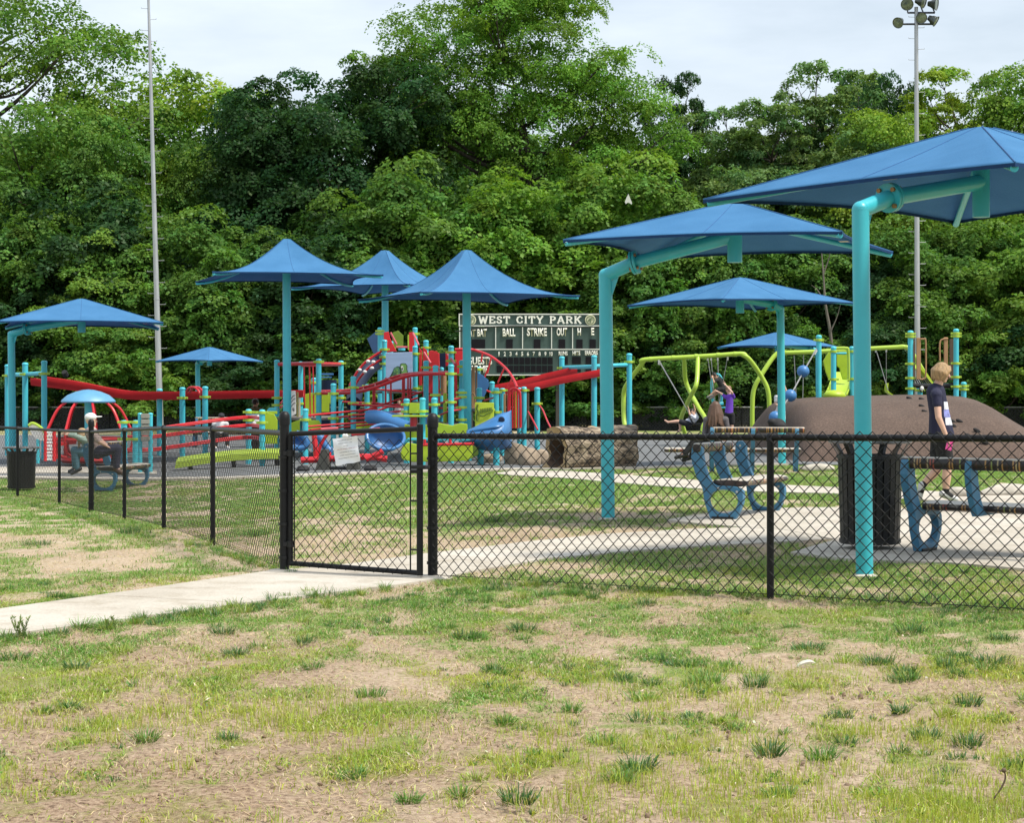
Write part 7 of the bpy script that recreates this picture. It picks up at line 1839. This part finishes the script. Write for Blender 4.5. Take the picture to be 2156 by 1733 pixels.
# shirt of the walking woman with a pale print on the chest
sh, nt, out = new_mat('navy_shirt_with_print'); L = nt.links.new
b = N(nt, 'ShaderNodeBsdfPrincipled'); b.inputs['Roughness'].default_value = .85; b.inputs['Base Color'].default_value = (.014, .015, .045, 1)
n1 = N(nt, 'ShaderNodeTexNoise'); n1.inputs['Scale'].default_value = 26; tc = N(nt, 'ShaderNodeTexCoord'); L(tc.outputs['Object'], n1.inputs['Vector'])
bp = N(nt, 'ShaderNodeBump'); bp.inputs['Strength'].default_value = .3; bp.inputs['Distance'].default_value = .02; L(n1.outputs['Fac'], bp.inputs['Height']); L(bp.outputs['Normal'], b.inputs['Normal']); L(b.outputs[0], out.inputs['Surface'])
dW = 23.4
wg = GD(1985, dW)
wroot, WP = figure('blond woman in navy shirt and black shorts walking to the right past the bench', dW,
    dict(head=(1983, 784), neck=(1973, 817), spine=(1977, 868), hip=(1981, 918), sh_r=(1972, 832, -.17), el_r=(1976, 879, -.23), wr_r=(1992, 917, -.24), sh_l=(1977, 832, .17), el_l=(1974, 880, .22), wr_l=(1990, 918, .2),
         hp_r=(1984, 924, -.085), kn_r=(1994, 990, -.08), an_r=(1991, 1040, -.08), to_r=(2011, 1051, -.08), hp_l=(1978, 925, .085), kn_l=(1972, 990, .08), an_l=(1941, 1024, .08), to_l=(1936, 1047, .08)),
    1.0, SK1, sh, .40, cloth('black_shorts', (.010, .010, .012)), False, 'bob', BLOND, M('white_shoe', (.55, .55, .55), .6), cloth('black_sock', (.012, .012, .012)), (1, -.12, -.02), .0085, waist=.14)
so_ = [c for c in wroot.children if c.name.startswith('shirt')][0]
PRT = M('shirt_print', (.62, .64, .72), .8, var=.35, vs=14); PR2 = M('shirt_print_blue', (.22, .24, .55), .8, var=.5, vs=18)
# print: pale patch lying on the front of the shirt, found by casting onto the cloth
bpy.context.view_layer.update()
def on_shirt(z, a):
    c = Vector((WP['spine'].x - WP['hip'].x * 0, dW, 0)); o0 = Vector((c.x, dW, z)) - origin(so_); dr = Vector((math.cos(a), math.sin(a), 0))
    st_ = o0 + dr * .6; ok, loc, nr, _ = so_.ray_cast(st_, -dr)
    return (loc + nr * .003 + origin(so_)) if ok else None
zt, zb_ = W(0, 846, dW).z, W(0, 895, dW).z
def patch(z0, z1, a0, a1, mat, nm, nz=8, na=8):
    vs = []; fs = []
    for i in range(nz + 1):
        for j in range(na + 1):
            p = on_shirt(z0 + (z1 - z0) * i / nz, a0 + (a1 - a0) * j / na); vs.append(p or Vector((WP['spine'].x, dW, z0)))
    for i in range(nz):
        for j in range(na): q = i * (na + 1) + j; fs.append((q, q + 1, q + na + 2, q + na + 1))
    MB().add(vs, fs).build(nm, mat, so_, True)
H_ = zt - zb_
patch(zt, zt - H_ * .33, -1.25, .9, PRT, 'print'); patch(zt - H_ * .34, zt - H_ * .66, -1.3, .9, PR2, 'print'); patch(zt - H_ * .67, zb_, -1.2, .9, PRT, 'print')
pc = WP['wr_r'] + Vector((.035, -.02, -.115))
m = MB().box(pc, (.075, .02, .13), Matrix.Rotation(.25, 3, 'Y'), .008); o = m.build('pink_case', M('hot_pink', (.75, .08, .32), .4), None); tag(o, 'small hot pink case held in the walking woman\'s hand', 'case')

figure('person with long brown locks sitting on the far bench, seen from behind', 36.5,
    dict(head=(1506, 858), neck=(1507, 877), spine=(1505, 905), hip=(1503, 926), sh_r=(1488, 884), el_r=(1484, 908), wr_r=(1480, 924, -.1), sh_l=(1527, 884), el_l=(1532, 906), wr_l=(1526, 926, -.1),
         hp_r=(1496, 929, 0), kn_r=(1463, 927, -.25), an_r=(1441, 957, -.3), to_r=(1424, 963, -.3), hp_l=(1503, 930, .1), kn_l=(1470, 930, .1), an_l=(1455, 962, .1), to_l=(1440, 968, .1)),
    1.0, SK3, cloth('grey_top', (.10, .09, .10)), 1.2, cloth('black_trousers', (.010, .010, .011)), True, 'locks', BRH, M('black_shoe', (.012, .012, .012), .5), None, (-.2, 1, 0), .011)
figure('child in a pale shirt lying back on the swing with a bare leg stretched out', 55.4,
    dict(head=(1458, 867), neck=(1463, 876), spine=(1460, 884), hip=(1450, 891), sh_r=(1461, 880, -.12), el_r=(1452, 872, -.14), wr_r=(1450, 862, -.12), sh_l=(1466, 878, .12), el_l=(1464, 868, .14), wr_l=(1462, 858, .12),
         hp_r=(1448, 892, -.06), kn_r=(1428, 887, -.06), an_r=(1406, 889, -.06), to_r=(1400, 885, -.06), hp_l=(1448, 893, .06), kn_l=(1432, 889, .06), an_l=(1432, 904, .06), to_l=(1427, 910, .06)),
    .80, SK1, cloth('pale_shirt', (.55, .58, .70)), .6, cloth('dark_shorts', (.014, .015, .022)), False, 'short', DKH, None, None, (-.6, -.3, .8), .011, base=GD(1450, 55.4))
figure('child in a purple shirt reaching up beside the swing', 54.5,
    dict(head=(1534, 820), neck=(1536, 833), spine=(1536, 852), hip=(1535, 872), sh_r=(1527, 836, 0), el_r=(1520, 830, .05), wr_r=(1512, 825, .1), sh_l=(1544, 836, 0), el_l=(1541, 826, -.12), wr_l=(1529, 812, -.05),
         hp_r=(1531, 874, 0), kn_r=(1530, 896), an_r=(1530, 914), to_r=(1526, 919, -.1), hp_l=(1540, 874, 0), kn_l=(1541, 896), an_l=(1541, 914), to_l=(1539, 919, -.12)),
    .86, SK1, cloth('purple_shirt', (.13, .045, .42)), .5, cloth('black_shorts', (.010, .010, .012)), False, 'short', M('light_brown_hair', (.22, .13, .07), .6, var=.3, vs=14), M('grey_shoe', (.2, .2, .2), .6), None, (-.7, .5, 0), .011)
figure('dark-haired child in black leaning out of the turquoise swing harness', 56.1,
    dict(head=(1505, 791), neck=(1511, 798), spine=(1517, 807), hip=(1523, 819), sh_r=(1508, 801, -.1), el_r=(1503, 805, -.15), wr_r=(1501, 797, -.1), sh_l=(1516, 797, .1), el_l=(1525, 806, .1), wr_l=(1528, 812, 0),
         hp_r=(1520, 820, -.06), kn_r=(1508, 822, -.08), an_r=(1496, 832, -.08), to_r=(1490, 836, -.08), hp_l=(1524, 821, .06), kn_l=(1514, 824, .06), an_l=(1500, 836, .06), to_l=(1494, 840, .06)),
    .78, SK2, cloth('black_shirt', (.012, .012, .013)), .4, cloth('black_shorts', (.010, .010, .012)), False, 'bun', DKH, M('grey_shoe', (.2, .2, .2), .6), None, (-.8, -.4, -.3), .011, base=GD(1520, 56.1))
figure('child in white climbing beside the blue balls, half behind the turquoise pole', 45.6,
    dict(head=(1641, 820), neck=(1643, 833), spine=(1645, 848), hip=(1643, 866), sh_r=(1634, 836), el_r=(1633, 850), wr_r=(1640, 856, -.1), sh_l=(1653, 835), el_l=(1656, 826), wr_l=(1653, 815),
         hp_r=(1638, 868), kn_r=(1634, 884, -.1), an_r=(1632, 900), to_r=(1637, 904, -.1), hp_l=(1647, 868), kn_l=(1650, 882, -.1), an_l=(1648, 898), to_l=(1653, 902, -.1)),
    .72, SK1, cloth('white_shirt', (.66, .66, .66)), .6, cloth('white_trousers', (.5, .5, .5)), True, 'short', DKH, M('grey_shoe', (.2, .2, .2), .6), None, (.6, .6, 0), .011, base=GD(1643, 45.6))
# two people on a blue bench behind the left fence
b4 = GD(219, 33.5)
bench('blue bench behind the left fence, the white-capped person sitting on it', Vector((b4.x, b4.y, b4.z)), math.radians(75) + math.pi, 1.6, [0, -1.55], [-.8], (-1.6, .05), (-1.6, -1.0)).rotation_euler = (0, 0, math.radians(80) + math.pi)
floral = M('floral_shirt', (.36, .27, .25), .8, var=.65, vs=13)
figure('person in a white cap and patterned shirt sitting on the bench behind the left fence', 33.4,
    dict(head=(191, 885), neck=(192, 905), spine=(200, 928), hip=(206, 952), sh_r=(196, 913, -.2), el_r=(208, 930, -.22), wr_r=(222, 938, -.18), sh_l=(196, 912, .2), el_l=(212, 928, .2), wr_l=(226, 938, .15),
         hp_r=(212, 951, -.09), kn_r=(248, 945, -.10), an_r=(245, 986, -.10), to_r=(258, 997, -.12), hp_l=(212, 951, .09), kn_l=(246, 943, .12), an_l=(238, 985, .12), to_l=(251, 996, .1)),
    1.0, SK1, floral, .9, cloth('navy_trousers', (.022, .022, .050)), True, None, None, M('brown_shoe', (.09, .045, .03), .6), None, (.9, .5, 0), .011, hat=cloth('white_cap', (.74, .74, .74)))
figure('blond person in teal jeans bending forward on the bench behind the left fence', 34.2,
    dict(head=(174, 915), neck=(180, 921), spine=(186, 935), hip=(190, 953), sh_r=(178, 927, -.16), el_r=(162, 920, -.2), wr_r=(145, 916, -.15), sh_l=(182, 925, .16), el_l=(164, 917, .2), wr_l=(146, 913, .15),
         hp_r=(186, 954, -.08), kn_r=(160, 950, -.1), an_r=(163, 988, -.1), to_r=(152, 996, -.1), hp_l=(186, 953, .08), kn_l=(157, 948, .1), an_l=(158, 985, .1), to_l=(147, 993, .1)),
    .95, SK1, cloth('pale_green_top', (.32, .42, .36)), 1.2, cloth('teal_jeans', (.09, .20, .26)), True, 'long', M('dark_blond_hair', (.34, .22, .11), .6, var=.3, vs=14), M('dark_grey_shoe', (.05, .05, .06), .6), None, (-.9, 0, -.35), .011)
b5 = GD(466, 54.5)
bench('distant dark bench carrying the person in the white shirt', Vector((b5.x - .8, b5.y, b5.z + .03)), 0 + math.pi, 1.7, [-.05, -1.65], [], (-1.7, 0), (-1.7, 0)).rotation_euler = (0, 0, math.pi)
figure('person in a white shirt and dark cap on the distant bench', 54.1,
    dict(head=(466, 879), neck=(465, 889), spine=(465, 903), hip=(465, 917), sh_r=(451, 893), el_r=(449, 906), wr_r=(458, 913, -.2), sh_l=(477, 893), el_l=(479, 906), wr_l=(471, 913, -.2),
         hp_r=(460, 918, -.05), kn_r=(456, 915, -.45), an_r=(454, 941, -.5), to_r=(452, 945, -.65), hp_l=(470, 918, -.05), kn_l=(476, 915, -.45), an_l=(479, 939, -.5), to_l=(481, 943, -.65)),
    1.0, SK2, cloth('white_shirt', (.66, .66, .66)), .6, cloth('black_trousers', (.010, .010, .011)), True, None, None, M('white_shoe', (.55, .55, .55), .6), None, (.2, -1, -.25), .013, hat=cloth('dark_cap', (.02, .02, .025)))
figure('dark-haired person in an olive shirt standing behind the picture panel, looking right', 49.5,
    dict(head=(538, 848), neck=(537, 859), spine=(538, 880), hip=(539, 902), sh_r=(526, 864, 0), el_r=(523, 884), wr_r=(527, 902), sh_l=(550, 864, 0), el_l=(552, 884), wr_l=(549, 902),
         hp_r=(534, 904), kn_r=(534, 928), an_r=(535, 950), to_r=(538, 955, .1), hp_l=(543, 904), kn_l=(544, 928), an_l=(544, 950), to_l=(548, 955, .1)),
    .92, SK2, cloth('olive_shirt', (.09, .075, .03)), .6, cloth('dark_trousers', (.03, .022, .02)), True, 'short', DKH, M('dark_grey_shoe', (.05, .05, .06), .6), None, (.75, .65, 0), .012)
deck(PS, (822, 860), 45.4, 46.6, 906)
figure('small child in a white top on the low deck behind the blue logs', 46.0,
    dict(head=(840, 848), neck=(840, 857), spine=(840, 866), hip=(840, 877), sh_r=(834, 859), el_r=(832, 867), wr_r=(833, 875, -.05), sh_l=(846, 859), el_l=(848, 867), wr_l=(847, 875, -.05),
         hp_r=(837, 878), kn_r=(837, 890), an_r=(837, 902), to_r=(836, 905, -.08), hp_l=(843, 878), kn_l=(843, 890), an_l=(843, 902), to_l=(844, 905, -.08)),
    .55, SK1, cloth('white_shirt', (.66, .66, .66)), .6, cloth('pale_skirt', (.5, .48, .55)), False, 'short', M('light_brown_hair', (.22, .13, .07), .6, var=.3, vs=14), M('grey_shoe', (.2, .2, .2), .6), None, (.2, -1, 0), .010, base=W(840, 906, 46))
# backpack on the far bench
g = W(1636, 894, 36.4); m = MB(); m.ball(g, (.17, .13, .12), 16, 10); m.ball(g + Vector((-.1, -.02, .05)), (.09, .1, .07), 12, 8); m.ball(g + Vector((.05, -.1, -.03)), (.11, .06, .07), 12, 8); m.cap(g + Vector((.12, 0, .06)), g + Vector((.2, 0, -.08)), .02, .015)
o = voxel('backpack', m, M('black_cloth', (.012, .012, .014), .8, var=.3), None, .012, 3); tag(o, 'black cloth bag lying on the right end of the far bench', 'bag')
